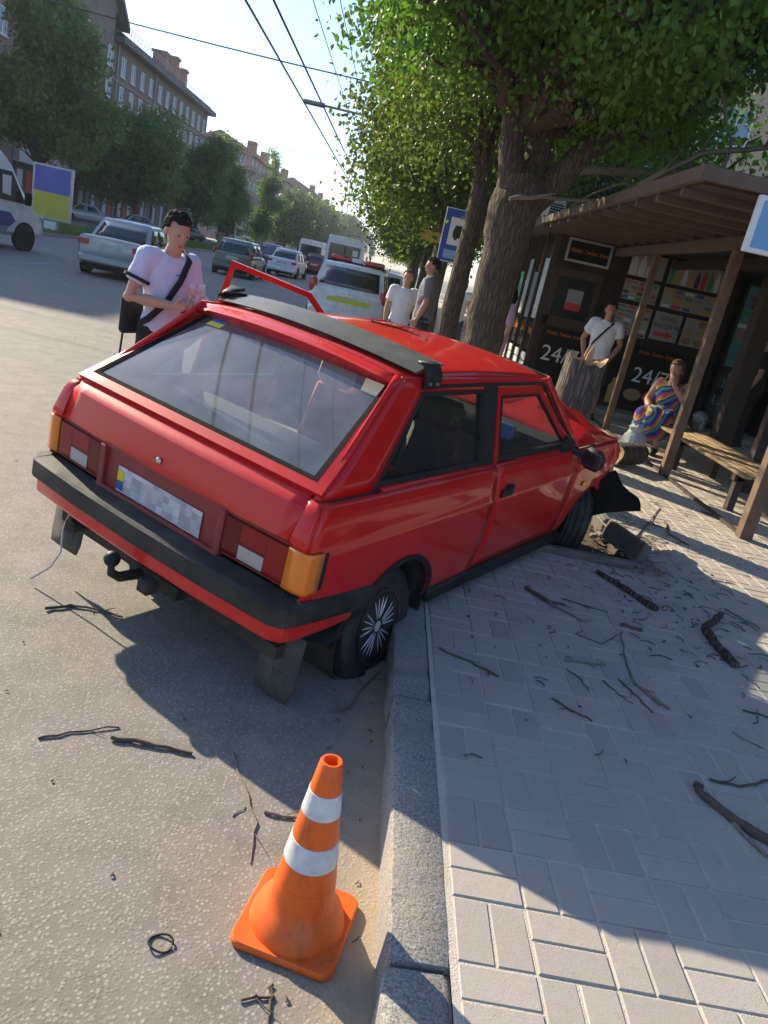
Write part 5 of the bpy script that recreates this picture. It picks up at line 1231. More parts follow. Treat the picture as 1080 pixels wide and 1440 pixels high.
def hand(mb, w, d, nrm, side, curl=.5, k=1.0):
    """wrist point, direction to fingers, palm normal, side +1/-1 where the thumb lies"""
    d = Vector(d).normalized(); nrm = Vector(nrm); nrm = (nrm-d*nrm.dot(d)).normalized(); s = d.cross(nrm)*side
    w = Vector(w)
    for j, (o, l, dl) in enumerate(((.030, .072, .0), (.010, .080, .006), (-.010, .074, .003), (-.029, .058, -.006))):
        b = w+d*(.085+dl)*k+s*o*k; a = curl*.6; p = [w+d*.02*k+s*o*.6*k, b]; dd = d.copy()
        for seg in (.45, .32, .23):
            a2 = a; dd = (d*math.cos(a2)+nrm*math.sin(a2)); p.append(p[-1]+dd*l*seg*k); a += curl*.75
        limb(mb, p, [.012*k, .0105*k, .009*k, .008*k, .0068*k], 7)
    t0 = w+d*.03*k+s*.028*k; t1 = t0+(d*.6+s*.7+nrm*.25).normalized()*.04*k; t2 = t1+(d*.85+s*.25+nrm*.45).normalized()*.032*k; t3 = t2+(d*.9+nrm*.45).normalized()*.024*k
    limb(mb, [w+d*.01*k+s*.012*k, t0, t1, t2, t3], [.016*k, .016*k, .0125*k, .0105*k, .008*k], 8)
    limb(mb, [w-d*.01*k, w+d*.045*k, w+d*.078*k], [.024*k, .028*k, .027*k], 10)
def head(mb, c, fw, scale=1.0, tilt=0):
    """adds head shapes; returns placement matrix (local: +Y is forward, Z up)"""
    f = Vector(fw).normalized(); M = f.to_track_quat('Y', 'Z').to_matrix().to_4x4(); M = M @ Matrix.Rotation(tilt, 4, 'X'); M3 = M.to_3x3()
    c = Vector(c); T = lambda p: c+M3 @ (Vector(p)*scale)
    def ell(p, r): mb.sphere(T(p), tuple(q*scale for q in r), 16, 12, M)
    ell((0, -.008, .025), (.076, .096, .095)); ell((0, .020, -.035), (.060, .070, .075)); ell((0, .045, -.085), (.036, .036, .028))
    ell((0, .055, .01), (.062, .035, .05)); ell((0, .098, -.018), (.013, .018, .018)); ell((0, .088, .005), (.010, .014, .03)); ell((0, .078, -.058), (.026, .016, .010))
    for s in (-1, 1): ell((s*.078, -.012, -.008), (.011, .02, .031)); ell((s*.03, .072, .035), (.022, .014, .009))
    return c, M3
def head_parts(root, c, M3, hair='hair_dark', scale=1.0, style='short', cap=None):
    T = lambda p: c+M3 @ (Vector(p)*scale)
    for s in (-1, 1):
        mb = MB(); mb.sphere(T((s*.030, .083, .015)), (.010*scale, .006*scale, .006*scale), 8, 6, M3.to_4x4()); mb.build('eye', 'eye_dark', root, ang=180)
    mb = MB(); mb.sphere(T((0, .090, -.058)), (.020*scale, .007*scale, .006*scale), 8, 6, M3.to_4x4()); mb.build('mouth', 'lip', root, ang=180)
    mb = MB(); n, m = 22, 16; V, F = [], []
    rx, ry, rz = .084, .106, .104
    if style == 'long': rz = .106
    for i in range(m+1):
        t = math.pi*i/m
        for j in range(n):
            a = 2*math.pi*j/n; k = 1+.03*math.sin(a*5+i)+.02*math.sin(i*3+j*2); V.append(T((rx*k*math.sin(t)*math.cos(a), -.014+ry*k*math.sin(t)*math.sin(a), .028+rz*k*math.cos(t))))
    for i in range(m):
        for j in range(n):
            a = 2*math.pi*(j+.5)/n; t = math.pi*(i+.5)/m; y, z = math.sin(t)*math.sin(a), math.cos(t)
            if (y > .25 and z < .42+.25*y) or (z < -.55 if style == 'short' else z < -.95): continue
            if style == 'short' and y > -.2 and z < -.05: continue
            F.append((i*n+j, i*n+(j+1) % n, (i+1)*n+(j+1) % n, (i+1)*n+j))
    mb.add(V, F); hr_ = mb.build('hair', hair, root, ang=180, solid=.012*scale, off=0, fix=True); q = hr_.modifiers.new('u', 'SUBSURF'); q.levels = q.render_levels = 2; q = hr_.modifiers.new('d', 'DISPLACE'); q.texture = STRANDS; q.strength = .030; q.mid_level = .45
    if style == 'long':
        mb = MB(); limb(mb, [T((0, -.07, .05)), T((0, -.105, -.05)), T((0, -.10, -.16))], [.075*scale, .07*scale, .045*scale]); remesh(mb, 'hair', hair, root, .012)
    if cap:
        mb = MB(); mb.sphere(T((0, -.010, .055)), (.092*scale, .112*scale, .082*scale), 18, 12, M3.to_4x4()); mb.sphere(T((0, .115, .045)), (.075*scale, .075*scale, .010*scale), 16, 8, M3.to_4x4()); mb.build('cap', cap, root, ang=180)
def person(label, loc, rz, J, top, bottom, skin='skin_fair', hair='hair_dark', sleeve=.55, leg='shorts', shoes='shoe_black', headdir=(0, 1, 0), headtilt=0, style='short', cap=None, hands=None, vox=.009, sc=1.0, build=1.0, group=None, dress=False):
    root = empty('person', loc, rz, label, 'person', group); root.scale = (sc, sc, sc)
    J = {k: Vector(v) for k, v in J.items()}
    rt = (J['shr']-J['shl']).normalized(); rp = (J['hipr']-J['hipl']).normalized(); b = build
    pel, nb = (J['hipl']+J['hipr'])/2, (J['shl']+J['shr'])/2
    up = nb-pel
    P = lambda t: pel+up*t
    spn = lambda g: [(P(-.20)+Vector((0, 0, 0)), .10*b+g, .085*b+g, rp), (P(-.08), .158*b+g, .115*b+g, rp), (P(.05), .165*b+g, .118*b+g, rp), (P(.30), .142*b+g, .105*b+g, rp.lerp(rt, .4)), (P(.55), .155*b+g, .112*b+g, rp.lerp(rt, .7)), (P(.80), .170*b+g, .112*b+g, rt), (P(.97), .165*b+g, .095*b+g, rt), (P(1.06), .11*b+g, .075*b+g, rt), (P(1.10), .06+g*.5, .055+g*.5, rt)]
    mb = MB(); torso(mb, spn(0)); limb(mb, [P(1.0), J['head']-Vector((0, 0, .09))], [.062, .055]); hc, M3 = head(mb, J['head'], headdir, 1.0, headtilt)
    for s in 'lr':
        limb(mb, [J['sh'+s], J['sh'+s].lerp(J['el'+s], .5), J['el'+s], J['el'+s].lerp(J['wr'+s], .35), J['wr'+s]], [.058*b, .050*b, .041*b, .043*b, .028])
        limb(mb, [J['hip'+s], J['hip'+s].lerp(J['kn'+s], .35), J['kn'+s], J['kn'+s].lerp(J['an'+s], .35), J['an'+s]], [.092*b, .086*b, .056*b, .058*b, .038])
        limb(mb, [J['an'+s]-Vector((0, 0, .03)), J['to'+s]], [.042, .030])
        hd = (hands or {}).get(s)
        d, n_, c_ = hd if hd else ((J['wr'+s]-J['el'+s]), rt*(-1 if s == 'r' else 1), .45)
        dv, nv = Vector(d).normalized(), Vector(n_)
        hand(mb, J['wr'+s], dv, nv, 1 if s == 'r' else -1, c_)
    remesh(mb, 'body', skin, root, vox, 3); head_parts(root, hc, M3, hair, 1.0, style, cap)
    g = .016; mb = MB(); sp_ = spn(g)
    lo = 1 if not dress else 0
    q = sp_[1:] if not dress else sp_[1:]
    hem = [(P(-.13), .170*b+g, .124*b+g, rp)]; torso(mb, hem+q[0:])
    for s in 'lr':
        if sleeve > 0:
            e = J['sh'+s].lerp(J['el'+s], min(1, sleeve/.5)) if sleeve <= .5 else J['sh'+s].lerp(J['el'+s], min(1, sleeve*1.0)); pts = [J['sh'+s]-rt*(.03 if s == 'r' else -.03), J['sh'+s].lerp(e, .5), e]; limb(mb, [J['sh'+s]-rt*(.05 if s == 'r' else -.05), J['sh'+s], pts[1]], [.074*b, .074*b, .072*b]); mb.tube(pts, [.075*b, .073*b, .073*b], 12)
            if sleeve > 1: mb.tube([J['el'+s], J['wr'+s]], [.062*b, .042*b], 12)
    folds(remesh(mb, 'shirt' if not dress else 'dress_top', top, root, .011, 4), .024)
    mb = MB()
    if dress:
        hp = (J['hipl']+J['hipr'])/2; kn = (J['knl']+J['knr'])/2; an = (J['anl']+J['anr'])/2; kk = kn.lerp(an, .35)
        torso(mb, [(P(.12), .18*b, .13*b, rp), (P(-.02), .20*b, .15*b, rp), (P(-.12), .20*b, .16*b, rp)])
        for s in 'lr': limb(mb, [J['hip'+s], J['hip'+s].lerp(J['kn'+s], .5), J['kn'+s]], [.115*b, .11*b, .10*b])
        limb(mb, [hp, kn], [.13*b, .11*b]); limb(mb, [kn, kk], [.12*b, .135*b])
        for s in 'lr': limb(mb, [J['kn'+s], J['kn'+s].lerp(J['an'+s], .38)], [.10*b, .105*b])
        folds(remesh(mb, 'skirt', top, root, .012, 5), .03)
    else:
        torso(mb, [(P(-.22), .12*b, .10*b, rp), (P(-.10), .174*b, .130*b, rp), (P(.10), .165*b, .125*b, rp)])
        for s in 'lr':
            if leg == 'shorts': mb.tube([J['hip'+s], J['hip'+s].lerp(J['kn'+s], .5), J['hip'+s].lerp(J['kn'+s], .92)], [.105*b, .102*b, .098*b], 12); mb.sphere(J['hip'+s], .104*b, 12, 8)
            else:
                limb(mb, [J['hip'+s], J['hip'+s].lerp(J['kn'+s], .5), J['kn'+s], J['kn'+s].lerp(J['an'+s], .5), J['an'+s]], [.103*b, .095*b, .076*b, .070*b, .062*b])
        folds(remesh(mb, 'trousers' if leg != 'shorts' else 'shorts', bottom, root, .011, 4), .024)
    for s in 'lr':
        mb = MB(); a, t = J['an'+s], J['to'+s]; d = (t-a); d.z = 0; d.normalize()
        bz0 = a.z-.085
        limb(mb, [Vector((a.x, a.y, bz0+.045))-d*.045, Vector((a.x, a.y, bz0+.052))+d*.05, Vector((a.x, a.y, bz0+.036))+d*.13, Vector((a.x, a.y, bz0+.03))+d*.18], [.042, .048, .042, .028])
        V = []
        for p in mb.v: V.append((p[0], p[1], max(p[2], bz0)))
        mb.v = V; remesh(mb, 'shoe', shoes, root, .010, 2)
    return root
def stand(**k):
    J = dict(head=(0, .02, 1.625), shl=(-.185, 0, 1.42), shr=(.185, 0, 1.42), ell=(-.235, -.02, 1.13), elr=(.235, -.02, 1.13), wrl=(-.24, .06, .88), wrr=(.24, .06, .88),
             hipl=(-.088, 0, .92), hipr=(.088, 0, .92), knl=(-.10, .02, .50), knr=(.10, .02, .50), anl=(-.105, -.02, .085), anr=(.105, -.02, .085), tol=(-.125, .12, .03), tor=(.125, .12, .03))
    J.update(k); return J
def facing(dx, dy): return math.atan2(-dx, dy)
# man with the phone, left
pm = person('man in pale lilac T-shirt with black shoulder strap, looking down at his phone', (-1.63, 5.62, 0), facing(.78, -.62),
    stand(head=(.03, .09, 1.615), elr=(.27, -.03, 1.14), wrr=(.09, .24, 1.14), ell=(-.255, .02, 1.14), wrl=(-.01, .27, 1.12)), 'cloth_lilac', 'cloth_black', 'skin_fair', 'hair_dark', .62, 'trousers', 'shoe_black', (.1, 1, -.45), 0, vox=.0065, sc=1.02, build=.97,
    hands={'r': ((-.35, .9, .12), (-.6, -.1, .75), .75), 'l': ((.35, .9, .12), (.6, -.1, .75), .75)})
def ribbon(mb, pts, nrm, w):
    """flat strap along pts"""
    L_, Rr = [], []; pts = [Vector(p) for p in pts]
    for i, p in enumerate(pts):
        t = (pts[min(i+1, len(pts)-1)]-pts[max(i-1, 0)]).normalized(); s = t.cross(Vector(nrm[i])).normalized()*w/2; L_.append(p-s); Rr.append(p+s)
    mb.grid([L_, Rr])
mb = MB(); ribbon(mb, [(-.10, -.11, 1.40), (-.13, -.02, 1.505), (-.10, .085, 1.44), (0, .150, 1.30), (.10, .148, 1.14), (.175, .08, 1.02), (.185, -.02, .96), (.12, -.12, 1.02)], [(-.3, -.9, .4), (-.3, 0, 1), (0, .8, .5), (0, 1, .1), (.2, 1, 0), (.8, .6, 0), (1, 0, 0), (.5, -.9, 0)], .045); mb.build('shoulder_strap', 'cloth_black', pm, ang=60, solid=.005, off=1)
mb = MB(); mb.box((.13, -.17, 1.0), (.24, .07, .26), rz=.3, bev=.02); bg = mb.build('bag', 'cloth_black', pm, ang=30)
mb = MB(); mb.tube([(.2, -.17, .9), (.21, -.17, .72)], .008, 5); mb.build('bag_strap_end', 'cloth_black', bg, ang=60)
mb = MB(); e0 = Vector((.185, 0, 1.42)).lerp(Vector((.27, -.03, 1.14)), .50); e1 = Vector((.185, 0, 1.42)).lerp(Vector((.27, -.03, 1.14)), .58); mb.tube([e0, e1], .0905, 18, caps=False); mb.build('sleeve_band', 'cloth_black', pm, ang=60)
text_mesh('chest_lettering', 'Kappa' if False else '~~~', .05, 'cloth_black', pm, face_m((.03, .135, 1.325), (-1, 0, 0)), .004)
ph = MB(); ph.box((.035, .36, 1.155), (.075, .15, .010), rx=.35, bev=.003)
pho = one(ph, 'smartphone', 'car_black', 'dark smartphone held by the man in the lilac T-shirt', 'phone', ang=0); pho.location = pm.location; pho.rotation_euler = pm.rotation_euler
mb = MB(); r = random.Random(2); mb.grid([[(-.08+.15*i/6+r.gauss(0, .008), .36+.02*math.sin(i*2+j)+r.gauss(0, .008), 1.17+.17*j/5+r.gauss(0, .006)) for i in range(7)] for j in range(6)])
fb = one(mb, 'plastic_folder', glass('plastic_film', (.85, .87, .9), .45, (.75, .75, .78), .1, 20), 'crumpled clear plastic wallet in the left hand of the phone man', 'plastic bag', ang=30); fb.location = pm.location; fb.rotation_euler = pm.rotation_euler
# man at the kiosk
km = person('man in white T-shirt and dark shorts standing before the kiosk door', (3.18, 11.72, KERB), facing(-.35, -.94),
    stand(elr=(.29, -.06, 1.16), wrr=(.21, .10, .95), ell=(-.27, -.05, 1.16), wrl=(-.20, .11, .96), anl=(-.15, 0, .085), anr=(.12, -.03, .085), tol=(-.19, .14, .03), knl=(-.12, .03, .5)), 'cloth_white', 'cloth_navy', 'skin_tan', 'hair_dark', .6, 'shorts', 'shoe_black', (-.35, 1, -.1), 0, sc=1.0, build=1.05)
mb = MB(); ribbon(mb, [(-.10, -.11, 1.40), (-.12, -.02, 1.505), (-.09, .085, 1.44), (0, .150, 1.30), (.10, .148, 1.14), (.175, .08, 1.0)], [(-.3, -.9, .4), (-.3, 0, 1), (0, .8, .5), (0, 1, .1), (.2, 1, 0), (.8, .6, 0)], .03); mb.build('shoulder_strap', 'cloth_black', km, ang=60, solid=.004, off=1)
# seated woman in the rainbow dress
sw = person('woman in a rainbow-striped dress sitting on the bench end, hand at her face', (3.78, 9.95, KERB), facing(-.62, -.78),
    stand(head=(0, .10, 1.075), shl=(-.175, .02, .875), shr=(.175, .02, .875), hipl=(-.10, 0, .46), hipr=(.10, 0, .46), knl=(-.13, .42, .45), knr=(.11, .42, .46), anl=(-.14, .38, .085), anr=(.12, .40, .085), tol=(-.16, .53, .03), tor=(.14, .55, .03), ell=(-.30, .12, .66), wrl=(-.06, .20, .90), elr=(.25, .08, .62), wrr=(.12, .30, .55)), 'cloth_rainbow', 'cloth_rainbow', 'skin_tan', 'hair_brown', 0, 'shorts', 'shoe_black', (.1, 1, -.25), 0, 'long', build=1.22, dress=True,
    hands={'l': ((.3, .1, .9), (.5, -.8, 0), .6)})
mb = MB(); mb.box((0, 0, .13), (.14, .24, .26), bev=.05); hb = one(mb, 'handbag', mat('bag_black_white', (.03, .03, .03), .4, dirt=(.5, .5, .48), dscale=9, damt=.35), 'black and white handbag on the bench beside the seated woman', 'handbag', (4.10, 9.62, .57), ang=40)
# man in black, right edge
person('person in black T-shirt, black trousers and cap at the right edge', (5.84, 12.1, KERB+.0), facing(-.75, .3), stand(elr=(.25, .02, 1.12), wrr=(.22, .14, .88), ell=(-.26, .0, 1.13), wrl=(-.24, .10, .88)), 'cloth_black', 'cloth_black', 'skin_tan', 'hair_dark', .7, 'trousers', 'shoe_black', (-.4, 1, -.2), 0, cap='cloth_black', sc=1.03)
# group beyond the car
person('man in grey checked short-sleeved shirt standing behind the car roof', (.46, 11.9, KERB), facing(-.85, .1), stand(elr=(.26, -.02, 1.13), wrr=(.25, .06, .88)), 'cloth_greycheck', 'cloth_navy', 'skin_tan', 'hair_dark', .8, 'trousers', 'shoe_black', (-.2, 1, -.1), 0, sc=1.04, build=1.15)
person('person in white T-shirt and jeans, left of the man in grey', (.12, 12.5, 0), facing(.2, -1), stand(), 'cloth_white', 'cloth_jeans', 'skin_fair', 'hair_brown', .6, 'trousers', 'shoe_white', (.5, 1, 0), 0, sc=1.0)
person('woman in sleeveless white top and jeans between the two trunks', (1.12, 14.0, KERB), facing(-.4, -.9), stand(), 'cloth_white', 'cloth_jeans', 'skin_tan', 'hair_brown', .12, 'trousers', 'shoe_white', (0, 1, 0), 0, 'long', sc=.96, build=.92)
person('person in a pink and lilac patterned dress half hidden by the big trunk', (1.80, 12.7, KERB), facing(-.9, -.3), stand(), 'cloth_pink', 'cloth_pink', 'skin_fair', 'hair_dark', .5, 'trousers', 'shoe_white', (0, 1, 0), 0, 'long', sc=.95, build=.95)
# ---------------------------------------------------------------- traffic
mat('paint_silver', (.36, .38, .40), .28, .45, coat=.5, dirt=(.25, .23, .2), dscale=3, damt=.2)
mat('paint_green', (.17, .175, .14), .3, .5, coat=.5, dirt=(.22, .2, .17), dscale=3, damt=.25)
mat('paint_white', (.80, .80, .80), .3, coat=.5, dirt=(.5, .47, .42), dscale=3, damt=.2)
mat('paint_blue', (.03, .06, .14), .3, coat=.5); mat('paint_darkred', (.18, .02, .02), .3, coat=.5); mat('paint_dark', (.03, .03, .035), .3, coat=.5)
mat('paint_cream', (.50, .48, .25), .5, dirt=(.3, .28, .2), dscale=2, damt=.3); mat('van_blue', (.05, .06, .22), .35, coat=.4); mat('van_grey', (.28, .30, .33), .4, coat=.3)
mat('car_glass', (.022, .026, .030), .06, spec=.9); mat('car_glass_sky', (.10, .125, .14), .05, spec=.9)
mat('lens_red', (.42, .012, .012), .2, coat=.6); mat('lens_lit', (.55, .03, .02), .2, coat=.6); mat('hub', (.33, .33, .33), .4, .5); mat('police_yellow', (.62, .66, .05), .5); mat('lightbar_red', (.60, .02, .02), .2, coat=.7)
def road_wheel(par, x, y, s, R=.30, W=.19):
    wo = bpy.data.objects.new('wheel', None); col.objects.link(wo); wo.parent = par; wo.location = (x, y, R); wo.empty_display_size = .1
    mb = MB(); h = W/2; mb.lathe([(R*.62, -h), (R*.9, -h), (R, -h*.7), (R, h*.7), (R*.9, h), (R*.62, h)], (0, 0, 0), 24, 'X'); mb.build('tyre', 'rubber', wo, ang=35)
    mb = MB(); mb.lathe([(.02, s*h*.5), (R*.3, s*h*.62), (R*.55, s*h*.5), (R*.64, s*h*.96)], (0, 0, 0), 20, 'X')
    mb.build('rim', 'hub', wo, ang=35)
def vehicle(name, label, loc, rz, L, W, H, paint, belt, deck, hood, rb, rt, ft, fb, cat='car', lights='side', plate='plate_white', glassm='car_glass', bumper=None, group='vehicles on the avenue', rails=False, R=.30, zl=.22, wt=.74):
    """rear at y=0, nose at y=L; rb/rt/ft/fb greenhouse corners along y"""
    root = empty(name, loc, rz, label, cat, group); w = W/2
    st = [(0.0, zl+.10, deck-.06, w*.88), (.05, zl+.04, deck-.015, w*.95), (.25, zl, deck, w*.985), (.8, zl, max(deck, belt-.02), w), (L*.5, zl, belt, w), (L-1.1, zl, hood+.05, w), (L-.55, zl, hood, w*.985), (L-.12, zl+.02, hood-.10, w*.92), (L-.02, zl+.10, hood-.20, w*.84)]
    # keep the boot lid low behind the rear window
    st[3] = (max(.45, rb-.05), zl, deck if deck < belt-.02 else belt, w)
    rings = []
    for y, a, b, ww in st:
        hs = [(ww*.88, a), (ww*.985, a+.10), (ww, a+(b-a)*.45), (ww*.995, a+(b-a)*.72), (ww*.975, b-.06), (ww*.93, b-.012), (ww*.80, b+.004), (0, b+.018)]
        rings.append([(x, y, z) for x, z in hs]+[(-x, y, z) for x, z in reversed(hs[:-1])])
    mb = MB(); mb.rings(rings); bd = mb.build('body', paint, root, ang=38)
    wb_, wtt = w*.90, w*wt; z0, z1 = belt-.03, H
    def gh(u, v, t):
        """u -1..1 across, v 0 rear..1 front, t height"""
        yr, yf = rb+(rt-rb)*t, fb+(ft-fb)*t; ww = wb_+(wtt-wb_)*t; y = yr+(yf-yr)*v; z = z0+(z1-z0)*t
        bow = .06*(1-u*u); 
        return Vector((u*ww, y+(-bow if v < .01 else (bow if v > .99 else 0)), z))
    mb = MB(); ring = lambda t, k=1: [gh(u*k, 0, t) for u in np.linspace(-1, 1, 7)]+[gh(k, v, t) for v in np.linspace(0, 1, 8)[1:-1]]+[gh(u*k, 1, t) for u in np.linspace(1, -1, 7)]+[gh(-k, v, t) for v in np.linspace(1, 0, 8)[1:-1]]
    top = ring(1); cen = sum(top, Vector())/len(top)
    R_s = [ring(0), ring(.5), ring(.93), top, [cen+(p-cen)*.93+Vector((0, 0, .03)) for p in top], [cen+(p-cen)*.5+Vector((0, 0, .055)) for p in top]]
    mb.rings(R_s, caps=(False, True)); mb.build('roof', paint, root, ang=40)
    def patch(name_, f, m_, n=7):
        mb = MB(); mb.grid([[f(a, b) for a in np.linspace(0, 1, n)] for b in np.linspace(0, 1, 4)]); return mb.build(name_, m_, root, ang=50, solid=.006, off=0)
    patch('rear_window', lambda a, b: gh(-.86+1.72*a, 0, .10+.78*b)+Vector((0, -.014, .006)), glassm)
    patch('windscreen', lambda a, b: gh(-.88+1.76*a, 1, .08+.82*b)+Vector((0, .014, .006)), glassm)
    for s in (-1, 1):
        for v0, v1 in ((.10, .47), (.51, .90)):
            patch('side_window', lambda a, b: gh(s, v0+(v1-v0)*a, .12+.74*b)+Vector((s*.012, 0, .002)), glassm, 4)
        if lights == 'side':   # corner lamps on the deck edge
            mb = MB(); mb.box((s*w*.78, .035, (deck+zl)/2+.20), (w*.34, .09, .17), bev=.03); mb.build('tail_light', 'lens_red', root, ang=40)
        elif lights == 'tall':
            mb = MB(); mb.box((s*(w-.09), .09, belt-.03), (.15, .18, .34), rz=-s*.35, bev=.05); mb.build('tail_light', 'lens_lit', root, ang=40)
        mb = MB(); mb.box((s*w*.72, L-.08, hood-.16), (w*.4, .1, .13), rz=-s*.3, bev=.03); mb.build('headlight', 'light_clear', root, ang=40)
        mb = MB(); mb.box((s*(w+.07), fb-.22, belt+.06), (.17, .08, .12), bev=.03); mb.build('mirror', paint, root, ang=40)
        for y in (.78, L-.88):
            mb = MB(); mb.lathe([(.0, 0), (R+.07, 0), (R+.07, .012), (0, .012)], (s*(w+(.001 if s > 0 else -.013)) if s > 0 else -(w+.013), y, R), 24, 'X'); mb.build('wheel_arch', 'kiosk_black', root, ang=0)
            road_wheel(root, s*(w-.07), y, s, R)
        for y in ((rb+fb)/2+.05,):
            mb = MB(); mb.box((s*(w*.995+.006), y-.35, belt-.13), (.016, .16, .03), bev=.004); mb.build('door_handle', paint, root, ang=0)
    mb = MB(); mb.box((0, .03, zl+.19), (W*.93, .17, .20), bev=.05); mb.build('rear_bumper', bumper or paint, root, ang=40)
    mb = MB(); mb.box((0, .06, zl+.02), (W*.8, .2, .12), bev=.02); mb.build('bumper_skirt', 'kiosk_black', root, ang=0)
    mb = MB(); mb.box((0, -.025 if lights == 'side' else .0, (deck+zl)/2+.16), (.52, .012, .115)); mb.build('number_plate', plate, root, ang=0)
    if rails:
        for s in (-1, 1):
            mb = MB(); mb.tube([gh(s*.92, .12, 1)+Vector((0, 0, .0)), gh(s*.92, .15, 1)+Vector((0, 0, .06)), gh(s*.92, .85, 1)+Vector((0, 0, .06)), gh(s*.92, .88, 1)], .018, 6); mb.build('roof_rail', 'kiosk_black', root, ang=60)
    return root
vehicle('saloon_car', 'silver saloon with red corner lamps, left of the man with the phone', (-7.22, 19.75, 0), R_(4), 4.48, 1.68, 1.40, 'paint_silver', .92, .97, .86, .72, 1.35, 2.55, 3.25, bumper='paint_silver')
vehicle('hatchback_car', 'greenish silver hatchback on the road right of the man with the phone', (-7.05, 33.1, 0), R_(1), 4.25, 1.72, 1.46, 'paint_green', .96, .95, .88, .10, .55, 2.55, 3.25, lights='tall')
vehicle('saloon_car', 'white saloon driving right of the greenish hatchback', (-6.62, 44.0, 0), R_(-2), 4.4, 1.7, 1.47, 'paint_white', .94, 1.0, .88, .65, 1.2, 2.5, 3.2, lights='side')
vehicle('hatchback_car', 'dark blue car ahead between the hatchback and the white saloon', (-9.6, 57, 0), 0, 4.2, 1.72, 1.5, 'paint_blue', .96, .95, .88, .15, .6, 2.5, 3.2, lights='tall', glassm='car_glass_sky')
vehicle('hatchback_car', 'dark red car half hidden beyond the white saloon', (-6.6, 60, 0), 0, 4.2, 1.72, 1.5, 'paint_darkred', .96, .95, .88, .15, .6, 2.5, 3.2, lights='tall')
pc = vehicle('police_car', 'white police off-roader with red and white roof light bar ahead of the crash', (-1.10, 17.8, 0), R_(-1), 4.3, 1.82, 1.56, 'paint_white', 1.06, 1.03, 1.0, .12, .50, 2.7, 3.35, lights='tall', R=.345, zl=.30, wt=.78, rails=True)
mb = MB(); mb.box((0, 1.5, 1.70), (.30, .26, .10), bev=.03); lb = mb.build('light_bar', 'sign_face_white', pc, ang=40)
for s in (-1, 1):
    mb = MB(); mb.box((s*.41, 1.5, 1.705), (.50, .28, .11), bev=.035); mb.build('light_lens', 'lightbar_red', lb, ang=40)
mb = MB(); mb.box((0, 1.5, 1.63), (1.3, .1, .05)); mb.build('light_mount', 'kiosk_black', lb, ang=0)
mb = MB(); mb.box((.05, -.012, .80), (1.0, .012, .10)); mb.build('yellow_strip', 'police_yellow', pc, ang=0)
mb = MB(); mb.box((0, -.02, .93), (.06, .02, .07), bev=.01); mb.build('badge', 'chrome', pc, ang=40)
vehicle('hatchback_car', 'white car parked beyond the police car by the kerb', (-.55, 26.5, 0), 0, 4.2, 1.72, 1.48, 'paint_white', .96, .95, .88, .15, .6, 2.5, 3.2, lights='tall')
vehicle('saloon_car', 'silver saloon parked behind the billboard across the verge', (-27.6, 63.8, .03), R_(-68), 4.5, 1.75, 1.42, 'paint_silver', .92, .95, .86, .75, 1.4, 2.6, 3.3, glassm='car_glass')
vehicle('saloon_car', 'grey saloon parked right of the silver one across the verge', (-25.4, 70, .03), R_(-60), 4.4, 1.72, 1.42, 'van_grey', .92, .95, .86, .75, 1.4, 2.6, 3.3)
vehicle('hatchback_car', 'dark car parked on the far service road below the trees', (-25.4, 88, .03), R_(-30), 4.2, 1.72, 1.5, 'paint_dark', .96, .95, .88, .15, .6, 2.5, 3.2, lights='tall')
vehicle('hatchback_car', 'small white car on the far service road right of the cream bus', (-22.6, 112, .03), 0, 4.1, 1.7, 1.5, 'paint_white', .96, .95, .88, .15, .6, 2.5, 3.2, lights='tall', glassm='car_glass_sky')
def bus(name, label, loc, rz, L, W, H, paint, lower=None, cat='bus', R=.42, sign=True, glassm='car_glass'):
    root = empty(name, loc, rz, label, cat, 'vehicles on the avenue'); w = W/2; P = []
    for y, k in ((0, .94), (.12, 1), (L-.25, 1), (L, .92)):
        hs = [(w*.92*k, .38), (w*k, .5), (w*k, 1.2), (w*.985*k, H*.75), (w*.93*k, H-.15), (w*.80*k, H-.03), (0, H)]; P.append([(x, y, z) for x, z in hs]+[(-x, y, z) for x, z in reversed(hs[:-1])])
    mb = MB(); mb.rings(P); mb.build('body', paint, root, ang=40)
    mb = MB(); mb.grid([[(-w*.80+1.6*w*a, -.012, H*.50+(H*.33)*b) for a in np.linspace(0, 1, 5)] for b in (0, 1)]); rw = mb.build('rear_window', glassm, root, ang=0, solid=.01, off=0)
    mb = MB(); mb.box((0, -.022, H*.66), (.05, .012, H*.33)); mb.build('window_bar', 'kiosk_black', rw, ang=0)
    if sign:
        mb = MB(); mb.box((w*.55, -.024, H*.70), (.34, .01, .34)); mb.build('notice', 'sign_face_white', rw, ang=0)
    for s in (-1, 1):
        n = int(L/1.3)
        for k in range(n):
            y0 = .35+k*(L-.7)/n; mb = MB(); mb.box((s*(w*.993+.004), y0+(L-.7)/n/2, H*.64), (.03, (L-.7)/n-.12, H*.29)); mb.build('side_window', glassm, root, ang=0)
        mb = MB(); mb.box((s*w*.84, -.01, .95), (.14, .03, .36), bev=.01); mb.build('tail_light', 'lens_red', root, ang=0)
        for y in (L*.22, L*.8): road_wheel(root, s*(w-.13), y, s, R, .24)
        mb = MB(); mb.box((s*(w+.14), L-.1, H*.66), (.12, .1, .34), bev=.03); mb.build('mirror', 'kiosk_black', root, ang=0)
    mb = MB(); mb.box((0, -.02, .58), (W*.96, .14, .24), bev=.04); mb.build('rear_bumper', lower or paint, root, ang=40)
    return root
bus('bus', 'white single-deck bus beyond the police car, notice in its rear window', (-3.75, 50, 0), 0, 7.5, 2.45, 2.95, 'paint_white')
bus('minibus', 'white minibus just left of the bus', (-7.25, 62, 0), 0, 6.0, 2.0, 2.5, 'paint_white', R=.35, sign=False, cat='minibus')
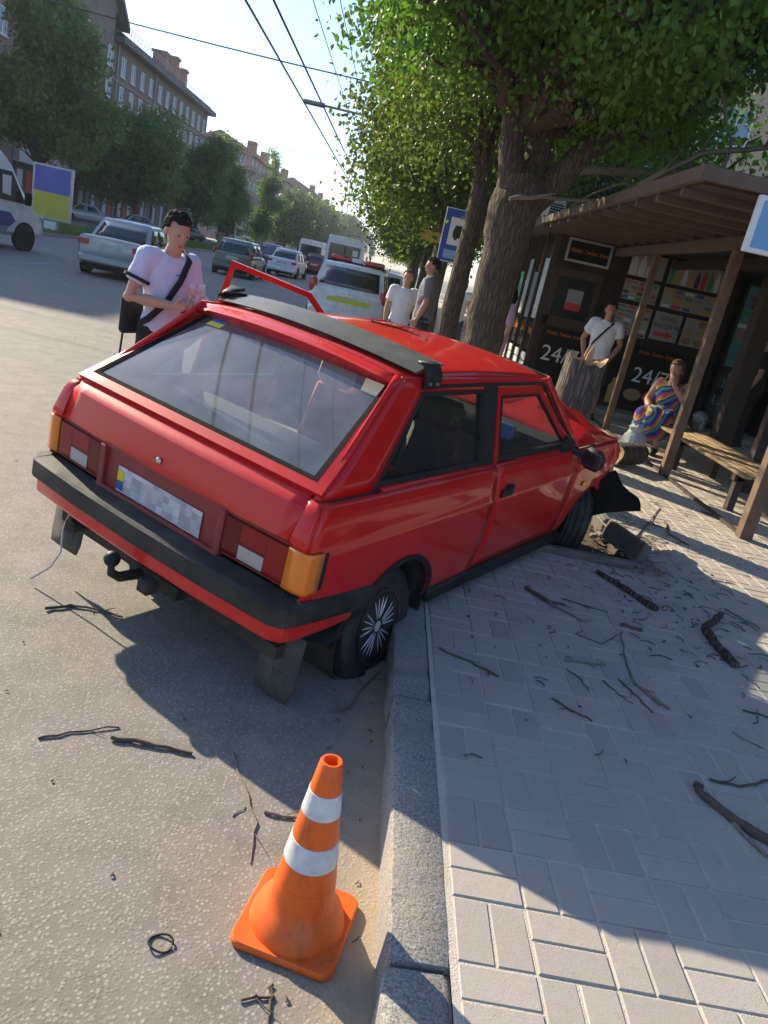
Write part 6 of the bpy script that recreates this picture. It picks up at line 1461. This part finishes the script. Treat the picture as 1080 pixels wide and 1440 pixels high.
bus('bus', 'cream and yellow bus far left under the trees', (-23.4, 104, .03), 0, 8, 2.5, 3.0, 'paint_cream', glassm='car_glass_sky', sign=False)
# white van at the left edge, side on
hv = (.24, .97); vrz = math.atan2(-hv[0], hv[1]); VL = 5.7
vx, vy = -10.9, 22.8
rx_, ry_ = math.cos(vrz)*.88-math.sin(vrz)*4.72, math.sin(vrz)*.88+math.cos(vrz)*4.72
van = empty('van', (vx-rx_, vy-ry_, 0), vrz, 'white high-roof van with blue and grey lower side entering at the left edge', 'van', 'vehicles on the avenue')
P = []
for y, zt, k in ((0, 2.45, .95), (.1, 2.58, 1), (3.6, 2.62, 1), (3.95, 2.55, .99), (4.25, 2.32, .985), (4.60, 1.85, .98), (4.92, 1.42, .98), (5.15, 1.22, .97), (5.48, 1.06, .93), (5.64, .85, .86), (5.70, .66, .80)):
    w = .98; zb = .38 if y < 5.3 else .40; hs = [(w*.9*k, zb), (w*k, zb+.10), (w*k, min(1.05, zt*.75)), (w*.975*k, max(min(1.5, zt-.12), zt*.8)), (w*.90*k, zt-.14 if zt > 1.5 else zt-.06), (w*.72*k, zt-.02), (0, zt)]
    P.append([(x, y, z) for x, z in hs]+[(-x, y, z) for x, z in reversed(hs[:-1])])
mb = MB(); mb.rings(P); mb.build('body', 'paint_white', van, ang=35)
for s in (-1, 1):
    sx = s*.975
    mb = MB(); mb.add([(sx, 3.55, 1.30), (sx*.995, 4.72, 1.28), (sx*.97, 4.15, 2.05), (sx*.965, 3.55, 2.05)], [(0, 1, 2, 3)]); mb.build('side_window', 'car_glass', van, ang=0, solid=.03, off=0)
    mb = MB(); mb.box((s*.968, 3.95, 1.66), (.03, .32, .55)); mb.build('window_notice', 'sign_face_white', van, ang=0)
    mb = MB(); mb.add([(s*.984, 0.3, 1.05), (s*.986, 4.10, 1.0), (s*.986, 4.35, .78), (s*.986, 4.1, .62), (s*.985, .3, .62)], [(0, 1, 2, 3, 4)]); mb.build('blue_band', 'van_blue', van, ang=0, solid=.012, off=0)
    mb = MB(); mb.add([(s*.984, .3, .62), (s*.985, 4.08, .615), (s*.975, 4.0, .46), (s*.972, .3, .46)], [(0, 1, 2, 3)]); mb.build('grey_band', 'van_grey', van, ang=0, solid=.012, off=0)
    mb = MB(); mb.box((s*1.13, 4.62, 1.42), (.22, .12, .34), bev=.04); mb.build('mirror', 'kiosk_black', van, ang=40)
    mb = MB(); mb.box((s*.99, 3.4, 1.14), (.02, .16, .04), bev=.006); mb.build('door_handle', 'kiosk_black', van, ang=0)
    mb = MB(); mb.box((s*.78, 5.52, .93), (.26, .16, .22), rz=-s*.4, bev=.05); mb.build('headlight', 'light_clear', van, ang=40)
    for y in (.95, 4.72):
        mb = MB(); mb.lathe([(.0, 0), (.43, 0), (.43, .012), (0, .012)], (.981 if s > 0 else -.993, y, .36), 24, 'X'); mb.build('wheel_arch', 'kiosk_black', van, ang=0)
        road_wheel(van, s*.93, y, s, .36, .22)
mb = MB(); mb.grid([[(u*.80*(.92+.08*t), 4.10+(4.98-4.10)*t+.02, 2.42+(1.36-2.42)*t+.03) for u in np.linspace(-1, 1, 5)] for t in (0.1, .5, .95)]); mb.build('windscreen', 'car_glass', van, ang=40, solid=.01, off=0)
# billboard on the verge
bb = empty('billboard', (-16.15, 36.5, .11), R_(8), 'upright blue over yellow poster billboard on the grass verge', 'billboard')
mb = MB(); mb.box((0, 0, 1.62), (1.72, .20, 2.30), bev=.02); mb.build('frame', 'alu', bb, ang=30)
mb = MB(); mb.box((0, -.105, 2.16), (1.54, .012, 1.06)); mb.build('poster_top', mat('poster_blue', (.13, .12, .42), .4, var=.35, vscale=1.6), bb, ang=0)
mb = MB(); mb.box((0, -.105, 1.09), (1.54, .012, 1.06)); mb.build('poster_bottom', mat('poster_yellow', (.66, .50, .05), .4, var=.3, vscale=2.2), bb, ang=0)
mb = MB(); mb.box((.0, 0, .24), (.62, .16, .48), bev=.01); mb.build('pedestal', 'van_grey', bb, ang=30)
mb = MB(); mb.box((0, -.085, .22), (.5, .012, .36)); mb.build('pedestal_panel', 'sign_face_white', bb, ang=0)
# ---------------------------------------------------------------- small things
def m_cone():
    m, nt, N, L, b = _nt('cone_orange'); v = _obj(nt)
    c = _mix(nt, _noise(nt, 12, 5, .6, v), (.80, .105, .008), (.86, .155, .015))
    sc_ = N.new('ShaderNodeMapping'); sc_.inputs['Scale'].default_value = (1, 1, .25); L.new(v, sc_.inputs[0])
    c = _mix(nt, _ramp(nt, _noise(nt, 22, 6, .75, sc_.outputs[0]), .52, .80), c, (.30, .06, .025)); c = _mix(nt, _ramp(nt, _noise(nt, 6, 5, .7, v), .55, .85), c, (.50, .17, .07)); L.new(c, b.inputs['Base Color']); b.inputs['Roughness'].default_value = .45
    b.inputs['Subsurface Weight'].default_value = .0
m_cone()
mat('cone_white', (.68, .68, .68), .4, var=.08, vscale=30, dirt=(.36, .35, .36), dscale=18, damt=.35)
cone = empty('traffic_cone', (.077, 1.612, 0), R_(-13), 'orange traffic cone with two white bands beside the kerb', 'traffic cone')
mb = MB(); n = 10; out = []
def rrect(h, r, k=6):
    P = []
    for cx, cy, a0 in ((h-r, h-r, 0), (-h+r, h-r, 90), (-h+r, -h+r, 180), (h-r, -h+r, 270)):
        for i in range(k+1): a = R_(a0+90*i/k); P.append((cx+r*math.cos(a), cy+r*math.sin(a)))
    return P
mb.rings([[(x, y, z) for x, y in rrect(h, .035)] for h, z in ((.140, .002), (.143, .006), (.143, .018), (.139, .024))]); mb.build('base', 'cone_orange', cone, ang=40)
prof = [(.131, .023), (.128, .034), (.118, .06), (.098, .085), (.089, .10), (.086, .115)]
mb = MB(); mb.lathe(prof+[(.0805, .17)], (0, 0, 0), 40); mb.build('skirt', 'cone_orange', cone, ang=50)
def cr(z): return .0805-(z-.17)*(.0805-.030)/(.535-.17)
def cseg(z0, z1, m_, name, o=0): 
    q = MB(); q.lathe([(cr(z0)+o-.002, z0), (cr(z0)+o, z0+.001), (cr(z1)+o, z1-.001), (cr(z1)+o-.002, z1)], (0, 0, 0), 40); return q.build(name, m_, cone, ang=50)
cseg(.17, .235, 'cone_orange', 'body_section'); cseg(.235, .305, 'cone_white', 'white_band', .0012); cseg(.305, .385, 'cone_orange', 'body_section'); cseg(.385, .452, 'cone_white', 'white_band', .0012)
q = MB(); q.lathe([(cr(.452), .452), (cr(.535), .531), (cr(.535)-.003, .536), (cr(.535)-.009, .536), (cr(.535)-.012, .528), (.016, .48), (.0, .48)], (0, 0, 0), 40); q.build('tip', 'cone_orange', cone, ang=50)
# broken stump in the pit
def m_split():
    m, nt, N, L, b = _nt('split_wood'); v = _obj(nt)
    mp = N.new('ShaderNodeMapping'); mp.inputs['Scale'].default_value = (1, 1, .1); L.new(v, mp.inputs[0])
    L.new(_mix(nt, _noise(nt, 60, 5, .7, mp.outputs[0]), (.25, .13, .06), (.62, .42, .24)), b.inputs['Base Color']); b.inputs['Roughness'].default_value = .9; _bump(nt, b, _noise(nt, 90, 4, .7, mp.outputs[0]), .8, .01)
m_split()
st = empty('tree_stump', (1.66, 6.62, .06), 0, 'upright broken tree trunk with splintered pale top behind the bonnet', 'tree stump')
mb = MB(); r = random.Random(21); n = 26; rings = []
tops = [1.27+.035*math.sin(j*.5+1)+.012*math.sin(j*1.9)+r.uniform(-.012, .012) for j in range(n)]
for i in range(14):
    t = i/13; ring = []
    for j in range(n):
        a = 2*math.pi*j/n; rad = (.178+.06*(1-t)**4)*(1+.05*math.sin(a*3+t*2)+.03*math.sin(a*7)+r.uniform(-.015, .015)); ring.append((rad*math.cos(a)+.05*t, rad*math.sin(a), tops[j]*t))
    rings.append(ring)
mb.rings(rings, caps=(True, False)); mb.build('bark_column', 'bark_stump', st, ang=60)
mb = MB(); inner = [[(x*f+.05*(1-f), y*f, z+d+r.uniform(-.04, .04)) for x, y, z in rings[-1]] for f, d in ((.985, -.004), (.9, -.03), (.72, -.05), (.45, -.07), (.15, -.03))]; mb.rings(inner, caps=(False, True)); mb.build('broken_top', 'split_wood', st, ang=20)
for k in range(8):
    a = r.gauss(-.2, 1.3); q = r.uniform(.04, .13); h_ = r.uniform(.0, .06) if k < 6 else r.uniform(.13, .2); mb = MB(); w_ = r.uniform(.015, .045)
    x, y = .05+q*math.cos(a), q*math.sin(a); mb.rings([[(x-w_, y-.012, 1.10), (x+w_, y-.012, 1.10), (x+w_, y+.012, 1.10), (x-w_, y+.012, 1.10)], [(x-w_*.7+.02, y-.008, 1.24+h_*.5), (x+w_*.6+.02, y-.008, 1.22+h_*.4), (x+w_*.6+.02, y+.008, 1.22+h_*.4), (x-w_*.7+.02, y+.008, 1.24+h_*.5)], [(x+.028, y-.002, 1.24+h_), (x+.034, y-.002, 1.23+h_), (x+.034, y+.002, 1.23+h_), (x+.028, y+.002, 1.24+h_)]]); mb.build('splinter', 'split_wood', st, ang=20)
# fallen log by the woman's feet
lg = empty('log', (2.9, 8.4, KERB+.135), R_(-50), 'short thick log lying on the pavement near the seated woman', 'log')
mb = MB(); rings = []
for i in range(9):
    t = i/8; rings.append([(.135*(1+.12*math.sin(3*a)+r.uniform(-.03, .03))*math.cos(a), -.26+.52*t, .135*(1+.1*math.cos(2*a)+r.uniform(-.03, .03))*math.sin(a)) for a in np.linspace(0, 2*math.pi, 17)[:-1]])
mb.rings(rings, caps=(False, False)); mb.build('bark_surface', 'bark', lg, ang=60)
for e in (0, -1):
    mb = MB(); c = (0, -.26 if e == 0 else .26, 0); mb.rings([rings[e], [(p[0]*.5, p[1]+(.02 if e == 0 else -.02), p[2]*.5) for p in rings[e]], [(p[0]*.05, p[1], p[2]*.05) for p in rings[e]]], caps=(False, True)); mb.build('cut_end', 'split_wood', lg, ang=30)
# carrier bag, cola bottle, rubber ring
mb = MB(); r = random.Random(5); rings = []
for z, q in ((0, .13), (.06, .16), (.14, .155), (.22, .13), (.28, .09), (.33, .10), (.36, .07)): rings.append([(q*(1+r.uniform(-.16, .16))*math.cos(a), q*.7*(1+r.uniform(-.16, .16))*math.sin(a), z+r.uniform(-.012, .012)) for a in np.linspace(0, 2*math.pi, 15)[:-1]])
mb.rings(rings, caps=(True, False)); one(mb, 'carrier_bag', mat('bag_film', (.50, .60, .66), .35, var=.5, vscale=9, dirt=(.45, .38, .25), dscale=7, damt=.6), 'pale crumpled carrier bag on the ground by the seated woman', 'plastic bag', (3.28, 9.35, KERB), ang=25)
cb = empty('cola_bottle', (5.72, 12.5, KERB+.1), 0, 'dark cola bottle with red label standing before the drinks fridge', 'bottle')
mb = MB(); mb.lathe([(.04, 0), (.05, .012), (.05, .10), (.044, .13), (.05, .17), (.048, .20), (.02, .27), (.015, .30)], (0, 0, 0), 16); mb.build('glass_body', 'print_cola', cb, ang=60)
mb = MB(); mb.lathe([(.0465, .115), (.0475, .12), (.0505, .165), (.0505, .17)], (0, 0, 0), 16); mb.build('label_band', 'arrow_red', cb, ang=60)
mb = MB(); mb.lathe([(.017, .30), (.017, .32)], (0, 0, 0), 12); mb.build('cap', 'arrow_red', cb, ang=40)
mb = MB(); mb.tube([(.031*math.cos(a)*1.0, .026*math.sin(a), .006+.004*math.sin(2*a)) for a in np.linspace(0, 6.1, 22)], .0028, 6); one(mb, 'rubber_ring', 'rubber', 'thin black rubber ring lying on the asphalt left of the cone', 'ring', (-.255, 1.475, 0), ang=60)
mat('twig_bark', (.10, .075, .055), .9, var=.5, vscale=30, bump=.5, bscale=80)
# twigs: (label, road?, radius, end radius, points)
TW = [
    ('forked dark twig on the asphalt at the far left of the car shadow', 0, 0.004, 0.003, 1, [(-0.882, 2.153), (-0.774, 2.229), (-0.654, 2.294)]),
    ('short stout dark twig on the asphalt left of the shadow edge', 0, 0.008, 0.006, 0, [(-0.656, 2.225), (-0.551, 2.23), (-0.374, 2.224)]),
    ('long thin pale twig on the asphalt left of the cone', 0, 0.0035, 0.002, 1, [(-0.247, 2.271), (-0.162, 2.103), (-0.097, 1.95), (-0.084, 1.789)]),
    ('stubby dark twig touching the shadow just left of the cone', 0, 0.006, 0.003, 1, [(-0.085, 2.009), (-0.026, 2.002), (0.036, 2.008)]),
    ('twig cross-piece at the bottom edge, pointing left', 0, 0.004, 0.003, 1, [(-0.031, 1.361), (0.01, 1.375), (0.049, 1.387)]),
    ('twig at the bottom edge pointing down out of the picture', 0, 0.0035, 0.003, 0, [(0.043, 1.419), (0.046, 1.372), (0.051, 1.31)]),
    ('dark twig on the asphalt behind the tow hitch', 0, 0.008, 0.004, 2, [(-1.235, 3.006), (-1.156, 3.08), (-1.029, 3.085), (-0.916, 3.062)]),
    ('dark knotty twig lying against the flat rear tyre', 0, 0.007, 0.004, 3, [(0.071, 2.636), (0.149, 2.694), (0.199, 2.872), (0.273, 3.04)]),
    ('tiny twig parallel to the long pale one', 0, 0.002, 0.0015, 0, [(-0.179, 1.961), (-0.145, 2.02)]),
    ('twig on paving nearest the kerb, below the rear wheel', 1, 0.004, 0.006, 2, [(0.509, 3.041), (0.64, 2.97), (0.76, 2.892)]),
    ('dark stout branch on paving below the door, left end of the scatter', 1, 0.012, 0.006, 2, [(1.055, 3.983), (1.161, 3.84), (1.263, 3.841)]),
    ('long twig running from the stout dark branch towards the right', 1, 0.006, 0.005, 3, [(1.161, 3.84), (1.244, 3.75), (1.332, 3.667)]),
    ('thin twig on paving right of the stout dark branch', 1, 0.004, 0.003, 2, [(1.263, 3.935), (1.38, 3.904), (1.517, 3.874)]),
    ('thick straight branch with sawn pale end beside the tree pit', 1, 0.016, 0.022, 1, [(1.606, 4.503), (1.738, 4.275), (1.85, 4.044)]),
    ('thick bent branch like a hockey stick on the paving at the right', 1, 0.02, 0.026, 0, [(2.295, 4.167), (2.086, 3.899), (2.06, 3.654), (2.08, 3.472)]),
    ('long kinked twig in the middle of the paving', 1, 0.003, 0.009, 3, [(1.51, 3.603), (1.452, 3.3), (1.428, 3.079), (1.529, 2.902)]),
    ('twig left of the long kinked one, sloping down right', 1, 0.004, 0.003, 2, [(1.351, 3.095), (1.393, 2.987), (1.438, 2.843)]),
    ('thinner twig beside it, upper of the close pair', 1, 0.003, 0.002, 1, [(1.27, 3.046), (1.314, 2.941), (1.364, 2.89)]),
    ('short straight twig on paving below the kinked one', 1, 0.004, 0.004, 0, [(0.978, 2.794), (1.043, 2.735), (1.125, 2.675)]),
    ('knobbly twig lying level on the paving, mid left', 1, 0.005, 0.005, 3, [(1.113, 3.167), (1.21, 3.185), (1.318, 3.2)]),
    ('thin twig under the knobbly level one', 1, 0.003, 0.002, 1, [(1.109, 3.087), (1.155, 3.022), (1.174, 2.926)]),
    ('thin zigzag twig on paving above the knobbly one', 1, 0.003, 0.003, 1, [(1.238, 3.496), (1.363, 3.439), (1.492, 3.595)]),
    ('thick branch coming in from the right edge, lowest on the paving', 1, 0.012, 0.018, 0, [(1.442, 2.366), (1.447, 2.289), (1.519, 2.18), (1.609, 2.101)]),
    ('forked arm of the lowest thick branch', 1, 0.007, 0.006, 0, [(1.508, 2.184), (1.527, 2.114), (1.559, 2.034)]),
    ('wavy twig above the lowest thick branch', 1, 0.005, 0.004, 1, [(1.513, 2.419), (1.633, 2.409), (1.803, 2.499)]),
    ('small stub of branch right of the straight sawn branch', 1, 0.01, 0.009, 0, [(1.545, 3.726), (1.596, 3.722), (1.659, 3.707)]),
    ('twig at the right edge of the paving, middle height', 1, 0.005, 0.004, 1, [(1.925, 3.026), (2.041, 3.008)]),
    ('thin twig left of the right-edge twig, a little lower', 1, 0.003, 0.003, 1, [(1.774, 2.811), (1.821, 2.76), (1.874, 2.727)]),
    ('thin straight stick in the sunlight in front of the torn liner', 1, 0.006, 0.004, 0, [(2.094, 5.339), (2.389, 5.917), (2.759, 6.652)]),
    ('curled twig in the sunlight right of the straight stick', 1, 0.007, 0.008, 2, [(2.639, 6.167), (2.542, 5.799), (2.629, 5.585)]),
    ('small dark twig in the sunlight before the nearest post', 1, 0.012, 0.006, 0, [(3.224, 6.852), (3.347, 6.759)]),
    ('long thin twig above the bent thick branch', 1, 0.006, 0.003, 2, [(2.386, 4.308), (2.451, 4.197), (2.476, 3.967)]),
    ('dark stick beside the displaced edging stone', 1, 0.01, 0.006, 2, [(2.036, 6.029), (2.024, 5.605), (1.983, 5.26)])]
for i, (lab, z, r0, r1, tw, pts) in enumerate(TW):
    z0 = (0 if z == 0 else KERB)
    branch('twig' if r0 < .012 else 'branch', lab, [(x, y, z0+r0*.9) for x, y in pts], r0, r1, 'bark_stump' if r0 > .012 else ('dead_wood' if 'pale' in lab or i % 4 == 3 else 'twig_bark'), 100+i, tw, .09 if r0 < .012 else .12, 'twig' if r0 < .012 else 'branch', 'broken twigs and branches on the ground', .0035, z0+.002)
rt_ = car.matrix_basis
mb = MB(); r = random.Random(6)
mb.tube([rt_ @ Vector(p) for p in ((-.25, 1.62, 1.386), (-.10, 1.72, 1.388), (.05, 1.70, 1.386), (.13, 1.62, 1.384))], .005, 5); mb.tube([rt_ @ Vector(p) for p in ((-.12, 1.72, 1.388), (-.16, 1.82, 1.392), (-.02, 1.90, 1.40))], .003, 5)
one(mb, 'twig', 'bark_dark', 'dark twig lying on the red car roof', 'twig', ang=60)
mb = MB(); mb.tube([rt_ @ Vector(p) for p in ((-.45, 1.15, 1.372), (-.38, 1.25, 1.378), (-.25, 1.22, 1.386))], .003, 5); one(mb, 'twig', 'bark_dark', 'tiny twig on the car roof just behind the deflector', 'twig', ang=60)
# litter of crumbs, bark and leaf scraps
def litter(name, label, areas, seed, m, cat):
    r = random.Random(seed); mb = MB()
    for x0, x1, y0, y1, z, n, s0, s1 in areas:
        for k in range(n):
            x, y, a, L_ = r.uniform(x0, x1), r.uniform(y0, y1), r.uniform(0, 3.14), r.uniform(s0, s1)
            if PX0 < x < PX1 and PY0 < y < PY1: z_ = .07
            else: z_ = z
            if r.random() < .8: mb.tube([(x, y, z_+.004), (x+L_*math.cos(a)*.5, y+L_*math.sin(a)*.5, z_+.007), (x+L_*math.cos(a+.4), y+L_*math.sin(a+.4), z_+.004)], r.uniform(.0015, .003), 4)
            else: mb.box((x, y, z_+.004), (L_*.22, L_*.14, .005), a, r.uniform(-.3, .3), r.uniform(-.3, .3))
    o = mb.build(name, m, None, ang=0, fix=False); return tag(o, label, cat, kind='stuff')
litter('twig_litter', 'bits of bark and twig scattered over the pavement', [(.6, 3.3, 2.2, 7.4, KERB, 230, .012, .07), (1.6, 2.6, 3.4, 6.2, KERB, 220, .02, .12), (2.2, 5.5, 6.5, 12.5, KERB, 160, .02, .08)], 31, 'twig_bark', 'litter')
litter('road_litter', 'bits of bark and grit scattered over the asphalt', [(-1.2, .28, 1.2, 3.2, 0, 22, .006, .02), (.05, .29, 1.2, 6, 0, 60, .006, .03), (-6, .2, 4, 16, 0, 40, .02, .06)], 32, 'twig_bark', 'litter')
litter('brush_litter', 'tangle of dry brush at the broken tree pit', [(1.75, 2.15, 4.62, 5.1, KERB+.01, 130, .06, .22), (1.9, 2.4, 5.2, 6.2, KERB, 60, .05, .2)], 33, 'dead_wood', 'litter')
# ---------------------------------------------------------------- thin summer haze over the avenue, also added to imitate lens veiling glare
mb = MB(); mb.box((-80, 280, 19), (420, 700, 50)); hz = mb.build('haze', 'asphalt', None, ang=0)
m, nt, N, L, b = _nt('haze_air'); N.remove(b); pv_ = N.new('ShaderNodeVolumePrincipled'); pv_.inputs['Density'].default_value = .0005; pv_.inputs['Color'].default_value = (.92, .95, 1, 1); pv_.inputs['Anisotropy'].default_value = .3
L.new(pv_.outputs[0], N['Material Output'].inputs['Volume']); hz.data.materials.clear(); hz.data.materials.append(m); hz['kind'] = 'stuff'; hz['label'] = 'thin pale summer haze over the whole street'; hz['category'] = 'haze'
